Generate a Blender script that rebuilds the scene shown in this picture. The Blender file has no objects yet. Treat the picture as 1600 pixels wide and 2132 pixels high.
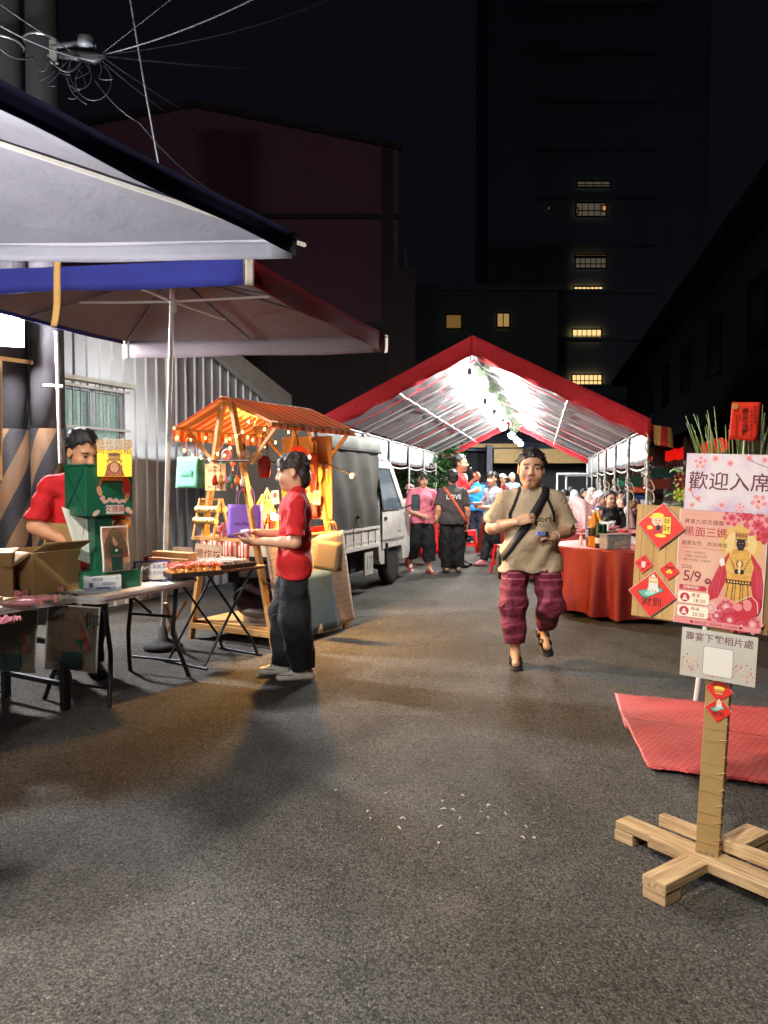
import bpy, bmesh, math, random
import numpy as np
from mathutils import Vector, Matrix, Euler
from mathutils.bvhtree import BVHTree
R = math.radians
rnd = random.Random(7)
SC = bpy.context.scene
COL = SC.collection
F = 1600.0; CH = 1.45; PITCH = math.atan((1066-1005)/F)

# ---- photograph geometry: a pixel and a depth give a real place -----------
def ray(px, py):
    u = (px-800)/F; v = (1066-py)/F
    return Vector((u, math.cos(PITCH)+v*math.sin(PITCH), v*math.cos(PITCH)-math.sin(PITCH)))
def at(px, py, D):
    d = ray(px, py); return Vector((0, 0, CH))+d*(D/d.y)
def atz(px, py, z):
    d = ray(px, py); return Vector((0, 0, CH))+d*((z-CH)/d.z)
def gnd(px, py): return atz(px, py, 0)

# ---- materials ---------------------------------------------------------------
def lin(c):
    f = lambda v: (v/12.92 if v <= .04045 else ((v+.055)/1.055)**2.4)
    return tuple(f(x/255) for x in c)+(1,)
_m = {}
def mat(name, rgb=(128,)*3, rough=.6, metal=0, var=.12, vs=6, bump=0, bs=60, emit=0, ecol=None, trans=0, alpha=1, spec=.5, sheen=0, sss=0, cloth=0):
    if name in _m: return _m[name]
    m = bpy.data.materials.new(name); m.use_nodes = True; _m[name] = m
    nt = m.node_tree; N = nt.nodes; L = nt.links; b = N['Principled BSDF']
    col = lin(rgb)
    b.inputs['Base Color'].default_value = col
    b.inputs['Roughness'].default_value = rough
    b.inputs['Metallic'].default_value = metal
    b.inputs['Specular IOR Level'].default_value = spec
    b.inputs['Alpha'].default_value = alpha
    if sheen: b.inputs['Sheen Weight'].default_value = sheen
    if sss:
        b.inputs['Subsurface Weight'].default_value = sss; b.inputs['Subsurface Radius'].default_value = (.012, .004, .002); b.inputs['Subsurface Scale'].default_value = 1
    if trans: b.inputs['Transmission Weight'].default_value = trans
    if emit:
        b.inputs['Emission Color'].default_value = lin(ecol or rgb); b.inputs['Emission Strength'].default_value = emit
    tc = N.new('ShaderNodeTexCoord')
    if var:
        n = N.new('ShaderNodeTexNoise'); n.inputs['Scale'].default_value = vs; n.inputs['Detail'].default_value = 6; n.inputs['Roughness'].default_value = .65
        L.new(tc.outputs['Object'], n.inputs['Vector'])
        mr = N.new('ShaderNodeMapRange'); mr.inputs['From Min'].default_value = .3; mr.inputs['From Max'].default_value = .7
        mr.inputs['To Min'].default_value = 1-var; mr.inputs['To Max'].default_value = 1+var
        L.new(n.outputs['Fac'], mr.inputs['Value'])
        mx = N.new('ShaderNodeMix'); mx.data_type = 'RGBA'; mx.blend_type = 'MULTIPLY'; mx.inputs[0].default_value = 1
        mx.inputs[6].default_value = col; L.new(mr.outputs[0], mx.inputs[7]); L.new(mx.outputs[2], b.inputs['Base Color'])
        r2 = N.new('ShaderNodeMapRange'); r2.inputs['To Min'].default_value = max(.03, rough-.12); r2.inputs['To Max'].default_value = min(1, rough+.12)
        L.new(n.outputs['Fac'], r2.inputs['Value']); L.new(r2.outputs[0], b.inputs['Roughness'])
    if bump:
        n2 = N.new('ShaderNodeTexNoise'); n2.inputs['Scale'].default_value = bs; n2.inputs['Detail'].default_value = 4
        L.new(tc.outputs['Object'], n2.inputs['Vector'])
        bp = N.new('ShaderNodeBump'); bp.inputs['Strength'].default_value = bump; bp.inputs['Distance'].default_value = .01
        L.new(n2.outputs['Fac'], bp.inputs['Height']); L.new(bp.outputs[0], b.inputs['Normal'])
    return m
def nodes(m): return m.node_tree.nodes, m.node_tree.links, m.node_tree.nodes['Principled BSDF']
def two_tone(name, a, b_, scale, lo=.45, hi=.55, stretch=(1, 1, 1), detail=5, rough=.6, bump=0, tex='noise', coord='Object'):
    """two real colours mixed by a procedural pattern"""
    if name in _m: return _m[name]
    m = mat(name, a, rough, var=0); N, L, B = nodes(m)
    tc = N.new('ShaderNodeTexCoord'); mp = N.new('ShaderNodeMapping'); mp.inputs['Scale'].default_value = stretch
    L.new(tc.outputs[coord], mp.inputs[0])
    if tex == 'noise':
        t = N.new('ShaderNodeTexNoise'); t.inputs['Scale'].default_value = scale; t.inputs['Detail'].default_value = detail
        out = t.outputs['Fac']
    elif tex == 'wave':
        t = N.new('ShaderNodeTexWave'); t.inputs['Scale'].default_value = scale; t.inputs['Distortion'].default_value = detail; t.inputs['Detail'].default_value = 2; t.wave_profile = 'SIN'; t.bands_direction = 'XYZ'[max(range(3), key=lambda i: stretch[i])]
        out = t.outputs['Fac']
    else:
        t = N.new('ShaderNodeTexVoronoi'); t.inputs['Scale'].default_value = scale; out = t.outputs['Distance']
    L.new(mp.outputs[0], t.inputs['Vector'])
    mr = N.new('ShaderNodeMapRange'); mr.inputs['From Min'].default_value = lo; mr.inputs['From Max'].default_value = hi; L.new(out, mr.inputs['Value'])
    mx = N.new('ShaderNodeMix'); mx.data_type = 'RGBA'; mx.inputs[6].default_value = lin(a); mx.inputs[7].default_value = lin(b_)
    L.new(mr.outputs[0], mx.inputs[0]); L.new(mx.outputs[2], B.inputs['Base Color'])
    if bump:
        bp = N.new('ShaderNodeBump'); bp.inputs['Strength'].default_value = bump; bp.inputs['Distance'].default_value = .01
        L.new(out, bp.inputs['Height']); L.new(bp.outputs[0], B.inputs['Normal'])
    return m
def wood(name, a, b_, rough=.55): return two_tone(name, a, b_, 5, .3, .7, (1, 1, 14), 6, rough, .12)
def emis(name, rgb, s): return mat(name, rgb, emit=s, var=0)

# ---- objects -------------------------------------------------------------
def tag(o, label=None, cat=None, group=None, kind=None):
    if label: o['label'] = label
    if cat: o['category'] = cat
    if group: o['group'] = group
    if kind: o['kind'] = kind
    return o
def thing(name, label, cat, loc=(0, 0, 0), rz=0, group=None, rot=None):
    o = bpy.data.objects.new(name, None); COL.objects.link(o); o.empty_display_size = .1
    o.location = loc; o.rotation_euler = rot or (0, 0, rz)
    return tag(o, label, cat, group)
def copy_tree(o, parent=None):
    c = o.copy(); COL.objects.link(c)
    if parent is not None: c.parent = parent
    for ch in list(o.children): copy_tree(ch, c)
    return c
def link(name, me, parent=None, loc=None):
    o = bpy.data.objects.new(name, me); COL.objects.link(o)
    if parent is not None: o.parent = parent
    if loc is not None: o.location = loc
    return o

def translucent(m, f):
    N, L, B = nodes(m); out = N['Material Output']; t = N.new('ShaderNodeBsdfTranslucent'); mx = N.new('ShaderNodeMixShader'); mx.inputs[0].default_value = f
    src = B.inputs['Base Color']; 
    if src.is_linked: L.new(src.links[0].from_socket, t.inputs[0])
    else: t.inputs[0].default_value = src.default_value
    L.new(B.outputs[0], mx.inputs[1]); L.new(t.outputs[0], mx.inputs[2]); L.new(mx.outputs[0], out.inputs[0]); return m
class MB:
    """collects shapes, builds ONE mesh object"""
    def __init__(s): s.v = []; s.f = []; s.mi = []; s.m = []; s.sm = []
    def _mi(s, m):
        if m not in s.m: s.m.append(m)
        return s.m.index(m)
    def add(s, vs, fs, m, smooth=False):
        b = len(s.v); s.v += [tuple(v) for v in vs]
        i = s._mi(m)
        for f in fs: s.f.append(tuple(b+k for k in f)); s.mi.append(i); s.sm.append(smooth)
        return s
    def box(s, c, size, m, rot=None, bev=0):
        hx, hy, hz = size[0]/2, size[1]/2, size[2]/2
        M = rot if isinstance(rot, Matrix) else (Euler(rot).to_matrix() if rot else Matrix.Identity(3))
        if bev:
            bm = bmesh.new(); bmesh.ops.create_cube(bm, size=1)
            for v in bm.verts: v.co = Vector((v.co.x*2*hx, v.co.y*2*hy, v.co.z*2*hz))
            bmesh.ops.bevel(bm, geom=bm.edges[:], offset=bev, segments=2, affect='EDGES', profile=.5)
            vs = [M @ v.co+Vector(c) for v in bm.verts]; fs = [[v.index for v in f.verts] for f in bm.faces]; bm.free()
            return s.add(vs, fs, m)
        vs = [M @ Vector((x, y, z))+Vector(c) for x in (-hx, hx) for y in (-hy, hy) for z in (-hz, hz)]
        return s.add(vs, [(0, 1, 3, 2), (4, 6, 7, 5), (0, 4, 5, 1), (2, 3, 7, 6), (0, 2, 6, 4), (1, 5, 7, 3)], m)
    def beam(s, a, b, w, h, m, up=(0, 0, 1), bev=0):
        a = Vector(a); b = Vector(b); d = b-a; z = d.normalized(); u = Vector(up)
        x = z.cross(u)
        if x.length < 1e-4: x = z.cross(Vector((1, 0, 0)))
        x.normalize(); y = x.cross(z)
        M = Matrix((x, z, y)).transposed()
        return s.box((a+b)/2, (w, d.length, h), m, M, bev)
    def tube(s, pts, r, m, seg=8, caps=True, closed=False):
        pts = [Vector(p) for p in pts]; n = len(pts)
        rs = r if isinstance(r, (list, tuple)) else [r]*n
        rings = []; x = None
        for i, p in enumerate(pts):
            d = (pts[min(i+1, n-1)]-pts[max(i-1, 0)]) if not closed else (pts[(i+1) % n]-pts[i-1])
            if d.length < 1e-9: d = Vector((0, 0, 1))
            d.normalize()
            if x is None:
                x = d.cross(Vector((0, 0, 1)))
                if x.length < 1e-3: x = d.cross(Vector((1, 0, 0)))
            x = (x-d*x.dot(d)); x.normalize(); y = d.cross(x)
            rings.append([p+(x*math.cos(t)+y*math.sin(t))*rs[i] for t in [2*math.pi*k/seg for k in range(seg)]])
        vs = [v for r_ in rings for v in r_]; fs = []
        for i in range(n if closed else n-1):
            j = (i+1) % n
            for k in range(seg):
                l = (k+1) % seg; fs.append((i*seg+k, i*seg+l, j*seg+l, j*seg+k))
        s.add(vs, fs, m, True)
        if caps and not closed:
            s.add(rings[0], [tuple(range(seg))[::-1]], m); s.add(rings[-1], [tuple(range(seg))], m)
        return s
    def lathe(s, prof, m, c=(0, 0, 0), seg=20, rot=None, smooth=True):
        M = rot if isinstance(rot, Matrix) else (Euler(rot).to_matrix() if rot else Matrix.Identity(3)); vs = []; fs = []
        for r_, z in prof:
            for k in range(seg):
                t = 2*math.pi*k/seg; vs.append(M @ Vector((r_*math.cos(t), r_*math.sin(t), z))+Vector(c))
        for i in range(len(prof)-1):
            for k in range(seg):
                l = (k+1) % seg; fs.append((i*seg+k, i*seg+l, (i+1)*seg+l, (i+1)*seg+k))
        fs.append(tuple(range(seg))[::-1]); fs.append(tuple((len(prof)-1)*seg+k for k in range(seg)))
        return s.add(vs, fs, m, smooth)
    def ball(s, c, r, m, seg=12, ring=8):
        r = r if isinstance(r, (tuple, list)) else (r, r, r)
        vs = []; fs = []
        for i in range(ring+1):
            a = math.pi*i/ring
            for k in range(seg):
                t = 2*math.pi*k/seg
                vs.append((c[0]+r[0]*math.sin(a)*math.cos(t), c[1]+r[1]*math.sin(a)*math.sin(t), c[2]-r[2]*math.cos(a)))
        for i in range(ring):
            for k in range(seg):
                l = (k+1) % seg; fs.append((i*seg+k, i*seg+l, (i+1)*seg+l, (i+1)*seg+k))
        return s.add(vs, fs, m, True)
    def prism(s, poly, h, m, origin=(0, 0, 0), ux=(1, 0, 0), uy=(0, 1, 0)):
        """2D polygon extruded by h along ux x uy"""
        o = Vector(origin); ux = Vector(ux); uy = Vector(uy); n = ux.cross(uy).normalized(); k = len(poly)
        vs = [o+ux*x+uy*y for x, y in poly]+[o+ux*x+uy*y+n*h for x, y in poly]
        fs = [tuple(range(k))[::-1], tuple(range(k, 2*k))]+[(i, (i+1) % k, k+(i+1) % k, k+i) for i in range(k)]
        return s.add(vs, fs, m)
    def grid(s, fn, nu, nv, m, smooth=True, thick=0):
        P = [[Vector(fn(i/nu, j/nv)) for j in range(nv+1)] for i in range(nu+1)]
        vs = [p for r_ in P for p in r_]; w = nv+1
        fs = [(i*w+j, (i+1)*w+j, (i+1)*w+j+1, i*w+j+1) for i in range(nu) for j in range(nv)]
        if not thick: return s.add(vs, fs, m, smooth)
        ns = [Vector() for _ in vs]
        for f in fs:
            n = (vs[f[2]]-vs[f[0]]).cross(vs[f[3]]-vs[f[1]])
            for k in f: ns[k] += n
        n0 = len(vs); vs2 = vs+[v-(n.normalized() if n.length else n)*thick for v, n in zip(vs, ns)]
        fs2 = fs+[tuple(n0+k for k in f[::-1]) for f in fs]
        bd = [i*w for i in range(nu+1)]+[nu*w+j for j in range(1, nv+1)]+[i*w+nv for i in range(nu-1, -1, -1)]+[j for j in range(nv-1, 0, -1)]
        fs2 += [(bd[k], n0+bd[k], n0+bd[(k+1) % len(bd)], bd[(k+1) % len(bd)]) for k in range(len(bd))]
        return s.add(vs2, fs2, m, smooth)
    def mesh(s, name):
        me = bpy.data.meshes.new(name); me.from_pydata(s.v, [], s.f)
        for m in s.m: me.materials.append(m)
        me.polygons.foreach_set('material_index', s.mi); me.polygons.foreach_set('use_smooth', s.sm)
        me.update(); return me
    def build(s, name, parent=None, label=None, cat=None, group=None, loc=None, kind=None, fixn=True):
        me = s.mesh(name)
        if fixn:
            bm = bmesh.new(); bm.from_mesh(me); bmesh.ops.recalc_face_normals(bm, faces=bm.faces); bm.to_mesh(me); bm.free()
        o = link(name, me, parent, loc); return tag(o, label, cat, group, kind)

# ---- lettering -----------------------------------------------------------
_tc = {}
def text_geo(body, size, bold=0, spacing=1.0, line=1.0):
    key = (body, size, bold, spacing, line)
    if key in _tc: return _tc[key]
    cu = bpy.data.curves.new('t', 'FONT'); cu.body = body; cu.size = size; cu.offset = bold*size; cu.align_x = 'CENTER'; cu.align_y = 'CENTER'
    cu.space_character = spacing; cu.space_line = line; cu.resolution_u = 2; cu.fill_mode = 'FRONT'
    ob = bpy.data.objects.new('t', cu); me = bpy.data.meshes.new_from_object(ob)
    vs = [v.co.copy() for v in me.vertices]; fs = [tuple(p.vertices) for p in me.polygons]
    bpy.data.meshes.remove(me); bpy.data.objects.remove(ob); bpy.data.curves.remove(cu)
    _tc[key] = (vs, fs); return vs, fs

class Sheet:
    """flat printed sheet: shapes laid as thin real layers on a board"""
    def __init__(s, o, ux, uy, step=.00004):
        s.o = Vector(o); s.ux = Vector(ux).normalized(); s.uy = Vector(uy).normalized(); s.n = s.ux.cross(s.uy).normalized(); s.k = 0; s.step = step; s.mb = MB()
    def P(s, x, y, k=None): return s.o+s.ux*x+s.uy*y+s.n*(s.step*(s.k if k is None else k))
    def lay(s, pts):   # lowest free layer above whatever it overlaps
        if not hasattr(s, 'bb'): s.bb = []
        xs = [p[0] for p in pts]; ys = [p[1] for p in pts]; b = (min(xs), max(xs), min(ys), max(ys))
        s.k = 1+max([q[4] for q in s.bb if q[0] < b[1] and q[1] > b[0] and q[2] < b[3] and q[3] > b[2]], default=0); s.bb.append(b+(s.k,))
    def poly(s, pts, m): s.lay(pts); s.mb.add([s.P(x, y) for x, y in pts], [tuple(range(len(pts)))], m)
    def ell(s, x, y, rx, ry, m, n=20, a=0):
        ca, sa = math.cos(a), math.sin(a); pts = []
        for k in range(n):
            t = 2*math.pi*k/n; X = rx*math.cos(t); Y = ry*math.sin(t); pts.append((x+X*ca-Y*sa, y+X*sa+Y*ca))
        s.poly(pts, m)
    def rect(s, x0, y0, x1, y1, m): s.poly([(x0, y0), (x1, y0), (x1, y1), (x0, y1)], m)
    def line(s, pts, w, m):
        for (x0, y0), (x1, y1) in zip(pts, pts[1:]):
            d = math.hypot(x1-x0, y1-y0) or 1; nx, ny = -(y1-y0)/d*w/2, (x1-x0)/d*w/2
            s.poly([(x0+nx, y0+ny), (x1+nx, y1+ny), (x1-nx, y1-ny), (x0-nx, y0-ny)], m)
    def flower(s, x, y, r, m, mc=None, n=5, a=0, layers=1):
        for l in range(layers):
            q = r*(1-.28*l)
            for k in range(n):
                t = a+l*.5+2*math.pi*k/n; s.ell(x+q*.55*math.cos(t), y+q*.55*math.sin(t), q*.5, q*.33, m[l % len(m)] if isinstance(m, list) else m, 12, t)
        if mc: s.ell(x, y, r*.2, r*.2, mc, 10)
    def text(s, body, x, y, size, m, bold=0, sp=1.0, ln=1.0, rot=0, sx=1):
        if bold > .028: return
        bold = min(bold, .006)
        vs, fs = text_geo(body, size, bold, sp, ln); ca, sa = math.cos(rot), math.sin(rot); pts = [(x+(v.x*sx*ca-v.y*sa), y+(v.x*sx*sa+v.y*ca)) for v in vs]
        if pts: s.lay(pts); s.mb.add([s.P(*p) for p in pts], fs, m)
    def build(s, name, parent=None, **k): return s.mb.build(name, parent, fixn=False, **k)
# ---- continuous bodies: smooth-union distance fields turned into one surface --
V = Vector
class Field:
    def __init__(s, lo, hi, h):
        s.h = h; s.lo = np.array(lo, float); s.n = np.maximum(4, np.ceil((np.array(hi)-s.lo)/h).astype(int)+1)
        s.d = np.full(tuple(s.n), .12, np.float32)
    def _sub(s, lo, hi, pad):
        a = np.clip(np.floor((np.array(lo)-pad-s.lo)/s.h).astype(int), 0, s.n-1); b = np.clip(np.ceil((np.array(hi)+pad-s.lo)/s.h).astype(int)+1, 1, s.n)
        if np.any(b <= a): return None, None
        sl = tuple(slice(x, y) for x, y in zip(a, b))
        ax = [s.lo[i]+s.h*np.arange(a[i], b[i], dtype=np.float32) for i in range(3)]
        return sl, (ax[0][:, None, None], ax[1][None, :, None], ax[2][None, None, :])
    def _mix(s, sl, d, k, op):
        o = s.d[sl]
        if op == 'sub':
            d = -d
            h = np.clip(.5-.5*(d-o)/max(k, 1e-6), 0, 1); s.d[sl] = o*h+d*(1-h)+k*h*(1-h)
        elif op == 'and': s.d[sl] = np.maximum(o, d)
        else:
            h = np.clip(.5+.5*(o-d)/max(k, 1e-6), 0, 1); s.d[sl] = o*(1-h)+d*h-k*h*(1-h)
    def ell(s, c, r, k=.02, M=None, op='add', cut=None):
        rm = max(r); sl, g = s._sub(np.array(c)-rm, np.array(c)+rm, .06+k)
        if sl is None: return
        X, Y, Z = (g[i]-c[i] for i in range(3))
        if M is not None:
            X, Y, Z = (M[0][i]*X+M[1][i]*Y+M[2][i]*Z for i in range(3))
        q = np.sqrt((X/r[0])**2+(Y/r[1])**2+(Z/r[2])**2); q2 = np.sqrt((X/r[0]**2)**2+(Y/r[1]**2)**2+(Z/r[2]**2)**2)
        d = q*(q-1)/np.maximum(q2, 1e-6)
        if cut is not None: d = np.maximum(d, cut(X, Y, Z))
        s._mix(sl, d.astype(np.float32), k, op)
    def cone(s, a, b, ra, rb, k=.02, op='add', flat=None, cut=None):
        """tapered limb; flat=(dir, factor) squeezes it along dir; cut=(point, normal) trims it"""
        a = np.array(a, float); b = np.array(b, float); rm = max(ra, rb)
        sl, g = s._sub(np.minimum(a, b)-rm, np.maximum(a, b)+rm, .06+k)
        if sl is None: return
        ba = b-a; L2 = max(ba@ba, 1e-9)
        X, Y, Z = (g[i]-a[i] for i in range(3))
        t = np.clip((X*ba[0]+Y*ba[1]+Z*ba[2])/L2, 0, 1)
        X, Y, Z = X-t*ba[0], Y-t*ba[1], Z-t*ba[2]
        q = X*X+Y*Y+Z*Z
        if flat is not None:
            n = np.array(flat[0], float); n /= np.linalg.norm(n); e = X*n[0]+Y*n[1]+Z*n[2]; q = q+e*e*(1/flat[1]**2-1)
        d = np.sqrt(q)-(ra+(rb-ra)*t)
        if cut is not None:
            p, n = cut; d = np.maximum(d, (g[0]-p[0])*n[0]+(g[1]-p[1])*n[1]+(g[2]-p[2])*n[2])
        s._mix(sl, d.astype(np.float32), k, op)
    def half(s, p, n, op='and'):
        ax = [s.lo[i]+s.h*np.arange(s.n[i], dtype=np.float32)-p[i] for i in range(3)]
        d = ax[0][:, None, None]*n[0]+ax[1][None, :, None]*n[1]+ax[2][None, None, :]*n[2]
        s.d = np.maximum(s.d, d.astype(np.float32))
    def ripple(s, fn):
        ax = [s.lo[i]+s.h*np.arange(s.n[i], dtype=np.float32) for i in range(3)]
        s.d = s.d+fn(ax[0][:, None, None], ax[1][None, :, None], ax[2][None, None, :]).astype(np.float32)
    def mesh(s, name, mats, pick=None, smooth=1):
        d = s.d.copy(); d[0] = d[-1] = .05; d[:, 0] = d[:, -1] = .05; d[:, :, 0] = d[:, :, -1] = .05
        n = np.array(d.shape)-1; ins = d < 0
        cnt = np.zeros(tuple(n), np.float32); acc = np.zeros(tuple(n)+(3,), np.float32)
        cs = [(i, j, k) for i in (0, 1) for j in (0, 1) for k in (0, 1)]
        def sub(a, c): return a[c[0]:c[0]+n[0], c[1]:c[1]+n[1], c[2]:c[2]+n[2]]
        for c in cs:
            for ax in range(3):
                if c[ax]: continue
                e = list(c); e[ax] = 1; A = sub(d, c); B = sub(d, e); x = (A < 0) != (B < 0)
                t = np.where(x, A/np.where(x, A-B, 1), 0); cnt += x
                for q in range(3): acc[..., q] += np.where(x, c[q]+(t if q == ax else 0), 0)
        act = cnt > 0; idx = np.full(tuple(n), -1, np.int64); idx[act] = np.arange(act.sum())
        ij = np.argwhere(act); P = ij+acc[act]/cnt[act][:, None]
        faces = []
        for ax in range(3):
            u, v = (ax+1) % 3, (ax+2) % 3
            A = ins; sh = [slice(None)]*3; sh2 = [slice(None)]*3; sh[ax] = slice(0, -1); sh2[ax] = slice(1, None)
            x = A[tuple(sh)] != A[tuple(sh2)]; w = np.argwhere(x)
            w = w[(w[:, u] > 0) & (w[:, v] > 0) & (w[:, u] < n[u]) & (w[:, v] < n[v])]
            if not len(w): continue
            def at_(du, dv): q = w.copy(); q[:, u] -= du; q[:, v] -= dv; return idx[q[:, 0], q[:, 1], q[:, 2]]
            f = np.stack([at_(1, 1), at_(0, 1), at_(0, 0), at_(1, 0)], 1)
            fl = ~A[w[:, 0], w[:, 1], w[:, 2]]; f[fl] = f[fl][:, ::-1]; faces.append(f)
        Fq = np.concatenate(faces); Fq = Fq[(Fq >= 0).all(1)]
        for _ in range(smooth):
            S = np.zeros_like(P); c = np.zeros(len(P))
            for a in range(4):
                i, j = Fq[:, a], Fq[:, (a+1) % 4]
                for q in range(3): S[:, q] += np.bincount(i, P[j, q], len(P))
                c += np.bincount(i, minlength=len(P))
            P = .5*P+.5*S/np.maximum(c, 1)[:, None]
        P = s.lo+P*s.h
        me = bpy.data.meshes.new(name); me.vertices.add(len(P)); me.vertices.foreach_set('co', P.astype(np.float32).ravel())
        me.loops.add(len(Fq)*4); me.loops.foreach_set('vertex_index', Fq.astype(np.int32).ravel())
        me.polygons.add(len(Fq)); me.polygons.foreach_set('loop_start', np.arange(len(Fq), dtype=np.int32)*4)
        me.update(calc_edges=True)
        for m in mats: me.materials.append(m)
        if pick is not None: me.polygons.foreach_set('material_index', pick(P[Fq].mean(1)).astype(np.int32))
        me.polygons.foreach_set('use_smooth', np.ones(len(Fq), bool)); me.update()
        return me

def skin_m(tone): return mat('skin_%d_%d_%d' % tone, tone, .5, var=.07, vs=14, sss=.12, bump=.05, bs=250)
def cloth_m(rgb, var=.1):
    nm = 'cloth_%d_%d_%d' % rgb
    if nm in _m: return _m[nm]
    m = mat(nm, rgb, .85, var=var, vs=9); creases(m); return m
def creases(m, st=.38):
    N, L, B = nodes(m); tc = N.new('ShaderNodeTexCoord'); n = N.new('ShaderNodeTexNoise'); n.inputs['Scale'].default_value = 5.5; n.inputs['Detail'].default_value = 3; n.inputs['Distortion'].default_value = 1.6; L.new(tc.outputs['Object'], n.inputs['Vector'])
    n2 = N.new('ShaderNodeTexNoise'); n2.inputs['Scale'].default_value = 17; n2.inputs['Detail'].default_value = 2; n2.inputs['Distortion'].default_value = .8; L.new(tc.outputs['Object'], n2.inputs['Vector'])
    a = N.new('ShaderNodeMath'); a.operation = 'MULTIPLY_ADD'; a.inputs[1].default_value = .3; L.new(n2.outputs['Fac'], a.inputs[0]); L.new(n.outputs['Fac'], a.inputs[2])
    bp = N.new('ShaderNodeBump'); bp.inputs['Strength'].default_value = st; bp.inputs['Distance'].default_value = .06; L.new(a.outputs[0], bp.inputs['Height']); L.new(bp.outputs[0], B.inputs['Normal'])
HAIR = lambda rgb: two_tone('hair_%d_%d_%d' % rgb, rgb, tuple(min(255, int(c*1.6+6)) for c in rgb), 40, .4, .65, (1, 1, .15), 3, .62, .4)
BLACKHAIR = (16, 14, 14)

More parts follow.
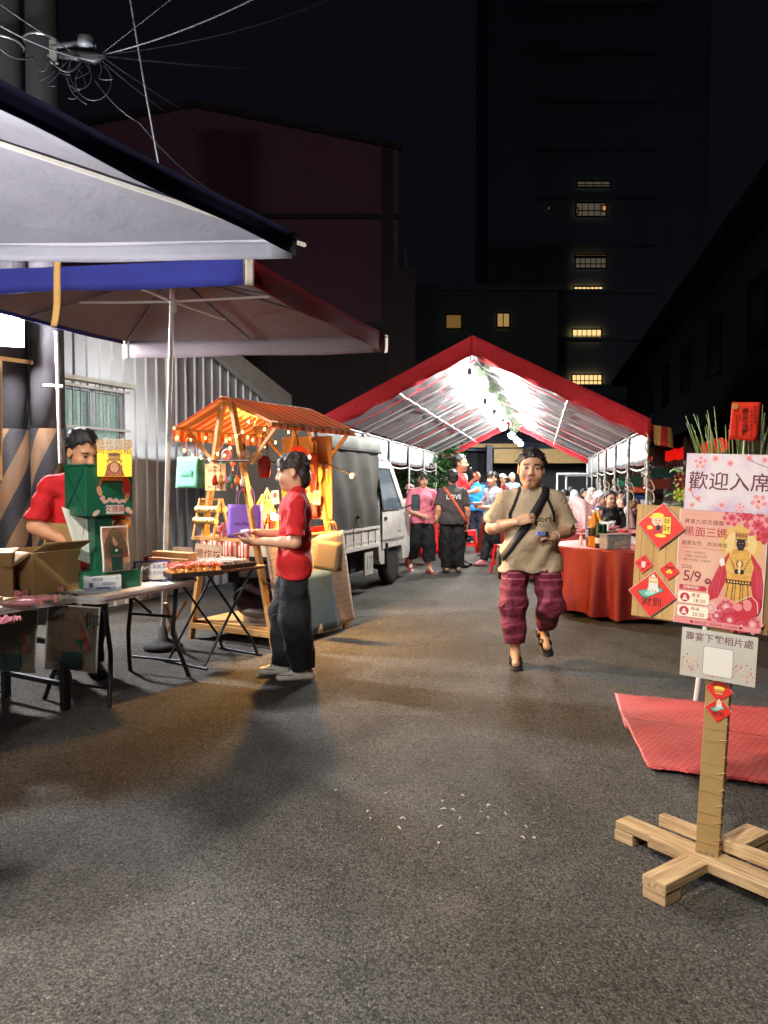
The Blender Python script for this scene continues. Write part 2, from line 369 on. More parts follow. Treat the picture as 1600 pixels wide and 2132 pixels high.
def person(label, loc, yaw, H=1.65, girth=1.0, J=None, tone=(196, 148, 118), head=(0, 0, 0), hair='short', hairc=BLACKHAIR,
           top=(120, 120, 120), top_pick=None, top_mats=None, sleeve=.55, hem=None, legs=(20, 20, 24), leg_pick=None, leg_mats=None, leg_end=.05, leg_w=1.0, ankle_w=None,
           shoes='shoe', shoec=(40, 38, 38), sit=False, vox=None, group=None, belly=0, hands=None, lowest=None, extra=None, wrinkle=.0055, upto=None, glasses=False, collar=True, bust=0, brow=1.0, cap=None, female=False, hscale=1.06):
    """local frame: faces -Y, its own left is +X; J overrides joints (metres at its own height)"""
    s = H; g = girth; vx = vox or .0085
    j = dict(hips=(0, 0, .53), chest=(0, .005, .745), neck=(0, .012, .835), head=(0, -.006, .925),
             shoulder_l=(.108, .008, .79), shoulder_r=(-.108, .008, .79), elbow_l=(.145, .03, .62), elbow_r=(-.145, .03, .62),
             wrist_l=(.15, -.02, .475), wrist_r=(-.15, -.02, .475), hip_l=(.052, 0, .52), hip_r=(-.052, 0, .52),
             knee_l=(.06, -.012, .285), knee_r=(-.06, -.012, .285), ankle_l=(.062, .014, .048), ankle_r=(-.062, .014, .048), toe_l=None, toe_r=None)
    if sit:
        j.update(hips=(0, 0, .30), chest=(0, .0, .515), neck=(0, .0, .605), head=(0, -.02, .695), shoulder_l=(.108, .005, .575), shoulder_r=(-.108, .005, .575),
                 elbow_l=(.15, -.03, .40), elbow_r=(-.15, -.03, .40), wrist_l=(.10, -.17, .40), wrist_r=(-.10, -.17, .40),
                 hip_l=(.055, 0, .28), hip_r=(-.055, 0, .28), knee_l=(.075, -.24, .29), knee_r=(-.075, -.24, .29), ankle_l=(.075, -.22, .05), ankle_r=(-.075, -.22, .05))
    if J: j.update(J)
    p = {k: (np.array(v)*s if v is not None else None) for k, v in j.items()}
    q = s/1.7
    hm = Euler((R(head[1]), R(head[2]), R(head[0]))).to_matrix(); HM = np.array(hm)
    hc = p['head']
    qh = q*hscale; h2w = lambda v: hc+HM@(np.array(v)*qh)
    root = thing('person', label, 'person', loc, yaw, group)
    allp = np.array([v for v in p.values() if v is not None]); lo = allp.min(0)-.2*q*max(1, g*.8); hi = allp.max(0)+.2*q*max(1, g*.8); lo[2] = max(lo[2], -.03) if not sit else lo[2]
    if upto is not None: lo[2] = upto
    sh = np.linalg.norm(p['shoulder_l']-p['shoulder_r'])/2
    bw = q*(.92 if female else 1.0)
    def torso(f, inf=0, k=.05):
        hp, ch, nk = p['hips'], p['chest'], p['neck']; up = ch-hp; up = up/np.linalg.norm(up); xs = p['shoulder_l']-p['shoulder_r']; xs /= np.linalg.norm(xs)
        fw = np.cross(xs, up); M = np.array([xs, -fw, up]).T   # local x,y(back),z
        fr = lambda a, b, t: a+(b-a)*t
        E = lambda c, r: f.ell(c, [x+inf for x in r], k, M)
        E(hp, (.150*bw*g, .108*q*g, .105*q)); E(fr(hp, ch, .45)+fw*belly*.5, (.135*bw*g, .1*q*g+belly*.6, .13*q)); E(fr(hp, ch, .95), (.150*bw*(.5+.5*g), .108*q*(.6+.4*g), .15*q))
        if belly: E(fr(hp, ch, .3)+fw*(belly+.02), (.13*bw*g, .09*q*g, .13*q))
        if bust:
            for sx in (-1, 1): f.ell(fr(hp, ch, .98)+fw*(.075*q+bust)+xs*.062*q*sx, [(.062+inf)*q]*3, .05)
        f.cone(p['shoulder_r']*.85+nk*.15-up*.025, p['shoulder_l']*.85+nk*.15-up*.025, .055*q+inf, .055*q+inf, .05, flat=(fw, .95))
        for sd in 'lr': f.cone(nk-up*.02*q, p['shoulder_'+sd], .042*q+inf, .04*q+inf, .03)
        f.cone(ch+up*.06*q, nk, .075*q+inf, .055*q+inf*.6, .05)
        return M, up, fw, xs
    def arm(f, sd, inf=0, tmax=2.0, k=.025, cut=True):
        a, b, c = p['shoulder_'+sd], p['elbow_'+sd], p['wrist_'+sd]; ga = .55+.45*g
        r0, r1, r2, r3 = .055*q*ga, .043*q*ga, .042*q*ga, .027*q*(.7+.3*g)
        if tmax >= 2:
            f.cone(a, b, r0+inf, r1+inf, k); m = b+(c-b)*.3; f.cone(b, m, r1*.96+inf, r2+inf, k); f.cone(m, c, r2+inf, r3+inf, k)
        else:
            t1 = min(tmax, 1); e = a+(b-a)*t1; n = (b-a)/np.linalg.norm(b-a)
            f.cone(a, a+(b-a)*min(1.0, t1+.15), r0*.93+inf*.35, r0+(r1-r0)*t1+inf*1.45, k, cut=(e, n) if tmax <= 1 else None)
            if tmax > 1:
                e = b+(c-b)*(tmax-1); n = (c-b)/np.linalg.norm(c-b); f.cone(b, b+(c-b)*min(1, tmax-1+.1), r1+inf*1.1, r3+(r1-r3)*.5+inf, k, cut=(e, n))
    def leg(f, sd, inf=0, t=2.0, k=.03, w=1.0):
        a, b, c = p['hip_'+sd], p['knee_'+sd], p['ankle_'+sd]; gl = .5+.5*g
        r0, r1, r2, r3 = .088*q*gl, .056*q*gl, .055*q*gl, .036*q
        f.cone(a, b, r0+inf, r1*w+inf, k); m = b+(c-b)*.3+np.array((0, .012*q, 0)); f.cone(b, m, r1*w+inf, r2*w+inf, k); f.cone(m, c, r2*w+inf, r3*w+inf, k)
    # --- body: one surface
    f = Field(lo, hi, vx); M, up, fw, xs = torso(f, -.012)
    f.cone(p['neck']-up*.02*q, h2w((0, .012, -.05)), .054*q*(.7+.3*g), .052*q*(.75+.25*g), .03)
    for sd in 'lr':
        arm(f, sd); leg(f, sd)
        an = p['ankle_'+sd]; toe = p['toe_'+sd] if p['toe_'+sd] is not None else an+np.array((.012*q*(1 if sd == 'l' else -1), -.165*q, -.035*s+.012)); p['toe_'+sd] = toe
        dz = toe-an; hl = an-np.array((dz[0], dz[1], 0))*.28; hl[2] = hl[2]-.02*q
        f.cone(an, hl, .034*q, .03*q, .02); f.cone(hl, toe, .034*q, .028*q, .02); f.cone(an, toe, .032*q, .02*q, .02)
    # hands: palm, five bent fingers, thumb from the palm's side
    for sd in 'lr':
        w, e = p['wrist_'+sd], p['elbow_'+sd]; hs = (hands or {}).get(sd, {})
        d = np.array(hs['dir'], float) if 'dir' in hs else (w-e); d /= np.linalg.norm(d)
        n = np.array(hs.get('palm', (-1 if sd == 'l' else 1, 0, 0)), float); n = n-d*(n@d)
        if np.linalg.norm(n) < .05: n = np.cross(d, (0, 0, 1.)); 
        n /= np.linalg.norm(n); side = np.cross(n, d)*(1 if sd == 'l' else -1)   # towards the thumb
        curl = hs.get('curl', .5); hq = q*(.93 if female else 1)
        pc = w+d*.048*hq
        f.cone(w, w+d*.03*hq, .026*hq, .03*hq, .015, flat=(n, .62)); f.cone(w+d*.025*hq-side*.012*hq, w+d*.075*hq-side*.016*hq, .03*hq, .026*hq, .015, flat=(n, .5)); f.cone(w+d*.025*hq+side*.012*hq, w+d*.078*hq+side*.016*hq, .03*hq, .026*hq, .015, flat=(n, .5))
        for i, (off, ln) in enumerate(((.034, .07), (.012, .078), (-.011, .073), (-.033, .058))):
            c_ = curl*(1+.12*i); a0 = w+d*.088*hq+side*off*hq; pr = a0
            for sgi, fr_ in enumerate((.45, .32, .25)):
                th = c_*(.7+.9*sgi); dd = d*math.cos(th)+n*math.sin(th)+side*off*.6; nx = pr+dd*ln*fr_*hq
                f.cone(pr, nx, .0092*hq, .0082*hq, .004); pr = nx
        th0 = w+d*.03*hq+side*.026*hq; td = side*.75+d*.6+n*(.25+.5*curl); td /= np.linalg.norm(td); t1 = th0+td*.038*hq; td2 = d*.8+side*.15+n*(.3+.7*curl); td2 /= np.linalg.norm(td2)
        f.cone(th0, t1, .014*hq, .0115*hq, .008); f.cone(t1, t1+td2*.032*hq, .0112*hq, .009*hq, .004)
    # head
    q0 = q; q = qh
    hx = .96 if female else 1.0; gh = .7+.3*g
    E = lambda c, r, k=.02, op='add': f.ell(h2w(c), [x*q for x in r], k*q, HM, op)
    E((0, .012, .035), (.075, .094, .085)); E((0, -.018, -.04), (.062*hx*gh, .072, .078)); E((0, -.062, -.093), (.026*hx*gh, .022, .02), .03)
    for sx in (-1, 1):
        E((.036*sx*gh, -.058, -.032), (.03, .03, .034), .02); f.cone(h2w((.012*sx, -.083, .026)), h2w((.046*sx, -.07, .024)), .012*q, .010*q, .015*q)
        E((.032*sx, -.1, .004), (.019, .02, .013), .012, 'sub'); E((.032*sx, -.0715, .002), (.0155, .0135, .011), .004)
        E((.077*sx, .012, -.004), (.010, .021, .032), .008); E((.085*sx, .008, 0), (.006, .01, .016), .006, 'sub')
        E((.013*sx, -.098, -.031), (.010, .011, .008), .006)
    f.cone(h2w((0, -.086, .014)), h2w((0, -.106, -.026)), .008*q, .0125*q, .012*q)
    f.cone(h2w((-.018, -.086, -.056)), h2w((.018, -.086, -.056)), .0075*q, .0075*q, .008*q); f.cone(h2w((-.015, -.085, -.068)), h2w((.015, -.085, -.068)), .008*q, .008*q, .008*q)
    E((0, -.098, -.062), (.02, .008, .0022), .003, 'sub')
    if extra: extra(f, p, h2w, q)
    if upto is not None: f.half((0, 0, upto), (0, 0, -1))
    mskin = skin_m(tone); lip = mat('lip_%d_%d_%d' % tone, (int(tone[0]*.82), int(tone[1]*.66), int(tone[2]*.64)), .4); mbrow = HAIR(hairc); eyew = mat('eye_white', (150, 140, 132), .3, var=0); eyed = mat('eye_dark', (18, 13, 11), .15, var=0)
    def pick(P):
        L = ((P-hc)@HM)/qh; o = np.zeros(len(P)); x, y, z = np.abs(L[:, 0]), L[:, 1], L[:, 2]
        o[(x < .022-.25*np.abs(z+.062)) & (np.abs(z+.062) < .012) & (y < -.083)] = 1
        o[(x > .014) & (x < .050) & (np.abs(z-.0265+.05*(x-.03)) < .0042*brow) & (y < -.06)] = 2
        e = (np.abs(x-.032) < .0135) & (np.abs(z-.0015) < .0036) & (y < -.068); o[e] = 3; o[e & (np.abs(x-.032) < .0068)] = 4
        o[(np.abs(x-.032) < .0155) & (z > .0048) & (z < .0085) & (y < -.068)] = 2
        return o
    link('body', f.mesh('body', [mskin, lip, mbrow, eyew, eyed], pick), root)
    # --- hair
    f = Field(hc-.19*q, hc+np.array((.19, .19, .19))*q, vx*.72)
    if hair in ('long', 'pony', 'bob'): f = Field(hc-np.array((.2, .24, .34))*q, hc+np.array((.2, .24, .19))*q, vx*.72)
    Eh = lambda c, r, k=.015, cut=None, op='add': f.ell(h2w(c), [x*q for x in r], k*q, HM, op, cut)
    def above(a, b, c0):   # keep local z > a + b*y
        return lambda X, Y, Z: (a*q+c0*np.clip(Y+.03*q, 0, 9)-Z) if b == 0 else np.maximum(a*q+c0*np.clip(Y+.03*q, 0, 9)-Z, -(Y+b*q))
    if hair == 'short': Eh((0, .016, .044), (.086, .106, .099), cut=lambda X, Y, Z: np.maximum(.016*q-Z-1.05*np.clip(Y+.055*q, 0, .1*q)+.8*np.clip(-Y-.05*q, 0, 1), -9))
    if hair == 'short':
        for sx in (-1, 1): Eh((.068*sx, .03, .012), (.016, .045, .05))
        Eh((0, .078, -.012), (.058, .034, .06))
    elif hair == 'recede': Eh((0, .018, .043), (.085, .104, .094), cut=lambda X, Y, Z: np.maximum(.008*q-Z-1.1*np.clip(Y+.05*q, 0, .1*q)+.42*np.clip(-Y-.03*q, 0, 1)-.22*np.abs(X-.02*q), -9))
    elif hair == 'bald': Eh((0, .02, .03), (.080, .1, .08), cut=lambda X, Y, Z: np.maximum(np.maximum(-.02*q-Z-.6*np.clip(Y, 0, 1), Z-.02*q), -Y-.0*q))
    elif hair == 'bowl':
        Eh((0, .056, -.03), (.072, .062, .085), .02, lambda X, Y, Z: -Y-.004*q)
        Eh((0, .014, .042), (.085, .106, .092), cut=lambda X, Y, Z: -.005*q-Z-1.1*np.clip(Y+.02*q, 0, .09*q)+.3*np.clip(-Y-.06*q, 0, 1)-.4*np.clip(np.abs(X)-.05*q, 0, 1))
        for k in range(9): x = -.064+.016*k; f.cone(h2w((x*.9, -.075+abs(x)*.35, .085)), h2w((x*1.05, -.088+abs(x)*.5, .036+.007*((k*7) % 3)-abs(x)*.55)), .012*q, .005*q, .01*q)
    elif hair in ('long', 'pony', 'bob'):
        Eh((0, .016, .04), (.084, .105, .092), cut=lambda X, Y, Z: np.maximum(.02*q-Z-1.5*np.clip(Y+.045*q, 0, .1*q)+.8*np.clip(-Y-.05*q, 0, 1), -9))
        for k in range(7): x = -.06+.02*k; f.cone(h2w((x*.8, -.078+abs(x)*.3, .085)), h2w((x*1.1, -.098+abs(x)*.5, .03-abs(x)*.3)), .014*q, .007*q, .012*q)
        if hair == 'pony':
            f.cone(h2w((0, .1, -.01)), h2w((0, .15, -.06)), .03*q, .035*q, .02*q); f.cone(h2w((0, .15, -.06)), h2w((0, .13, -.17)), .035*q, .014*q, .02*q)
        else:
            zl = -.13 if hair == 'bob' else -.2
            for sx in (-1, 1): f.cone(h2w((.07*sx, .03, .01)), h2w((.072*sx, .03, zl*.75)), .024*q, .02*q, .02*q)
            f.cone(h2w((0, .075, 0)), h2w((0, .07, zl)), .06*q, .045*q, .03*q, flat=(HM@np.array((0, 1., 0)), .6))
    if hair == 'bun': Eh((0, .016, .04), (.083, .104, .092), cut=lambda X, Y, Z: .02*q-Z-1.5*np.clip(Y+.045*q, 0, .1*q)+.8*np.clip(-Y-.05*q, 0, 1)); Eh((0, .12, .04), (.04, .035, .04))
    if hair != 'none':
        for sx in (-1, 1): Eh((.086*sx, .012, -.006), (.02, .024, .034), .004, None, 'sub') if hair in ('short', 'recede', 'bowl', 'pony', 'bun') else None
        r2 = random.Random(len(label)); ph = [r2.random()*6 for _ in range(3)]
        if hair != 'bald':
            for _ in range(110 if vx < .01 else 40):   # locks of hair lifting off the crown
                th, dz = r2.uniform(0, 6.283), r2.uniform(.0, .98); dx, dy = math.cos(th)*math.sqrt(1-dz*dz), math.sin(th)*math.sqrt(1-dz*dz)
                if dy < -.35 and dz < .5 or (dz < .3 and dy < .1): continue
                P_ = np.array((.083*dx, .016+.103*dy, .042+.094*dz)); nn = np.array((dx, dy, dz)); tt = P_-np.array((.015, .03, .135)); tt = tt-nn*(tt@nn); tt /= max(np.linalg.norm(tt), 1e-6); tt = tt+np.array((r2.uniform(-.4, .4), r2.uniform(-.4, .4), 0))
                f.cone(h2w(P_-nn*.004), h2w(P_+tt*r2.uniform(.022, .038)-nn*r2.uniform(.0, .004)), .0075*q, .003*q, .004*q)
        f.ripple(lambda X, Y, Z: .0035*q*np.sin(95/q*(X+.3*Z)+ph[0]+9*Y)*np.sin(70/q*(Y-.4*Z)+ph[1]))
        link('hair', f.mesh('hair', [HAIR(hairc)]), root)
    if cap:
        f = Field(hc-.22*q, hc+np.array((.22, .22, .2))*q, vx*.9)
        Eh = lambda c, r, k=.01, cut=None: f.ell(h2w(c), [x*q for x in r], k*q, HM, 'add', cut)
        Eh((0, .014, .045), (.09, .11, .1), cut=lambda X, Y, Z: -.002*q-Z); Eh((0, -.1, .05), (.075, .085, .012))
        link('cap', f.mesh('cap', [cloth_m(cap)]), root)
    q = q0
    # --- shirt
    T = Field(lo, hi, vx); torso(T, .012+.004*g, .06)
    for sd in 'lr': arm(T, sd, .017+.006*g, sleeve, .03)
    T.ell(p['hips']-up*.02*s, [.152*bw*g+.022, .112*q*g+.022, .13*q], .04, M)
    for sd in 'lr':
        if not sit: T.cone(p['hip_'+sd], p['hip_'+sd]+(p['knee_'+sd]-p['hip_'+sd])*.3, .088*q*(.5+.5*g)+.03, .082*q*(.5+.5*g)+.03, .05)
    he = (p['hips']-up*.075*s) if hem is None else p['hips']+up*hem*s
    T.cone(p['chest']-up*.03*s, p['hips'], .128*bw*g+.022, .142*bw*g+.022, .06, flat=(fw, .78))
    if not sit: T.cone(p['hips']-up*.02*s, he-up*.05, .135*q*g+.012, .142*q*g+.014, .05, flat=(fw, .78))
    T.half(he, -up)
    T.ell(p['neck']+fw*.02*q+up*.022*q, (.060*q, .056*q, .045*q), .01, None, 'sub')
    r2 = random.Random(len(label)+3); a1, a2, a3 = (r2.uniform(-.5, .5) for _ in range(3)); wr = wrinkle
    if wr: T.ripple(lambda X, Y, Z: wr*(np.sin(34*(Z*.8+a1*X)+8*np.sin(7*X+a2*9)+5*Y)*np.clip((p['chest'][2]+.1-Z)*4, .15, 1)+.7*np.sin(24*(X+a3*Z)+6*np.sin(9*Z))))
    link('shirt', T.mesh('shirt', top_mats or [cloth_m(top)], top_pick), root)
    # --- trousers
    B = Field(lo, hi, vx)
    wst = p['hips']+up*.03*s
    M2 = M
    B.ell(p['hips']-up*.02*s, [.152*bw*g+.006, .112*q*g+.006, .11*q], .04, M2)
    for sd in 'lr':
        gl = .5+.5*g; kn = p['knee_'+sd]; r0 = .088*q*gl+.012; rk = .064*q*gl*leg_w+.012; ra = .05*q*(ankle_w or leg_w)+.010
        B.cone(p['hip_'+sd], kn, r0, rk, .035); B.cone(kn, p['ankle_'+sd], rk, ra, .03); B.cone(kn+(p['ankle_'+sd]-kn)*.1+np.array((0, .004*q, 0)), kn+(p['ankle_'+sd]-kn)*.4+np.array((0, .012*q, 0)), .056*q*gl+.012, .054*q*gl+.012, .03)
    keep = B.d
    B.half(wst+up*.02, up)
    if leg_end is not None:
        # hem plane per leg: trim everything below the hem along each shin
        hz = []
        for sd in 'lr':
            a, b = p['knee_'+sd], p['ankle_'+sd]; n = (b-a)/np.linalg.norm(b-a); e = b+n*0-(b-a)*leg_end; hz.append((e, n))
        ax = [B.lo[i]+B.h*np.arange(B.n[i], dtype=np.float32) for i in range(3)]
        def dist(e, n): return (ax[0][:, None, None]-e[0])*n[0]+(ax[1][None, :, None]-e[1])*n[1]+(ax[2][None, None, :]-e[2])*n[2]
        mid = (ax[0]-(p['ankle_l'][0]+p['ankle_r'][0])/2)[:, None, None]*np.ones((1, B.n[1], B.n[2]), np.float32)
        al, ar = p['ankle_l'], p['ankle_r']; kl, kr = p['knee_l'], p['knee_r']
        # nearer leg decides
        def seg(a, b):
            ba = b-a; t = np.clip(((ax[0][:, None, None]-a[0])*ba[0]+(ax[1][None, :, None]-a[1])*ba[1]+(ax[2][None, None, :]-a[2])*ba[2])/(ba@ba), 0, 1)
            return (ax[0][:, None, None]-a[0]-t*ba[0])**2+(ax[1][None, :, None]-a[1]-t*ba[1])**2+(ax[2][None, None, :]-a[2]-t*ba[2])**2
        near_l = seg(kl, al) < seg(kr, ar)
        B.d = np.where(near_l, np.maximum(B.d, dist(*hz[0])), np.maximum(B.d, dist(*hz[1]))).astype(np.float32)
    if upto is not None: B.half((0, 0, upto), (0, 0, -1))
    wr2 = wrinkle*1.1
    if wr2: B.ripple(lambda X, Y, Z: wr2*(np.sin(30*Z+5*np.sin(12*X+a1*9)+6*Y)*.7+.6*np.sin(26*(X+.3*Z)+4*np.sin(8*Z+a2*9))))
    link('trousers', B.mesh('trousers', leg_mats or [cloth_m(legs)], leg_pick), root)
    # --- shoes
    if shoes and upto is None:
        for sd in 'lr':
            an, toe = p['ankle_'+sd], p['toe_'+sd]; d = toe-an; d[2] = 0; d /= np.linalg.norm(d); sole = np.array((0, 0, -1.))
            pit = toe-an; nrm = np.cross(np.cross(pit, (0, 0, 1.)), pit); nrm /= np.linalg.norm(nrm)   # rough top of foot
            hl = an-d*.055*q; hl[2] = toe[2]+.004 if an[2] < .062*s else an[2]-.02*q
            f = Field(np.minimum(an, toe)-.13, np.maximum(an, toe)+.13, vx*.8)
            if shoes == 'shoe':
                f.cone(hl, toe, .043*q, .040*q, .02, flat=((0, 0, 1), .85)); f.cone(an+(0, 0, .015), an*.4+toe*.6, .045*q, .035*q, .03); f.cone(an, an+np.array((0, 0, .03*q)), .045*q, .047*q, .02, cut=(an+np.array((0, 0, .02*q)), (0, 0, 1)))
                f.half((0, 0, min(hl[2], toe[2])-.034*q), (0, 0, -1))
                zs = min(hl[2], toe[2])-.034*q+.022*q; slp = (toe[2]-hl[2])/max(np.linalg.norm(toe-hl), .01)
                me = f.mesh('shoe', [mat('shoe_%d_%d_%d' % shoec, shoec, .55), mat('sole_%d_%d_%d' % shoec, tuple(min(255, int(c*.8)+10) for c in shoec), .8)], lambda P: (P[:, 2] < zs+slp*((P-hl)@d)).astype(int))
            else:   # sandal: sole and straps
                n2 = np.array((0, 0, 1.)); pv = (toe-hl); pv /= np.linalg.norm(pv); sd_ = np.cross(pv, (0, 0, 1.)); sd_ /= np.linalg.norm(sd_); n2 = np.cross(sd_, pv)
                f.cone(hl-n2*.034*q-pv*.012, toe-n2*.03*q+pv*.03*q, .05*q, .052*q, .01, flat=(n2, .3))
                for t in ((.30, .72) if shoes == 'sandal' else (.62,)):
                    c = hl+(toe-hl)*t
                    for t2 in np.linspace(-1, 1, 15):
                        a = c+sd_*.046*q*math.sin(t2*1.5)+n2*(.05*q*math.cos(t2*1.5)*(1.1 if t < .5 else .75)-.012*q); f.cone(a-pv*.013*q, a+pv*.013*q, .009*q, .009*q, .006)
                me = f.mesh('shoe', [mat('shoe_%d_%d_%d' % shoec, shoec, .5)])
            link('shoe', me, root)
    if glasses:
        mb = MB(); q = qh; gm = mat('spectacle_frame', (40, 36, 34), .3, var=0)
        for sx in (-1, 1):
            mb.tube([V(h2w((.033*sx+.024*math.cos(t), -.098, .002+.018*math.sin(t)))) for t in [2*math.pi*k/14 for k in range(14)]], .0022*q, gm, 5, closed=True)
            mb.tube([V(h2w((.056*sx, -.096, .006))), V(h2w((.082*sx, -.01, .006)))], .0022*q, gm, 5)
        mb.tube([V(h2w((-.01, -.1, .005))), V(h2w((.01, -.1, .005)))], .0022*q, gm, 5); mb.build('glasses', root)
    root['_p'] = 0; del root['_p']
    bpy.context.view_layer.update()
    return root, p, h2w
def child(root, name):
    for c in root.children:
        if c.name.split('.')[0] == name: return c
def drape(root, target, name, fn_pts, m, thick=.004, width=None, side=1):
    """band of cloth laid on a figure's clothing: path of local (x,y,z) projected on the mesh"""
    me = target.data; bvh = BVHTree.FromPolygons([v.co for v in me.vertices], [p_.vertices for p_ in me.polygons])
    mb = MB(); pts = []; nr = []
    for q_ in fn_pts:
        if len(q_) == 3 and q_[2] is not None: loc, n, i, d = bvh.find_nearest(V(q_))
        else:
            loc, n, i, d = bvh.ray_cast(V((q_[0], -1*side, q_[1])), V((0, side, 0)))
            if loc is None: loc, n, i, d = bvh.find_nearest(V((q_[0], -.12*side, q_[1])))
        pts.append(loc+n*thick); nr.append(n)
    n = len(pts)
    # smooth
    for _ in range(3): pts = [pts[0]]+[(pts[i-1]+pts[i]*2+pts[i+1])/4 for i in range(1, n-1)]+[pts[-1]]; nr = [nr[0]]+[((nr[i-1]+nr[i]*2+nr[i+1])/4).normalized() for i in range(1, n-1)]+[nr[-1]]
    A = []
    for i in range(n):
        t = (pts[min(i+1, n-1)]-pts[max(i-1, 0)]).normalized(); sd = t.cross(nr[i]).normalized()*width/2; A.append((pts[i]-sd, pts[i]+sd, nr[i]*.004))
    mb.grid(lambda u, v: A[min(n-1, round(u*(n-1)))][0].lerp(A[min(n-1, round(u*(n-1)))][1], v)+A[min(n-1, round(u*(n-1)))][2], n-1, 1, m, True, .004)
    return mb.build(name, root)
def print_on(root, target, name, body, size, c, m, yawdir=(0, -1, 0), bold=0, off=.003, sx=1, rot=0):
    """lettering printed on clothing"""
    me = target.data; bvh = BVHTree.FromPolygons([v.co for v in me.vertices], [p_.vertices for p_ in me.polygons])
    vs, fs = text_geo(body, size, bold); d = V(yawdir); rt = V((0, 0, 1)).cross(-d)*-1; rt = d.cross(V((0, 0, 1))); out = []
    rt = -V((0, 0, 1)).cross(d) if False else d.cross(V((0, 0, 1)))*-1
    # d points from wearer outwards; the reader's right is z x d
    rt = V((0, 0, 1)).cross(d)
    for v in vs:
        x, y = v.x*sx*math.cos(rot)-v.y*math.sin(rot), v.x*sx*math.sin(rot)+v.y*math.cos(rot)
        o = V(c)+rt*x+V((0, 0, 1))*y+d*.5; hit, n, i, dd = bvh.ray_cast(o, -d, 1.0)
        out.append((hit+n*off) if hit else V(c)+rt*x+V((0, 0, 1))*y)
    mb = MB(); mb.add(out, fs, m); return mb.build(name, root, fixn=False)
# ---- render, world, camera ------------------------------------------------
SC.cycles.use_denoising = True; SC.cycles.use_light_tree = True; SC.cycles.max_bounces = 6; SC.cycles.diffuse_bounces = 3; SC.cycles.glossy_bounces = 3; SC.cycles.transmission_bounces = 4; SC.cycles.transparent_max_bounces = 12
SC.cycles.sample_clamp_indirect = 4; SC.cycles.caustics_reflective = False; SC.cycles.caustics_refractive = False
SC.view_settings.view_transform = 'Standard'; SC.view_settings.look = 'None'; SC.view_settings.exposure = 0; SC.view_settings.gamma = 1
W = bpy.data.worlds.new('World'); SC.world = W; W.use_nodes = True
wn, wl = W.node_tree.nodes, W.node_tree.links
sky = wn.new('ShaderNodeTexSky'); sky.sky_type = 'NISHITA'; sky.sun_disc = False; sky.sun_elevation = R(-4); sky.sun_rotation = R(200)
mxw = wn.new('ShaderNodeMix'); mxw.data_type = 'RGBA'; mxw.inputs[0].default_value = .97; wl.new(sky.outputs[0], mxw.inputs[6]); mxw.inputs[7].default_value = (.055, .052, .088, 1)
wl.new(mxw.outputs[2], wn['Background'].inputs[0]); wn['Background'].inputs[1].default_value = .06
cam = bpy.data.cameras.new('camera'); cam.sensor_fit = 'VERTICAL'; cam.sensor_height = 24; cam.lens = 24*F/2132; cam.clip_end = 500; cam.clip_start = .05
co = bpy.data.objects.new('camera', cam); COL.objects.link(co); co.location = (0, 0, CH); co.rotation_euler = (R(90)-PITCH, 0, 0); SC.camera = co

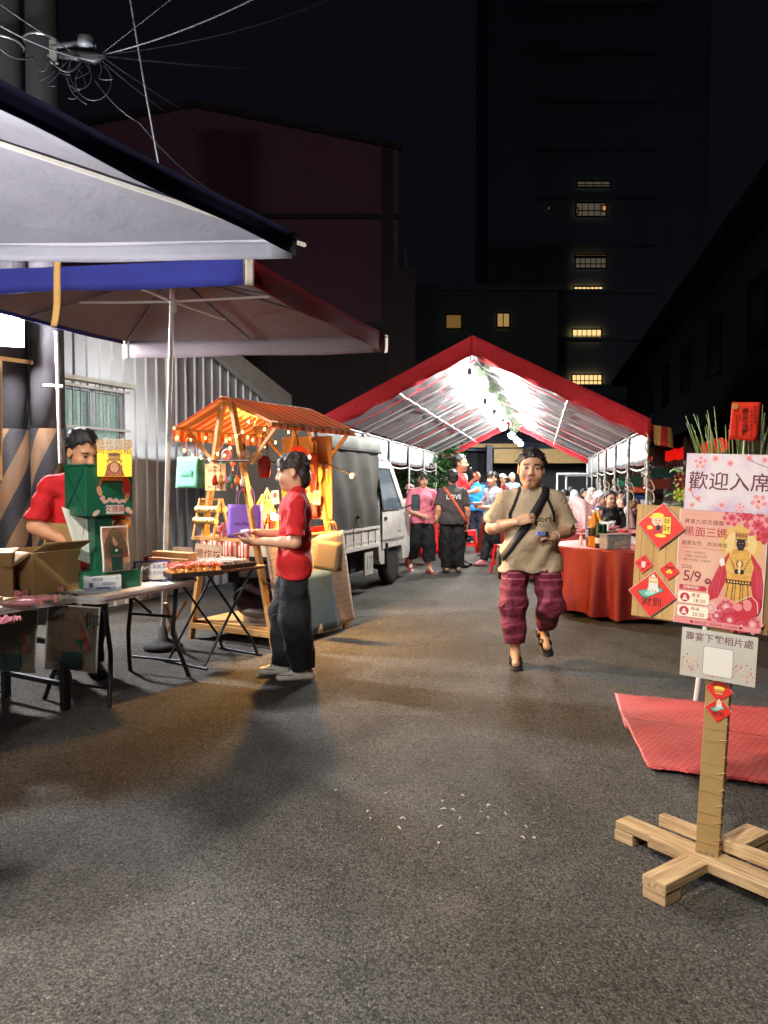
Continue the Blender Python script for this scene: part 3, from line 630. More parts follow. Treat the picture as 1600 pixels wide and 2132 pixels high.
# ---- asphalt ---------------------------------------------------------------
def asphalt():
    m = mat('asphalt', (62, 60, 57), .82, var=0); N, L, B = nodes(m)
    tc = N.new('ShaderNodeTexCoord')
    def noise(sc, det=3, rough=.6): n = N.new('ShaderNodeTexNoise'); n.inputs['Scale'].default_value = sc; n.inputs['Detail'].default_value = det; n.inputs['Roughness'].default_value = rough; L.new(tc.outputs['Object'], n.inputs['Vector']); return n.outputs['Fac']
    def ramp(x, a, b, c, d): r = N.new('ShaderNodeMapRange'); r.inputs[1].default_value = a; r.inputs[2].default_value = b; r.inputs[3].default_value = c; r.inputs[4].default_value = d; L.new(x, r.inputs[0]); return r.outputs[0]
    def mul(a, b): q = N.new('ShaderNodeMath'); q.operation = 'MULTIPLY'; L.new(a, q.inputs[0]); L.new(b, q.inputs[1]) if not isinstance(b, (int, float)) else setattr(q.inputs[1], 'default_value', b); return q.outputs[0]
    def add(a, b): q = N.new('ShaderNodeMath'); q.operation = 'ADD'; L.new(a, q.inputs[0]); L.new(b, q.inputs[1]); return q.outputs[0]
    big = ramp(noise(.55, 5), .35, .65, .8, 1.18); mid = ramp(noise(4.5, 4), .3, .7, .88, 1.12)
    vo = N.new('ShaderNodeTexVoronoi'); vo.inputs['Scale'].default_value = 125; L.new(tc.outputs['Object'], vo.inputs['Vector'])
    hs = N.new('ShaderNodeSeparateColor'); L.new(vo.outputs['Color'], hs.inputs[0])
    stone = ramp(hs.outputs[0], 0, 1, .58, 1.42); chip = ramp(hs.outputs[1], .992, .997, 0, 1.5)
    gap = ramp(vo.outputs['Distance'], .25, .75, 1.1, .5)
    fac = mul(mul(mul(big, mid), mul(stone, gap)), 1.0)
    fac = add(fac, mul(chip, .9))
    patch = ramp(noise(.42, 2, .4), .50, .515, 1.0, .86); stain = ramp(noise(1.15, 5, .7), .60, .72, 1.0, .62); fac = mul(mul(fac, patch), stain)
    v2 = N.new('ShaderNodeTexVoronoi'); v2.inputs['Scale'].default_value = 58; L.new(tc.outputs['Object'], v2.inputs['Vector']); h2 = N.new('ShaderNodeSeparateColor'); L.new(v2.outputs['Color'], h2.inputs[0]); pit = mul(ramp(h2.outputs[0], .80, .86, 0, .62), ramp(v2.outputs['Distance'], .2, .5, 1, 0)); inv = N.new('ShaderNodeMath'); inv.operation = 'SUBTRACT'; inv.inputs[0].default_value = 1; L.new(pit, inv.inputs[1]); fac = mul(fac, inv.outputs[0]); fac = add(fac, mul(mul(ramp(h2.outputs[1], .93, .97, 0, .5), ramp(v2.outputs['Distance'], .1, .45, 1, 0)), 1.0))
    wv = N.new('ShaderNodeTexVoronoi'); wv.feature = 'DISTANCE_TO_EDGE'; wv.inputs['Scale'].default_value = .34; nz = N.new('ShaderNodeTexNoise'); nz.inputs['Scale'].default_value = 2.6; nz.inputs['Detail'].default_value = 5; L.new(tc.outputs['Object'], nz.inputs['Vector']); va = N.new('ShaderNodeVectorMath'); va.operation = 'MULTIPLY_ADD'; va.inputs[1].default_value = (.55, .55, .55); L.new(nz.outputs['Color'], va.inputs[0]); L.new(tc.outputs['Object'], va.inputs[2]); L.new(va.outputs[0], wv.inputs['Vector'])
    crack = ramp(wv.outputs['Distance'], .0008, .003, .72, 1.0); fac = mul(fac, crack)
    mx = N.new('ShaderNodeMix'); mx.data_type = 'RGBA'; mx.blend_type = 'MULTIPLY'; mx.inputs[0].default_value = 1; mx.inputs[6].default_value = (.124, .116, .103, 1)
    L.new(fac, mx.inputs[7]); L.new(mx.outputs[2], B.inputs['Base Color'])
    L.new(ramp(noise(1.7, 4), .3, .7, .86, 1.0), B.inputs['Roughness']); B.inputs['Specular IOR Level'].default_value = .3
    h = add(mul(ramp(vo.outputs['Distance'], 0, .8, 1, 0), 1.0), mul(noise(46, 5, .75), 2.0)); h = add(h, mul(noise(7, 3), .9))
    bp = N.new('ShaderNodeBump'); bp.inputs['Strength'].default_value = 1; bp.inputs['Distance'].default_value = .008; L.new(h, bp.inputs['Height']); L.new(bp.outputs[0], B.inputs['Normal'])
    return m
MB().add([(-120, -30, 0), (120, -30, 0), (120, 220, 0), (-120, 220, 0)], [(0, 1, 2, 3)], asphalt()).build('ground', kind='structure')

# ---- lamps that show in the photograph ---------------------------------------
def floodlight(label, pos, aim, strength, size=(.30, .24), col=(255, 250, 246), mount=None):
    t = thing('floodlight', label, 'floodlight', pos); d = (V(aim)-V(pos)).normalized(); M = d.to_track_quat('Y', 'Z').to_matrix()
    w, h = size; dk = mat('lamp_black', (22, 22, 24), .5)
    mb = MB(); mb.box(M @ V((0, -.04, 0)), (w+.03, .06, h+.03), dk, M, .008)
    for k in range(7): mb.box(M @ V((-.4*w+.8*w*k/6, -.085, 0)), (.006, .04, h*.8), dk, M)
    mb.build('housing', t)
    MB().box(M @ V((0, -.004, 0)), (w, .006, h), emis('led_%d' % strength, col, strength), M).build('lens', t)
    br = MB(); br.tube([M @ V((-w/2-.02, -.04, 0)), M @ V((-w/2-.03, -.16, 0)), M @ V((w/2+.03, -.16, 0)), M @ V((w/2+.02, -.04, 0))], .008, dk)
    if mount is not None: br.tube([M @ V((0, -.16, 0)), V(mount)-V(pos)], .012, dk)
    br.build('bracket', t); return t
LAMP1 = (-3.60, 7.35, 2.92)
t = thing('box_lamp', 'square white work lamp glaring in front of the utility poles at the left edge', 'lamp', LAMP1, R(22)); m = MB(); m.box((0, 0, 0), (.26, .13, .26), emis('lamp_white', (252, 251, 255), 2300), bev=.05); m.build('diffuser', t)
m = MB(); m.box((0, .082, 0), (.33, .03, .33), mat('lamp_black', (22, 22, 24), .5)); m.tube([(0, .09, .0), (-.02, .3, .0), (-.02, .48, .0)], .012, mat('lamp_black')); m.build('bracket', t)  # back plate widened to shield the pole from the lamp

# ---- umbrellas ------------------------------------------------------------
steel = mat('painted_steel', (205, 205, 200), .4, .1, var=.08, vs=20)
galv = mat('galvanised', (150, 152, 152), .35, .8, var=.15, vs=12)
def umbrella(label, A, apex_z, side_mats, lining, top_m, valance, pole_base, hub_z, tip=True, sag=.02):
    A = [V(a) for a in A]; c = sum(A, V())/4; ap = V((c.x, c.y, apex_z)); t = thing('market_umbrella', label, 'umbrella', (c.x, c.y, 0)); O = V((c.x, c.y, 0))
    mb = MB()
    for i in range(4):
        a, b = A[i]-O, A[(i+1) % 4]-O; p = ap-O; up = V((0, 0, 1))
        def fn(u, v, lift, a=a, b=b, p=p):
            e = a.lerp(b, u); q = p.lerp(e, v); q.z -= sag*math.sin(math.pi*u)*v*v*.8+.012*math.sin(u*23+v*9)*v*(1-v); q.z += lift; return q
        mb.grid(lambda u, v: fn(u, v, 0), 14, 10, lining); mb.grid(lambda u, v: fn(u, v, .006), 14, 10, top_m[i] if isinstance(top_m, list) else top_m)
    mb.build('canopy', t)
    for i in range(4):
        a, b = A[i]-O, A[(i+1) % 4]-O; d = (b-a).normalized(); n = d.cross(V((0, 0, 1)))
        if n.dot(a) < 0: n = -n
        def fv(u, v, a=a, b=b, n=n): 
            p = a.lerp(b, .012+.976*u)+n*(.012+.012*math.sin(u*17+i*2)*v); p.z -= sag*.8*math.sin(math.pi*u)+valance*v*(.25 if i == 2 else 1)*(1+.05*math.sin(u*9))-.008; return p
        m2 = MB(); m2.grid(fv, 26, 3, side_mats[i], True, .004); m2.build('valance', t)
    for i in range(8):
        e = A[i//2]-O if i % 2 == 0 else (A[i//2]+A[(i//2+1) % 4])/2-O-V((0, 0, sag*.8)); p = ap-O
        r_ = MB(); r_.beam(p-V((0, 0, .02)), e.lerp(p, -.015 if i % 2 == 0 else .03)-V((0, 0, .018)), .018, .012, mat('rib_grey', (84, 80, 88), .5) if tip else steel)
        ro = r_.build('rib', t); q = p.lerp(e, .62)-V((0, 0, .03))
        if i % 2: MB().beam((0, 0, hub_z), q, .02, .016, steel).build('strut', t)
    for i in range(4 if tip else 0):
        m2 = MB(); e = A[i]-O; u = (e-V((0, 0, e.z))).normalized(); s_ = V((-u.y, u.x, 0)); m2.grid(lambda a, b: e+u*(.022+.006*math.sin(b*3))+s_*(a-.5)*.06-V((0, 0, .0+valance*1.02*b)), 4, 5, mat('white_tape', (205, 198, 190), .7), True, .003); m2.build('corner_tape', t)
    creases(lining, .11)
    pm = MB(); pb = V(pole_base)-O; pm.tube([pb, ap-O-V((0, 0, .05))], .021, steel, 12); pm.tube([V((0, 0, hub_z-.09)).lerp(pb, 0), V((0, 0, hub_z+.02))], .032, steel, 12); pm.build('pole', t)
    bs = MB(); bs.lathe([(.0, 0), (.16, 0), (.17, .03), (.12, .06), (.05, .09), (.03, .2), (0, .2)], mat('umbrella_base', (34, 34, 36), .8), pb); bs.build('base', t)
    return t
navy = mat('umbrella_navy', (34, 36, 82), .9, spec=.08, var=.1, vs=5); lining = mat('umbrella_lining', (98, 89, 94), .75, var=.1, vs=3, bump=.15, bs=9); dred = mat('umbrella_darkred', (96, 12, 26), .9, spec=.08, var=.1, vs=5); lin1 = mat('umbrella_lining_silver', (138, 140, 156), .6, var=.12, vs=4, bump=.35, bs=7); navyd = mat('umbrella_navy_dark', (22, 25, 48), .9, spec=.08, var=.1, vs=5)
k_ = 1.3; U2 = [(x*k_, y*k_, CH+1.15*k_) for x, y in ((-.7, 4.0), (0, 6.03), (-2.1, 6.3), (-2.8, 4.27))]
blu = mat('umbrella_blue', (56, 62, 146), .9, spec=.08, var=.08, vs=5)
umbrella('square market umbrella with a blue front edge and dark red side over the stall', U2, CH+1.40*k_, [dred, lining, navy, blu], lining, [dred, dred, blu, blu], .175, (-1.93, 6.66, 0), CH+1.2*k_)
P0 = atz(622, 497, 2.5); P1 = atz(0, 165, 2.5); e1 = (P0-P1).normalized()
U1 = [P0-e1*2.6, P0, P0+V((-2.6, .02, 0)), P0-e1*2.6+V((-2.6, .02, 0))]
u1 = umbrella('large navy market umbrella with a silver lining cut off by the left edge', U1, 2.80, [navyd, lin1, navyd, navyd], lin1, navy, .085, ((sum(U1, V())/4).x, (sum(U1, V())/4).y, 0), 2.4, False)
UC = sum(U1, V())/4
LAMP2 = (UC.x+.30, UC.y-.55, 1.95)
floodlight('white floodlight clamped to the pole of the navy umbrella', LAMP2, (LAMP2[0]+3, LAMP2[1]+1.8, LAMP2[2]+.9), 430, (.3, .22), (255, 247, 238), (UC.x, UC.y, 2.1))
# yellow webbing strap over the front edge
mb = MB(); a = at(122, 545, 5.16); b = at(113, 680, 5.16)
mb.grid(lambda u, v: a.lerp(b, u)+V((.022*(v-.5)*2+.012*math.sin(u*3), -.015-.012*math.sin(u*6), 0)), 12, 2, two_tone('strap_yellow', (205, 150, 70), (226, 190, 120), 60, .4, .6, (1, 0, 0), 0, .6, 0, 'wave'), True, .004)
mb.build('webbing_strap', label='yellow webbing strap hanging over the blue umbrella edge', cat='strap')

# ---- utility poles -----------------------------------------------------------
conc = two_tone('pole_concrete', (46, 44, 48), (32, 31, 34), 6, .35, .7, (1, 1, .25), 6, .85, .2)
yel = two_tone('stripe_yellow', (104, 72, 42), (62, 50, 40), 5, .35, .7, (1, 1, .4), 7, .6); blk = mat('stripe_black', (26, 24, 26), .55, var=.2, vs=7)
for (x, y, r0, ph, lb) in ((-3.86, 8.0, .175, 0, 'utility pole at the left edge, weathered stripes peeling near its foot'), (-3.46, 7.95, .17, .45, 'utility pole with black and yellow stripes beside the window')):
    t = thing('utility_pole', lb, 'utility pole', (x, y, 0)); MB().lathe([(r0, 0), (r0*.93, 5), (r0*.84, 10), (r0*.84, 10.1)], conc, seg=28).build('shaft', t)
    mb = MB(); n, k_ = 30, 40
    vs = [(math.cos(2*math.pi*(i/n+j/k_*.8))*(r0+.004), math.sin(2*math.pi*(i/n+j/k_*.8))*(r0+.004), .25+1.75*j/k_) for j in range(k_+1) for i in range(n)]
    for j in range(k_):
        for i in range(n):
            if lb[18] == 'l' and j < 20 and math.sin(i*1.7+j*.9)+math.sin(i*.5-j*1.3) > .7: continue
            mb.add([vs[j*n+i], vs[j*n+(i+1) % n], vs[(j+1)*n+(i+1) % n], vs[(j+1)*n+i]], [(0, 1, 2, 3)], yel if ((i+int(ph*16))//5) % 2 else blk, True)
    mb.build('warning_stripes', t)
    for z in (4.6, 5.9): st = MB(); st.tube([(r0*1.0*math.cos(a), r0*1.0*math.sin(a), z) for a in [k*2*math.pi/20 for k in range(20)]], .012, galv, 6, closed=True); st.build('steel_band', t)
# ---- cables -------------------------------------------------------------------
cab = mat('cable_black', (36, 38, 42), .5, var=0); cabl = mat('cable_grey', (84, 88, 92), .5, var=0)
def cable(label, pts, r=.011, sag=.0, m=None, n=24, name='overhead_cable', cat='cable', group='overhead cables'):
    pts = [V(p) for p in pts]; out = []
    for a, b in zip(pts, pts[1:]):
        for k in range(n): u = k/n; p = a.lerp(b, u); p.z -= sag*4*u*(1-u); out.append(p)
    out.append(pts[-1]); mb = MB(); mb.tube(out, r*.62, m or cab, 6); return mb.build(name, label=label, cat=cat, group=group)
J = at(175, 122, 7.4)
cable('overhead cable entering at the top left corner above the poles', [at(-60, -35, 6.6), J], .009, .02)
cable('second overhead cable down from the top left edge to the splice', [at(-60, 15, 6.6), J], .012, .06, cabl)
cable('slack loop of thick cable sagging across the two poles', [at(-40, 50, 6.9), at(70, 118, 7.3), at(105, 122, 7.3), J], .014, .12)
cable('steep overhead cable from the splice to the top edge', [J+V((.15, 0, .03)), at(380, -20, 7.0)], .007)
cable('pale overhead cable fanning out to the top centre', [J+V((.2, 0, .04)), at(560, -18, 7.0)], .010, .05, cabl)
cable('thin overhead cable fanning out just below the pale one', [J+V((.2, 0, .04)), at(720, -15, 8.5)], .008, .1)
cable('nearly level pair of cables crossing the dark sky', [J+V((.2, 0, .02)), at(640, 148, 14), at(1140, 168, 30)], .011, .03, cabl)
cable('overhead cable falling from the splice past the dark red building', [J+V((.2, 0, 0)), at(560, 315, 14), at(840, 440, 23), at(1230, 600, 42)], .011, .1)
cable('lowest overhead cable falling toward the lit windows', [J+V((.18, 0, -.03)), at(500, 322, 13), at(840, 478, 23), at(1180, 615, 42)], .010, .1)
cable('far cable from the dark red building toward the apartment block', [at(845, 350, 23), at(1190, 450, 42)], .014, .2, cabl)
cable('thin drop wire hanging from the splice behind the navy umbrella', [J+V((.1, 0, -.2)), at(290, 255, 7.6), at(430, 390, 8.5)], .006, .05)
cable('pale steel guy wire slanting down behind the navy umbrella', [at(262, -60, 7.2), at(300, 170, 7.6), at(345, 420, 8.2)], .017, 0, cabl, name='guy_wire', cat='guy wire', group=None)
t = thing('cable_splice', 'tangled bundle of cable splices and clamps beside the utility poles', 'cable splice', J); r3 = random.Random(4)
mb = MB(); mb.tube([(-.35, .02, .05), (-.1, 0, .03), (.1, 0, 0), (.2, 0, .02)], [.02, .045, .05, .02], cab, 10); mb.tube([(-.3, 0, .1), (0, -.03, .12), (.12, 0, .1)], .03, cabl, 8); mb.lathe([(.0, -.04), (.07, -.04), (.075, 0), (.07, .04), (0, .04)], cabl, (.04, -.05, .12)); mb.box((-.28, 0, .06), (.07, .05, .2), galv); mb.build('splice_case', t)
for k in range(8):
    x0 = -.3+.055*k; l = r3.uniform(.2, .65); sx = r3.uniform(-.1, .2); pts = [(x0+sx*u+.05*math.sin(u*6+k), -.03*u, .0-l*u*(1.6-u*.9)) for u in [i/12 for i in range(13)]]
    m2 = MB(); m2.tube(pts, .0045, cab, 5); m2.build('wire_end', t)
for k in range(2):
    rr = .12+.05*k; m2 = MB(); m2.tube([(-.05+.13*k+rr*math.cos(a), .02*k, -.16-.04*k+rr*1.05*math.sin(a)) for a in [2.2+i*.36 for i in range(15)]], .0045, cab, 5); m2.build('wire_loop', t)

# ---- corrugated shed -------------------------------------------------------------
SA, SD = V((-3.48, 8.3, 0)), V((.40, .916, 0)).normalized(); SN = V((SD.y, -SD.x, 0))    # along wall, outward
shed = thing('metal_shed', 'pale grey corrugated metal shed with a barred window behind the stall', 'shed', SA)
corr = mat('corrugated_grey', (214, 220, 228), .45, .25, var=.09, vs=3)
def wall_rib(u, n=None):
    ph = (u*5.2) % 1.0; return .020*(1 if .0 <= ph < .16 else (1-(ph-.16)/.07 if ph < .23 else (0 if ph < .93 else (ph-.93)/.07)))
L_ = 4.5; us = []; k = -.15
while k < L_:
    b = math.floor(k*5.2)/5.2
    for q in (0, .16, .23, .93): us.append(b+q/5.2)
    k += 1/5.2
us = sorted(set(round(u, 4) for u in us if -.15 <= u <= L_))
def htop(u): return 3.42 if u < 2.3 else 3.42-(u-2.3)*.30
win0, win1, wz0, wz1 = -.05, .93, 1.15, 2.53
def wp(u, z, o=0): return SD*u+SN*(wall_rib(u)+o)+V((0, 0, z))
mb = MB()
for a, b in zip(us, us[1:]):
    inw = a >= win0-.02 and b <= win1+.02
    segs = [(0, wz0), (wz1, htop((a+b)/2))] if inw else [(0, htop((a+b)/2))]
    for z0, z1 in segs: mb.add([wp(a, z0), wp(b, z0), wp(b, z1 if z1 < 2.6 else htop(b)), wp(a, z1 if z1 < 2.6 else htop(a))], [(0, 1, 2, 3)], corr)
mb.add([SD*-.15, SD*-.15-SN*3, SD*-.15-SN*3+V((0, 0, 3.8)), SD*-.15+V((0, 0, 3.42))], [(0, 1, 2, 3)], corr); mb.add([SD*L_+V((0, 0, 0)), SD*L_-SN*3, SD*L_-SN*3+V((0, 0, 3.4)), SD*L_+V((0, 0, htop(L_)))], [(0, 1, 2, 3)], corr)
mb.build('wall', shed)
mb = MB()   # fascia trim following the roof
mb.prism([(2.1, 3.30), (2.35, 3.30), (L_+.08, htop(L_)-.25), (L_+.14, htop(L_)-.25), (L_+.14, htop(L_)+.10), (2.35, 3.55), (2.1, 3.55)], .1, mat('fascia_white', (200, 204, 196), .5), SN*.04, SD, (0, 0, 1)); mb.prism([(-.15, 3.42), (2.1, 3.42), (2.1, 3.55), (-.15, 3.55)], .09, mat('fascia_white'), SN*.04, SD, (0, 0, 1)); mb.build('fascia', shed)
mb = MB(); a, b = SD*-.15, SD*(L_+.1); mb.add([a+SN*.12+V((0, 0, 3.57)), SD*2.3+SN*.12+V((0, 0, 3.57)), SD*2.3-SN*3+V((0, 0, 3.9)), a-SN*3+V((0, 0, 3.9))], [(0, 1, 2, 3)], corr); mb.add([SD*2.3+SN*.12+V((0, 0, 3.56)), b+SN*.12+V((0, 0, htop(L_)+.11)), b-SN*3+V((0, 0, htop(L_)+.4)), SD*2.3-SN*3+V((0, 0, 3.89))], [(0, 1, 2, 3)], corr); mb.build('roof', shed)
fr = mat('alu_frame', (92, 96, 102), .4, .5)
mb = MB()
for u in (win0+.03, (win0+win1)/2, win1-.03): mb.box(SD*u+SN*-.01+V((0, 0, (wz0+wz1)/2)), (.06, .05, wz1-wz0), fr, Matrix((SD, -SN, (0, 0, 1))).transposed())
for z in (wz0+.03, wz1-.03): mb.box(SD*((win0+win1)/2)+SN*-.008+V((0, 0, z)), (win1-win0, .046, .06), fr, Matrix((SD, -SN, (0, 0, 1))).transposed())
wo = mb.build('window', shed)
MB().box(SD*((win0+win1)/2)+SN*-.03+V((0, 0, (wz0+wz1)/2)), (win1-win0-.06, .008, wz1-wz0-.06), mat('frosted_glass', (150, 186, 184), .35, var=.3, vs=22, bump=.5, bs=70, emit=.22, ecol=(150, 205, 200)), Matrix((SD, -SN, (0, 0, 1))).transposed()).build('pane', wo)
mb = MB(); gm = mat('grille_white', (176, 178, 178), .4)
for k in range(9): u = win0+.04+(win1-win0-.08)*k/8; mb.tube([SD*u+SN*.075+V((0, 0, wz0-.05)), SD*u+SN*.075+V((0, 0, wz1+.02))], .008, gm, 6)
for z in (wz0+.15, 2.06, wz1-.02): mb.beam(SD*(win0-.04)+SN*.085+V((0, 0, z)), SD*(win1+.04)+SN*.085+V((0, 0, z)), .012, .03, gm)
mb.build('grille', wo)
MB().box(SD*((win0+win1)/2)+SN*.07+V((0, 0, wz1+.06)), (win1-win0+.2, .1, .05), mat('fascia_white'), Matrix((SD, -SN, (0, 0, 1))).transposed()).build('lintel', wo)
# phone number painted on the shed wall
sh = Sheet(SA+SD*3.62+SN*.034+V((0, 0, 2.68)), SD, (0, 0, 1)); mk = mat('marker_dark', (46, 46, 52), .6, var=0); rdm = mat('marker_red', (176, 40, 40), .6, var=0)
sh.text('0\n9\n0', -.2, 0, .15, mk, .01, ln=.8); sh.text('搬\n家', .02, -.02, .19, rdm, .02, ln=.8); sh.text('0\n8', .3, -.02, .13, mk, .005, ln=.8)
sh.build('wall_lettering', shed)
cable('thin black wire hanging down the front of the grey shed', [SA+SD*2.0+SN*.06+V((0, 0, 3.3)), SA+SD*2.35+SN*.06+V((0, 0, 1.2))], .008, 0, name='wall_wire', cat='wire', group=None)
# conduit beside the poles
mb = MB(); mb.tube([at(118, 690, 7.6), at(122, 840, 7.6), at(126, 965, 7.6)], .018, mat('conduit_cream', (180, 168, 160), .5), 8); mb.tube([at(92, 803, 7.6), at(131, 805, 7.6)], .018, mat('conduit_cream'), 8); mb.build('conduit_pipe', label='slim cream conduit pipe rising between the poles and the window', cat='pipe')
mb = MB(); mb.beam(at(-20, 743, 7.2), at(68, 755, 7.2), .03, .035, mat('brass_bar', (196, 152, 96), .4)); mb.build('cross_bar', label='short yellow bar fixed across the leftmost utility pole', cat='bar')
mb = MB(); mb.tube([at(1, 750, 7.0), at(2, 1000, 7.0)], .016, mat('brass_bar'), 8); mb.build('upright_bar', label='thin yellow upright at the very left edge', cat='bar')

# ---- dark buildings behind -----------------------------------------------------------
rb = thing('metal_building', 'tall dark red corrugated metal building rising behind the shed', 'building', (-6, 25, 0))
rbm = two_tone('cladding_red', (158, 112, 138), (136, 96, 120), 16, .3, .7, (1, 0, 0), 0, .7, .25, 'wave')
D0 = 0
mb = MB(); mb.prism([(-16, 0), (6.45, 0), (6.45, 12.0), (0, 13.3), (-16, 10.6)], .2, rbm, (0, 0, 0), (1, 0, 0), (0, 0, 1)); mb.add([(6.45, 0, 0), (6.45, 16, 0), (6.45, 16, 12), (6.45, 0, 12)], [(0, 1, 2, 3)], rbm); mb.build('wall', rb)
mb = MB(); mb.beam((-16, -.26, 10.7), (0, -.26, 13.4), .25, .18, mat('trim_dark', (70, 60, 66), .6)); mb.beam((0, -.26, 13.4), (6.6, -.26, 12.05), .25, .18, mat('trim_dark')); mb.build('roof_edge', rb)
mb = MB(); mb.box((-4.5, -.27, 9.9), (22, .12, .14), mat('trim_dark')); mb.box((-4.5, -.3, 6.4), (22, .2, .3), mat('trim_dark')); mb.box((6.1, -.3, 6), (.35, .15, 12), mat('trim_dark')); mb.build('wall_trim', rb)
mb = MB(); mb.box((3.3, -.35, 4.9), (5.6, .3, 2.6), mat('lower_cladding', (78, 72, 74), .7)); mb.build('lower_wall', rb)
mb = MB(); mb.tube([at(845, 520, 24), at(855, 700, 24), at(838, 760, 24)], .1, mat('duct_grey', (110, 104, 104), .5), 8); mb.tube([at(852, 560, 23.9), at(840, 900, 23.9)], .06, mat('duct_grey'), 8); mb.build('drain_pipe', label='crooked grey drain pipe down the corner of the dark red building', cat='pipe')
mb = MB(); mb.box((.55, 23.9, 4), (.8, .8, 8), mat('lower_cladding')); mb.build('brick_pier', label='dark pier at the right corner of the red metal building', cat='pier')

def lit_window(parent, px, py, w, h, D, glow, bars, m, off=0):
    c = at(px, py, D)-V(parent.location); s = D/F; W_, H_ = w*s, h*s
    f = MB(); dk = mat('window_frame_dark', (40, 38, 36), .6)
    for q in (-.5, .5): f.box(c+V((q*W_, -.05, 0)), (.10, .1, H_+.1), dk)
    for q in (-.5, .5): f.box(c+V((0, -.052, q*H_)), (W_+.1, .1, .10), dk)
    for k in range(1, bars+1): f.box(c+V(((k/(bars+1)-.5)*W_, -.054, 0)), (.05, .06, H_), dk)
    if bars > 2: f.box(c+V((0, -.056, -H_*.08)), (W_, .05, .07), dk)
    wn_ = f.build('window', parent); MB().box(c, (W_, .06, H_), m).build('pane', wn_)
warm = emis('window_glow', (255, 214, 140), 1.2); warm2 = emis('window_glow_dim', (226, 180, 104), .45); cool = emis('window_glow_faint', (220, 200, 170), .10)
apt = thing('apartment_block', 'dark apartment block with a column of lit stairwell windows', 'building', (16.5, 60, 0)); am = mat('apartment_wall', (128, 140, 156), .85, var=.12, vs=.4)
MB().box((0, 4.05, 24), (17, 8, 48), am).build('wall', apt)
for k in range(12): MB().box((-.2, -.35, 1.7+3.6*k), (9, .7, .22), am).build('floor_slab', apt)
for (px, py, w, h, b, m) in ((1222, 791, 62, 22, 6, warm), (1222, 698, 60, 24, 5, warm), (1225, 602, 60, 10, 6, warm), (1230, 533, 66, 5, 5, warm2), (1230, 548, 64, 22, 5, cool), (1231, 437, 62, 28, 4, cool), (1258, 434, 9, 12, 0, warm2), (1201, 440, 5, 12, 0, warm2), (1236, 384, 68, 12, 3, cool), (1143, 434, 6, 10, 0, cool)):
    lit_window(apt, px, py, w, h, 59.8, 1, b, m)
hb = thing('concrete_building', 'dark concrete building with two small lit windows above the tent', 'building', (6, 45, 0)); MB().box((-1.7, 4.05, 6.3), (11.6, 8, 12.6), mat('concrete_dark', (84, 94, 98), .85, var=.12, vs=.5)).build('wall', hb)
MB().box((-1.7, -.1, 12.7), (11.8, .5, .35), mat('concrete_dark')).build('parapet', hb)
lit_window(hb, 945, 670, 33, 30, 44.9, 1, 0, emis('curtain_glow', (236, 176, 96), .16)); lit_window(hb, 1048, 667, 27, 30, 44.9, 1, 1, warm2)

# unseen street lamp added behind the camera as front fill for lane and buildings
sl = thing('fill_lamp', 'tall unseen street lamp added behind the camera to fill the asphalt and buildings', 'street lamp', (-5.6, -3.4, 0)); m = MB(); m.tube([(0, 0, 0), (0, 0, 7.9), (.3, .1, 8.4), (2.4, .7, 8.6)], [.1, .075, .05, .045], galv, 12); m.build('post', sl)
m = MB(); m.box((2.7, .78, 8.62), (.7, .34, .1), mat('lamp_grey', (120, 120, 120), .5), (0, 0, R(16)), .03); m.build('lamp_head', sl); m = MB(); m.box((2.7, .78, 8.555), (.55, .26, .03), emis('fill_led', (255, 245, 232), 3500), (0, 0, R(16))); m.build('lens', sl)
# ---- banquet tent ---------------------------------------------------------------
TA = V((.201, .98, 0)).normalized(); TR = V((3.20, 9.35, 2.16)); TL = V((-.735, 10.15, 2.28)); TW = V((TR.x-TL.x, TR.y-TL.y, 0)); TLEN = 12.6
TAPEX = at(985, 712, 9.75)
tent = thing('banquet_tent', 'open gabled banquet tent with a silver lining and red edge band', 'tent', (TR.x, TR.y, 0)); TO = V((TR.x, TR.y, 0))
redt = cloth_m((164, 22, 34), .12)
def tarp_mat():
    m = mat('tarp_silver', (196, 198, 202), .42, var=0, spec=.6); N, L, B = nodes(m)
    tc = N.new('ShaderNodeTexCoord'); mp = N.new('ShaderNodeMapping'); mp.inputs['Scale'].default_value = (1.2, 5, 1.2); mp.inputs['Rotation'].default_value = (0, 0, -.2); L.new(tc.outputs['Object'], mp.inputs[0])
    n = N.new('ShaderNodeTexNoise'); n.inputs['Scale'].default_value = 1.6; n.inputs['Detail'].default_value = 7; n.inputs['Roughness'].default_value = .62; L.new(mp.outputs[0], n.inputs['Vector'])
    n2 = N.new('ShaderNodeTexNoise'); n2.inputs['Scale'].default_value = 5; n2.inputs['Detail'].default_value = 3; L.new(tc.outputs['Object'], n2.inputs['Vector'])
    r = N.new('ShaderNodeMapRange'); r.inputs[1].default_value = .3; r.inputs[2].default_value = .7; r.inputs[3].default_value = .72; r.inputs[4].default_value = 1.08; L.new(n.outputs['Fac'], r.inputs[0])
    mx = N.new('ShaderNodeMix'); mx.data_type = 'RGBA'; mx.blend_type = 'MULTIPLY'; mx.inputs[0].default_value = 1; mx.inputs[6].default_value = lin((74, 75, 78)); L.new(r.outputs[0], mx.inputs[7]); L.new(mx.outputs[2], B.inputs['Base Color'])
    ad = N.new('ShaderNodeMath'); ad.operation = 'ADD'; L.new(n.outputs['Fac'], ad.inputs[0]); L.new(n2.outputs['Fac'], ad.inputs[1])
    bp = N.new('ShaderNodeBump'); bp.inputs['Strength'].default_value = .55; bp.inputs['Distance'].default_value = .06; L.new(ad.outputs[0], bp.inputs['Height']); L.new(bp.outputs[0], B.inputs['Normal'])
    return m
tarp = tarp_mat(); EL, ER, AP = TL-TO, TR-TO, TAPEX-TO
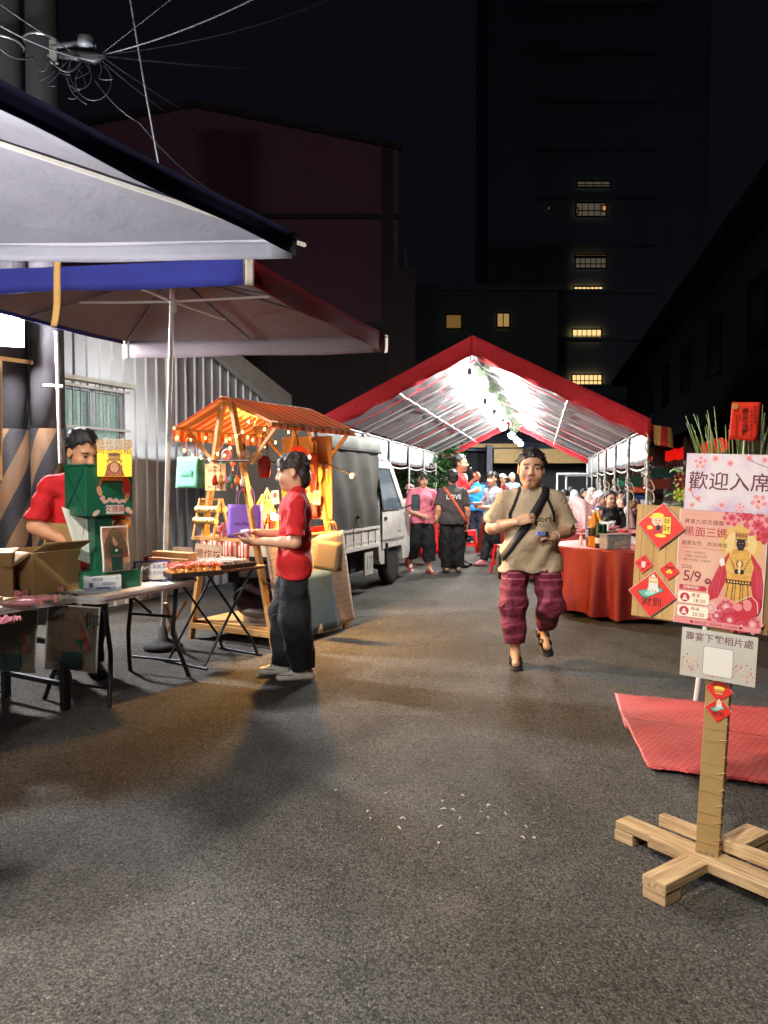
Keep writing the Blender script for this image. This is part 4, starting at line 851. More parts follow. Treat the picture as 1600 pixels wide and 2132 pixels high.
for side, E in (('l', EL), ('r', ER)):
    def fn(u, v, lift=0, E=E):
        p = AP.lerp(E, u)+TA*(v*TLEN); w = (v*TLEN/2.1) % 1
        p.z += lift-.045*math.sin(math.pi*w)*math.sin(math.pi*min(1, u*1.02))-.012*math.sin(u*40+v*30+3*math.sin(v*60))*math.sin(math.pi*u)-.02*math.sin(v*97+u*5)*u*(1-u)
        return p
    mb = MB(); mb.grid(lambda u, v: fn(u, v), 34, 90, tarp); mb.build('roof_lining', tent)
    mb = MB(); mb.grid(lambda u, v: fn(u, v*1.0-.002, .012), 10, 40, redt); mb.build('roof_cover', tent)
# red edge band along the front and back gables
for v0, nm in ((-.003, 'gable_band'), (1.0, 'gable_band')):
    mb = MB()
    for E in (EL, ER):
        mb.grid(lambda u, v, E=E: AP.lerp(E, u*1.015)+TA*(v0*TLEN-.02+.015*math.sin(u*26)*v+(.03*v if v0 < .5 else -.03*v))+V((0, 0, .075-.245*v+(.01*math.sin(u*31)*v))), 40, 3, redt, True, .006)
    mb.build(nm, tent)
frm = mat('tent_pipe', (168, 168, 166), .4, .5, var=.15, vs=9)
NP = 7
for k in range(NP):
    o = TA*(TLEN*k/(NP-1)); bend = -.05
    for E in (EL, ER):
        mb = MB(); a = E+o+V((0, 0, -.05)); mb.tube([a, V((a.x, a.y, 0))], .021, frm, 8); mb.build('post', tent)
        mb = MB(); mb.tube([AP+o+V((0, 0, -.09)), E+o+V((0, 0, -.06))], .017, frm, 8); mb.build('rafter', tent)
        if k < NP-1:
            for q in (.33, .66):
                mb = MB(); p = AP.lerp(E, 0)+o+TA*(TLEN/(NP-1)*q); e = AP.lerp(E, 1)+o+TA*(TLEN/(NP-1)*q); mb.tube([p.lerp(e, i/8)+V((0, 0, -.1-.02*math.sin(math.pi*i/8))) for i in range(9)], .007, redt if (k+int(q*3)) % 3 == 0 else frm, 5); mb.build('stay_cord', tent)
for E, ts in ((EL, (.0, .52, 1)), (ER, (.56, 1))):
    for t_ in ts+((0.0,) if E is ER else ()):
        mb = MB(); p = AP.lerp(E, t_)+V((0, 0, -.11 if t_ < 1 else -.05)); wob = .008 if 0 < t_ < 1 else 0
        mb.tube([p+TA*(TLEN*i/60)+V((wob*math.sin(i*1.1)*.6, 0, wob*math.sin(i*1.7)-.0)) for i in range(61)], .015 if wob else .019, mat('rail_white', (132, 132, 130), .45), 8); mb.build('purlin', tent)
pe = mat('pe_sheet', (110, 114, 118), .35, var=.18, vs=5, bump=.7, bs=14, alpha=.93)
for E, sg in ((EL, -1), (ER, 1)):
    for k in range(NP-1):
        a = E+TA*(TLEN*(k+.03)/(NP-1)); b = E+TA*(TLEN*(k+.97)/(NP-1)); n = V((TA.y, -TA.x, 0))*sg
        mb = MB(); mb.grid(lambda u, v: a.lerp(b, u)+n*(.02+.025*math.sin(u*19+k)*v)+V((0, 0, -.04-.40*v-.03*math.sin(math.pi*u)*v)), 18, 8, pe, True, .003); sv = mb.build('side_curtain', tent)
        m2 = MB(); m2.grid(lambda u, v: a.lerp(b, u)+n*(.028+.025*math.sin(u*19+k))+V((0, 0, -.40-.05*v-.03*math.sin(math.pi*u))), 18, 1, two_tone('hem_red_white', (176, 30, 38), (214, 206, 204), 2.2, .45, .5), True, .004); m2.build('hem', sv)
    mb = MB(); mb.tube([E+TA*(TLEN*i/36)+V((TA.y, -TA.x, 0))*sg*.03+V((0, 0, -.5-.05*abs(math.sin(i/6*math.pi)))) for i in range(37)], .016, mat('rail_white'), 7); mb.build('tie_rail', tent)
# knotted ropes on the right posts
rope = mat('rope_cream', (186, 176, 158), .85, var=.15, vs=40)
for k in range(5):
    b = TR+TA*(TLEN*k/(NP-1)); mb = MB(); z0 = 1.58-.03*(k % 3); n = 26
    mb.tube([(b.x+.035*math.cos(i*.9), b.y+.035*math.sin(i*.9), z0-.008*i) for i in range(n)], .009, rope, 5)
    mb.tube([(b.x-.03+.02*math.sin(i*.7), b.y-.04, 2.05-.024*i) for i in range(28)], .009, rope, 5)
    mb.tube([(b.x+.03+.045*math.sin(i*.45), b.y-.04, z0-.1-.06*math.sin(i*.35)-.013*i) for i in range(20)], .009, rope, 5)
    mb.build('knotted_rope', label=['cream rope knotted round the front right tent post', 'cream rope tied to the second tent post on the right', 'cream rope tied to the third tent post on the right', 'cream rope tied to the fourth tent post on the right', 'cream rope tied to the fifth tent post on the right'][k], cat='rope', group='ropes tied round tent posts')
# bulbs along the ridge and the caged fans
bulbm = emis('bulb_white', (250, 250, 246), 1900)
def on_ridge(px, z=0): 
    pass
BUL = [(978, 793, 9.95), (1010, 850, 13.0), (1030, 870, 14.9), (1048, 885, 17.0), (1065, 904, 19.9), (1076, 914, 21.6), (1084, 921, 23.4)]
names = ['nearest and largest bare bulb hanging at the tent mouth', 'second bare bulb from the tent mouth', 'third bare bulb from the tent mouth', 'fourth bare bulb from the tent mouth, left of the man', 'fifth bare bulb, above the walking man', 'sixth bare bulb deep inside the tent', 'farthest bare bulb at the back of the tent']
for (px, py, D), nm in zip(BUL, names):
    c = at(px, py, D); t = thing('light_bulb', nm, 'light bulb', c, group='bare bulbs along the tent ridge')
    MB().lathe([(0, -.115), (.045, -.102), (.074, -.062), (.080, -.025), (.076, .0), (.0, .001)], bulbm, seg=12).build('glass', t)
    m2 = MB(); m2.lathe([(0, .004), (.105, -.004), (.107, .0), (.05, .03), (.026, .06), (.026, .07)], translucent(mat('light_block_collar', (206, 206, 204), .5), .07), seg=12); m2.lathe([(.026, .07), (.03, .1), (.03, .14), (.012, .17), (0, .17)], mat('socket_black', (24, 24, 24), .5), seg=10); m2.build('socket', t)  # collar added above each bulb to keep its light off the lining
    m3 = MB(); m3.tube([(0, 0, .16), (.01, 0, .3), (0, 0, .42)], .006, mat('socket_black'), 5); m3.build('cord', t)
fg = mat('fan_green', (150, 172, 140), .5)
for k, (px, py, D) in enumerate(((1003, 768, 11.4), (1024, 812, 12.6), (1040, 835, 14.4), (1056, 862, 16.4), (1072, 888, 18.6))):
    c = at(px, py, D); t = thing('hanging_fan', ['caged fan nearest the tent mouth, under the ridge', 'second caged fan under the tent ridge', 'third caged fan under the tent ridge', 'fourth caged fan under the tent ridge', 'farthest caged fan under the tent ridge'][k], 'fan', c, group='caged fans under the tent ridge')
    m2 = MB()
    for rr in (.14, .1, .06): m2.tube([(rr*math.cos(a), -.06-.03*(1-rr/.14), rr*math.sin(a)) for a in [i*2*math.pi/20 for i in range(20)]], .006, fg, 5, closed=True)
    for i in range(16): a = i*2*math.pi/16; m2.tube([(.03*math.cos(a), -.09, .03*math.sin(a)), (.14*math.cos(a), -.06, .14*math.sin(a)), (.09*math.cos(a), .06, .09*math.sin(a))], .004, fg, 4)
    m2.build('cage', t)
    m2 = MB()
    for i in range(4):
        a = i*math.pi/2; m2.add([(.03*math.cos(a), -.03, .03*math.sin(a)), (.12*math.cos(a-.35), -.045, .12*math.sin(a-.35)), (.125*math.cos(a+.35), -.015, .125*math.sin(a+.35))], [(0, 1, 2)], mat('fan_blade', (150, 170, 150), .4))
    m2.build('blade_set', t); m2 = MB(); m2.lathe([(0, -.05), (.06, -.04), (.06, .08), (0, .1)], fg, rot=(R(-90), 0, 0)); m2.tube([(0, .02, .05), (0, .03, .3)], .012, fg, 6); m2.build('motor', t)
# ---- hall at the far end of the lane ------------------------------------------------
hall = thing('roofed_hall', 'dark open-sided hall with a blue metal roof and cream fascia behind the tent', 'building', (6, 28, 0))
dkb = mat('hall_blue', (70, 78, 100), .5, var=.15, vs=2, bump=.2, bs=8); crm = mat('hall_cream', (206, 172, 116), .6); dwall = mat('hall_wall', (84, 88, 94), .8, var=.15, vs=2)
mb = MB(); mb.add([(-6, -3.5, 2.75), (8, -3.5, 2.75), (8, 4, 3.9), (-6, 4, 3.9)], [(0, 1, 2, 3)], dkb); mb.add([(-6, -3.5, 2.80), (8, -3.5, 2.80), (8, 4, 4.2), (-6, 4, 4.2)], [(0, 1, 2, 3)], dkb); mb.build('roof', hall)
mb = MB(); mb.box((1, 4.2, 1.9), (14, .2, 4), dwall); mb.build('back_wall', hall)
mb = MB(); mb.box((1.2, .05, 2.42), (6.4, .12, .52), crm); mb.box((-3.8, .05, 2.80), (5.5, .1, .14), crm); mb.box((-3.9, -.1, 2.42), (1.2, .1, .12), crm); mb.build('fascia', hall)
for x in (-5.5, -2.2, 4.5, 7.5): m2 = MB(); m2.box((x, -.2, 1.4), (.2, .2, 2.8), dkb); m2.build('column', hall)
for z in (2.95, 3.1): m2 = MB(); m2.beam((-6, -1.5+z, z-.2), (8, -1.5+z, z-.2), .1, .16, dkb); m2.build('beam', hall)
gt = thing('pipe_gantry', 'white steel pipe gantry standing behind the seated guests', 'gantry', at(1200, 1040, 21)); s_ = 21/F; pw = mat('pipe_white', (196, 200, 200), .45)
for nm, pts in (('upright', [(-.52, 0, -.9), (-.52, 0, .7)]), ('upright', [(.65, 0, -.9), (.65, 0, .7)]), ('crossbar', [(-.52, 0, .7), (.65, 0, .7)]), ('upright', [(-.2, .3, -.9), (-.2, .3, .66)]), ('crossbar', [(-.52, 0, .7), (-.2, .3, .66), (.65, .2, .66)])): m2 = MB(); m2.tube(pts, .03, pw, 8); m2.build(nm, gt)
# ---- kei truck -----------------------------------------------------------------------
yawT = R(20.5); AX = V((math.sin(yawT), math.cos(yawT), 0)); RX = V((AX.y, -AX.x, 0)); wc = gnd(812, 1216); TO_ = wc-AX*2.65-RX*.62
truck = thing('pickup_truck', 'small white flatbed truck with a dark green canvas cover parked left of the tent', 'truck', TO_); TM = Matrix((AX, -RX, V((0, 0, 1)))).transposed()
def tp(x, y, z): return TM @ V((x, y, z))
wht = mat('truck_white', (186, 184, 178), .35, var=.2, vs=5, spec=.5); trubber = mat('tyre', (26, 26, 26), .85, bump=.3, bs=60); dkp = mat('underbody', (22, 22, 24), .8); gls = mat('car_glass', (72, 84, 92), .08, var=0, spec=.9); canv = mat('canvas_green', (47, 45, 37), .8, var=.12, vs=3, bump=.4, bs=6)
def tmb(fn, name, parent=truck):
    mb = MB(); fn(mb); mb.v = [tuple(tp(*v)) for v in mb.v]; return mb.build(name, parent)
def bed(m):
    m.box((.98, 0, .60), (2.0, 1.36, .05), dkp)
    for y in (-.69, .69):
        m.box((.98, y, .74), (2.0, .035, .25), wht); m.box((.98, y*1.02, .86), (2.02, .05, .03), wht); m.box((.98, y*1.025, .625), (2.02, .06, .045), wht)
        for k in range(8): m.box((.13+k*.245, y*1.03, .74), (.02, .02, .2), wht)
        m.box((.98, y*1.012, .70), (1.98, .03, .02), wht)
    for x in (-.02, 1.98): m.box((x, 0, .74), (.035, 1.36, .25), wht)
tmb(bed, 'cargo_bed')
def cover(m):
    def sec(t):   # arch section y,z
        pts = []
        for a in range(25):
            u = a/24*2-1; s_ = abs(u)
            if s_ > .62: pts.append(((.705+.012*math.sin(u*30+t*5))*(1 if u > 0 else -1), .86+(1-(s_-.62)/.38)*1.06))
            else: c = u/.62; pts.append((.70*math.copysign(abs(math.sin(c*math.pi/2))**.8, c), 1.92+.17*math.cos(c*math.pi/2)**.6))
        return pts
    def fn(u, v):
        y, z = sec(u)[round(v*24)]; z2 = z+.012*math.sin(u*22)*(1 if z > 1.9 else 0)+(.015*math.sin(u*14) if z < .9 else 0)
        return (.0+1.98*u, y+(.012*math.sin(u*25+z*6) if z < 1.8 else 0), z2)
    m.grid(fn, 30, 24, canv, True)
    for x in (0.0, 1.98):
        m.add([(x, y, z) for y, z in sec(0)], [tuple(range(25))], canv)
cv = tmb(cover, 'canvas_cover')
tmb(lambda m: [m.grid(lambda u, v: (-.03+2.06*u, -.722-.02*math.sin(math.pi*v)+.006*math.sin(u*30), 1.86+.20*v-.02+.01*math.sin(u*17)), 24, 5, mat('canvas_flap', (104, 106, 100), .7, bump=.3, bs=9), True, .006), m.tube([(0, -.725, 1.85), (2.0, -.725, 1.85)], .014, dkp)], 'top_flap', cv)
tmb(lambda m: [m.tube([(1.2, -.72, 1.0), (1.1, -.74, .93), (1.02, -.735, .84)], .006, dkp, 5), m.ball((1.22, -.725, 1.02), .022, dkp), m.tube([(1.22, -.73, 1.01), (1.25, -.735, .9)], .006, mat('rope_cream'), 5)], 'tie_cord', cv)
def cab(m):
    prof = [(2.02, .40), (2.02, 1.66), (2.10, 1.74), (2.62, 1.76), (2.78, 1.70), (3.12, 1.12), (3.28, .98), (3.31, .45), (3.24, .34), (2.98, .34), (2.95, .50), (2.86, .60), (2.65, .645), (2.44, .60), (2.35, .50), (2.32, .34), (2.1, .34)]
    n = len(prof)
    # flanks narrow towards the roof
    def yy(z): return .70 if z < 1.05 else .70-(z-1.05)*.14
    L_ = [(x, yy(z), z) for x, z in prof]; R_ = [(x, -yy(z), z) for x, z in prof]
    m.add(L_+R_, [(i, (i+1) % n, n+(i+1) % n, n+i) for i in range(n)]+[tuple(range(n)), tuple(range(n, 2*n))[::-1]], wht)
cb = tmb(cab, 'cab')
def yy(z): return .70-(z-1.05)*.14
for sg in (-1, 1):
    tmb(lambda m: (m.add([(x, sg*(yy(z)+.006), z) for x, z in ((2.16, 1.08), (2.16, 1.58), (2.24, 1.63), (2.60, 1.63), (2.92, 1.08))]+[(x, sg*(yy(z)-.02), z) for x, z in ((2.16, 1.08), (2.16, 1.58), (2.24, 1.63), (2.60, 1.63), (2.92, 1.08))], [(0, 1, 2, 3, 4), (9, 8, 7, 6, 5)], gls), m.tube([(x, sg*(yy(z)+.008), z) for x, z in ((2.15, 1.07), (2.15, 1.59), (2.24, 1.645), (2.61, 1.645), (2.94, 1.07))], .010, dkp, 5, closed=True)), 'side_window', cb)
    dr = tmb(lambda m: [m.box((2.55, sg*.705, .80), (.86, .012, .50), wht), m.box((2.55, sg*.71, .66), (.9, .014, .035), mat('trim_strip', (128, 128, 126), .5))], 'door', cb)
    tmb(lambda m: m.box((2.22, sg*.718, .96), (.09, .02, .05), dkp, bev=.006), 'door_handle', dr)
    tmb(lambda m: [m.tube([(2.98, sg*.70, 1.08), (3.05, sg*.80, 1.12), (3.04, sg*.86, 1.14)], .012, dkp, 6), m.box((3.04, sg*.88, 1.16), (.06, .13, .24), dkp, bev=.025), m.box((3.006, sg*.88, 1.16), (.01, .105, .2), mat('mirror', (150, 156, 160), .08, .9, var=0))], 'wing_mirror', cb)
tmb(lambda m: m.add([(2.80, .60, 1.66), (2.80, -.60, 1.66), (3.13, -.66, 1.14), (3.13, .66, 1.14)], [(0, 1, 2, 3)], gls), 'windscreen', cb)
for y in (-.5, .5): tmb(lambda m: m.box((3.32, y, .72), (.04, .22, .16), mat('headlamp', (190, 190, 186), .15), bev=.01), 'headlamp', cb)
tmb(lambda m: m.box((3.34, 0, .46), (.08, 1.36, .16), mat('bumper', (70, 70, 72), .6), bev=.02), 'bumper')
s2 = Sheet((0, 0, 0), (1, 0, 0), (0, 0, 1)); s2.text('1.2i', 0, 0, .075, mat('decal_grey', (96, 96, 98), .5, var=0), .01); s2.text('TRUCK', 0, -.07, .055, mat('decal_grey'), .01)
m_ = MB(); m_.add([tp(3.0+v[0]*-1, -.716, .80+v[2]) if False else tp(2.80+v[0], -.7135, .83+v[2]) for v in s2.mb.v], s2.mb.f, mat('decal_grey')); m_.build('decal', cb, fixn=False)
tmb(lambda m: [m.box((1.3, 0, .45), (2.6, .5, .16), dkp), m.box((1.5, -.45, .42), (.5, .3, .24), dkp), m.box((.75, 0, .28), (.1, 1.2, .1), dkp), m.box((2.65, 0, .28), (.1, 1.2, .1), dkp), m.box((1.05, .1, .40), (.04, 1.2, .34), dkp), m.box((.35, 0, .42), (.04, 1.2, .34), dkp)], 'chassis')
tmb(lambda m: m.box((2.24, -.64, .44), (.04, .2, .36), dkp), 'mudguard')
pl = tmb(lambda m: m.box((1.62, -.70, .40), (.30, .02, .30), mat('plate_white', (170, 168, 160), .5), bev=.008), 'number_board')
v_, f_ = text_geo('17', .24, .01); m_ = MB(); m_.add([tp(1.62+v.x, -.712, .40+v.y) for v in v_], f_, mat('plate_grey', (112, 110, 106), .6, var=0)); m_.build('digits', pl, fixn=False)
for x in (.75, 2.65):
    for y in (-.60, .60):
        M2 = Matrix.Rotation(R(90), 3, 'X'); sg = -1 if y < 0 else 1
        w_ = tmb(lambda m: m.lathe([(.17, -.07), (.25, -.075), (.285, -.05), (.29, 0), (.285, .05), (.25, .075), (.17, .07)], trubber, (x, y, .29), 32, M2), 'wheel')
        tmb(lambda m: [m.lathe([(.17, .05*1), (.165, .04), (.15, .02), (.09, .035), (.07, .05), (.03, .055), (0, .055)] if sg < 0 else [(.17, -.05), (.15, -.02), (.09, -.035), (.05, -.05), (0, -.055)], mat('wheel_rim', (150, 148, 142), .4, .6, var=.2, vs=12), (x, y+sg*.0, .29), 28, M2)]+[m.ball((x+.105*math.cos(a), y+sg*.038, .29+.105*math.sin(a)), .022, dkp, 8, 6) for a in [k*math.pi/4 for k in range(8)]], 'rim', w_)
# ---- folding tables -------------------------------------------------------------
plast = mat('table_plastic', (228, 227, 224), .5, var=.06, vs=3, bump=.08, bs=160); legd = mat('table_leg', (30, 32, 38), .45, .4)
def frame_of(o, d):   # corner, long direction -> matrix with x=long, y=width (left), z up
    d = V((d[0], d[1], 0)).normalized(); return Matrix((d, V((-d.y, d.x, 0)), V((0, 0, 1)))).transposed()
def rrect(x0, y0, x1, y1, r, n=6):
    pts = []
    for cx, cy, a0 in ((x1-r, y0+r, -90), (x1-r, y1-r, 0), (x0+r, y1-r, 90), (x0+r, y0+r, 180)):
        for k in range(n+1): a = R(a0+90*k/n); pts.append((cx+r*math.cos(a), cy+r*math.sin(a)))
    return pts
def folding_table(label, o, d, L, Wd, h, top_m, edge_h, style, group=None):
    t = thing('folding_table', label, 'table', (o[0], o[1], 0), math.atan2(d[1], d[0]), group)
    mb = MB(); mb.prism(rrect(0, 0, L, Wd, .06 if edge_h > .03 else .015), edge_h*.5, top_m, (0, 0, h-edge_h*.5)); mb.prism(rrect(.012, .012, L-.012, Wd-.012, .055 if edge_h > .03 else .012), edge_h*.5, top_m, (0, 0, h-edge_h)); mb.build('table_top', t)
    if style == 'post':
        for x in (.10, L-.10):
            for y in (.07, Wd-.07): m = MB(); m.beam((x, y, 0), (x, y, h-edge_h), .045, .045, legd); m.build('leg', t)
            for z in (.42, .16): m = MB(); m.beam((x, .07, z), (x, Wd-.07, z), .03, .03, legd); m.build('crossbar', t)
        m = MB(); m.beam((.1, Wd/2, .55), (L*.4, Wd/2, h-edge_h), .03, .02, legd); m.beam((L-.1, Wd/2, .55), (L*.6, Wd/2, h-edge_h), .03, .02, legd); m.build('brace', t)
    elif style == 'bent':
        for x, s_ in ((.16, 1), (L-.16, -1)):
            for y in (.10, Wd-.10):
                m = MB(); so = -1 if y < Wd/2 else 1
                m.tube([(x, y, h-edge_h), (x+.02*s_, y, .52), (x+.05*s_, y, .34), (x-.12*s_*0, y+so*.04, .16), (x-.05*s_, y+so*.07, 0)], .016, legd, 8); m.build('leg', t)
            for x_, y_, z_ in ((.03, .10, .46), (-.02, .08, .12)): m = MB(); m.tube([(x+x_*s_, y_, z_), (x+x_*s_, Wd-y_, z_)], .011, legd, 6); m.build('crossbar', t)
        m = MB(); m.tube([(.2, Wd/2, .48), (L*.45, Wd/2, h-edge_h)], .011, legd, 6); m.tube([(L-.2, Wd/2, .48), (L*.55, Wd/2, h-edge_h)], .011, legd, 6); m.build('brace', t)
    else:   # crossed legs
        for y in (.05, Wd-.05):
            m = MB(); m.tube([(.06, y, 0), (L-.12, y, h-edge_h)], .011, legd, 7); m.build('leg', t); m = MB(); m.tube([(L-.06, y, 0), (L-.12, y, .14), (.12, y, h-edge_h)], .011, legd, 7); m.build('leg', t)
        for x in (.06, L-.06): m = MB(); m.tube([(x, -.0, .012), (x, Wd, .012)], .011, legd, 7); m.build('foot_bar', t)
    return t
TH = .73
K1 = V((-1.93, 4.92, 0)); d1 = V((-.5, -.866, 0)).normalized()
def on1(a, b, z=TH): return V((K1.x, K1.y, z))+d1*a+V((d1.y, -d1.x, 0))*b      # a along the near edge, b away to the back
folding_table('white folding table nearest the camera, carrying wrapped sweets and a cardboard box', K1+d1*1.5+V((0, 0, 0)), -d1, 1.5, .75, TH, plast, .045, 'post')
N2 = V((-1.78, 4.78, 0)); d2 = V((.36, .93, 0)).normalized()
def on2(a, b, z=TH): return V((N2.x, N2.y, z))+d2*a+V((-d2.y, d2.x, 0))*b
folding_table('white folding table with rounded corners holding the green letter box and pen cup', N2, d2, 1.08, .6, TH, plast, .045, 'bent')
N3 = V((-1.40, 5.83, 0)); d3 = V((.58, .82, 0)).normalized(); T3 = .76
def on3(a, b, z=T3): return V((N3.x, N3.y, z))+d3*a+V((-d3.y, d3.x, 0))*b
brwn = wood('table_brown', (120, 92, 70), (86, 64, 48), .5)
folding_table('narrow brown folding table with crossed steel legs and two dark trays', N3, d3, .72, .52, T3, brwn, .025, 'cross')
def Mz(d): return frame_of(None, d)

# cardboard carton with open flaps
card = mat('cardboard', (152, 120, 76), .8, var=.1, vs=5, bump=.1, bs=40); cardd = mat('cardboard_inside', (118, 88, 54), .85, var=.1)
c1 = on1(.0, .46); ct = thing('cardboard_carton', 'open brown cardboard carton with flaps out on the nearest white table', 'carton', c1, R(-32)); bw, bd, bh = .42, .36, .27
mb = MB(); w_ = .006
for c, s_ in (((0, -bd/2, bh/2), (bw, w_, bh)), ((0, bd/2, bh/2), (bw, w_, bh)), ((-bw/2, 0, bh/2), (w_, bd-.01, bh)), ((bw/2, 0, bh/2), (w_, bd-.01, bh)), ((0, 0, .004), (bw-.02, bd-.02, .006))): mb.box(c, s_, card)
mb.build('carton_body', ct)
for y, a, l in ((-bd/2, 118, .17), (bd/2, 12, .17)):
    m = MB(); sg = -1 if y < 0 else 1; aa = R(a); m.grid(lambda u, v: (bw*(u-.5)*.985, y+sg*l*v*math.sin(aa)*1.0, bh+.003+l*v*math.cos(aa)-.012*math.sin(v*3)), 6, 6, card, True, .005); m.build('flap', ct)
for x, a in ((-bw/2, 100), (bw/2, 65)):
    m = MB(); sg = -1 if x < 0 else 1; aa = R(a); m.grid(lambda u, v: (x+sg*.15*v*math.sin(aa), bd*(u-.5)*.97, bh+.003+.15*v*math.cos(aa)), 4, 4, card, True, .005); m.build('flap', ct)
MB().box((bw/2+.0045, .02, bh*.6), (.002, .05, .22), mat('parcel_tape', (164, 128, 82), .25)).build('tape', ct)
# another low carton beside it and one under the table
mb = MB(); c = on1(.35, .62); mb.box(c+V((0, 0, .14)), (.5, .4, .28), card, (0, 0, R(20)), .004); mb.box(c+V((0, 0, .283)), (.51, .05, .003), mat('parcel_tape'), (0, 0, R(20))); mb.build('closed_carton', label='second closed cardboard carton behind the open one at the left edge', cat='carton')
mb = MB(); c = V((-1.93-.40, 4.0, .2)); mb.box(c, (.36, .4, .4), card, (0, 0, R(-10)), .004); mb.build('closed_carton', label='cardboard carton standing on the ground under the nearest table', cat='carton')
# wrapped sweets
pinkm = mat('wrap_pink', (222, 140, 150), .25, var=.2, vs=40, bump=.6, bs=90); bread = mat('biscuit', (206, 160, 92), .7, var=.25, vs=25); film = mat('film', (235, 225, 215), .12, var=0, alpha=.28, bump=.8, bs=60)
def sweet(label, p, a, L=.24, col=None):
    t = thing('wrapped_sweet', label, 'sweet', p, a, 'pink wrapped sweets on the nearest table'); m = MB(); n = 20
    m.tube([(L*(k/n-.5), 0, .018+.002*math.sin(k*2)) for k in range(n+1)], [(.004+.022*abs(1-k/2)) if k < 3 else (.004+.022*abs(1-(n-k)/2) if k > n-3 else .017+.0015*math.sin(k*1.9)) for k in range(n+1)], pinkm, 10); m.build('wrapper', t)
    m = MB(); m.box((0, 0, .034), (L*.5, .014, .003), mat('label_cream', (226, 208, 190), .5)); m.build('paper_label', t)
for k, (px, py, a, lb) in enumerate(((95, 1232, 8, 'pink wrapped sweet lying straight, second from the table corner'), (75, 1252, -2, 'pink wrapped sweet nearest the front edge of the table'), (40, 1262, 12, 'pink wrapped sweet at the left, partly under the film bags'), (20, 1240, -14, 'pink wrapped sweet pointing toward the carton'))):
    p = atz(px, py, TH+.002); sweet(lb, p, R(a))
def bag(label, p, r, filln, seed):
    t = thing('biscuit_bag', label, 'snack bag', p, 0, 'clear bags of biscuits on the nearest table'); q = random.Random(seed); m = MB()
    for k in range(filln): m.lathe([(0, 0), (.028, .001), (.032, .007), (.028, .013), (0, .014)], bread, (q.uniform(-.6, .6)*r, q.uniform(-.4, .4)*r, .008+.014*k*.5), 14, (q.uniform(-.5, .5), q.uniform(-.5, .5), 0))
    m.build('biscuits', t); m = MB()
    def fb(u, v): a = u*2*math.pi; z = v; rr = r*(math.sin(math.pi*min(.98, .1+z*.85)))**.6*(1+.10*math.sin(a*5+seed)+.06*math.sin(a*11+z*9)); return (rr*1.15*math.cos(a), rr*.8*math.sin(a), .002+z*r*.85)
    m.grid(fb, 26, 10, film); m.build('film_bag', t)
for k, (px, py, r, n, lb) in enumerate(((85, 1218, .085, 9, 'clear bag of biscuits nearest the carton corner'), (28, 1232, .08, 8, 'clear bag of pale biscuits at the left of the table'), (12, 1262, .06, 6, 'small clear bag of biscuits at the left edge'))): bag(lb, atz(px, py, TH+.002), r, n, k)
for px, py, nm in ((5, 1290, 'crumpled pink film wrapper at the left edge of the nearest table'), (120, 1243, 'crumpled silver film wrapper beside the pink sweets')):
    p = atz(px, py, TH+.012); m = MB(); m.grid(lambda u, v: (p.x+.16*(u-.5), p.y+.12*(v-.5), p.z+.012*math.sin(u*19)*math.sin(v*14)+.012*math.sin(u*7+v*23)), 16, 12, pinkm if px < 50 else film); m.build('film_wrapper', label=nm, cat='wrapper')

# green letter box on a stalk, with the lit yellow sign
grn = mat('green_painted', (22, 92, 68), .45, var=.1, vs=5); grd = mat('green_dark', (14, 66, 50), .5)
gb = thing('green_letter_box', 'dark green letter box display on a stalk with a yellow lit picture on top', 'letter box', on2(.36, .40)+V((.10, 0, 0)), R(48)); 
m = MB(); m.box((.02, 0, .06), (.36, .26, .12), grn, bev=.006); m.build('base', gb)
m = MB(); m.box((-.02, .02, .33), (.13, .12, .46), grn, bev=.004); m.build('stalk', gb)
m = MB(); m.box((-.02, .02, .665), (.34, .30, .33), grn, bev=.006); bx = m.build('box', gb)
m = MB()
for s_ in (-1, 1): m.beam((-.192, .02-.14*s_, .515), (-.192, .02+.14*s_, .815), .012, .002, grd, (1, 0, 0))
m.box((-.02, .02, .836), (.35, .31, .012), grn); m.build('box_seams', bx)
skn = mat('print_skin', (206, 150, 108), .6, var=.1); gold = mat('print_gold', (196, 146, 66), .5, var=.3, vs=90); brn = mat('print_brown', (112, 66, 40), .6, var=.2, vs=40); wh = mat('print_white', (206, 202, 196), .6, var=.03); redp = mat('print_red', (180, 44, 40), .6, var=.2, vs=50); dk_ = mat('print_dark', (30, 24, 24), .6, var=0); crmp = mat('print_cream', (214, 186, 156), .6)
oran = mat('print_orange_robe', (176, 92, 52), .6, var=.25, vs=50)
sh = Sheet((-.02, -.1325, .665), (1, 0, 0), (0, 0, 1))
sh.poly([(-.04, .16), (.12, .16), (.15, .04), (.155, -.02), (.11, -.05), (.06, .05), (-.06, .05), (-.09, -.02), (-.07, .08)], oran); sh.poly([(.10, .14), (.15, .03), (.155, -.03), (.12, -.05), (.09, .04)], redp); sh.rect(-.055, .03, .095, .07, dk_); sh.rect(-.05, -.03, .09, .055, grn)
sh.ell(-.075, .0, .018, .035, skn, a=.3); sh.ell(.125, -.04, .016, .03, skn, a=-.3)
pinkl = mat('lettering_pink', (226, 160, 150), .6, var=0); pp_ = [(-.07, -.055), (-.045, -.035), (-.05, -.075), (-.02, -.07), (.0, -.05), (.02, -.075), (.045, -.055), (.06, -.08), (.09, -.065), (.115, -.075)]
sh.line(pp_, .020, wh); sh.line([(x, y+.001) for x, y in pp_], .011, pinkl)
sh.ell(-.10, -.145, .03, .016, crmp, a=.6); sh.ell(.13, -.13, .022, .02, crmp, a=-.5); sh.ell(.15, -.145, .015, .016, crmp)
sh.rect(-.03, -.155, .10, -.095, wh); sh.text('文德廟', .035, -.125, .05, redp, .022); sh.build('printed_front', bx)
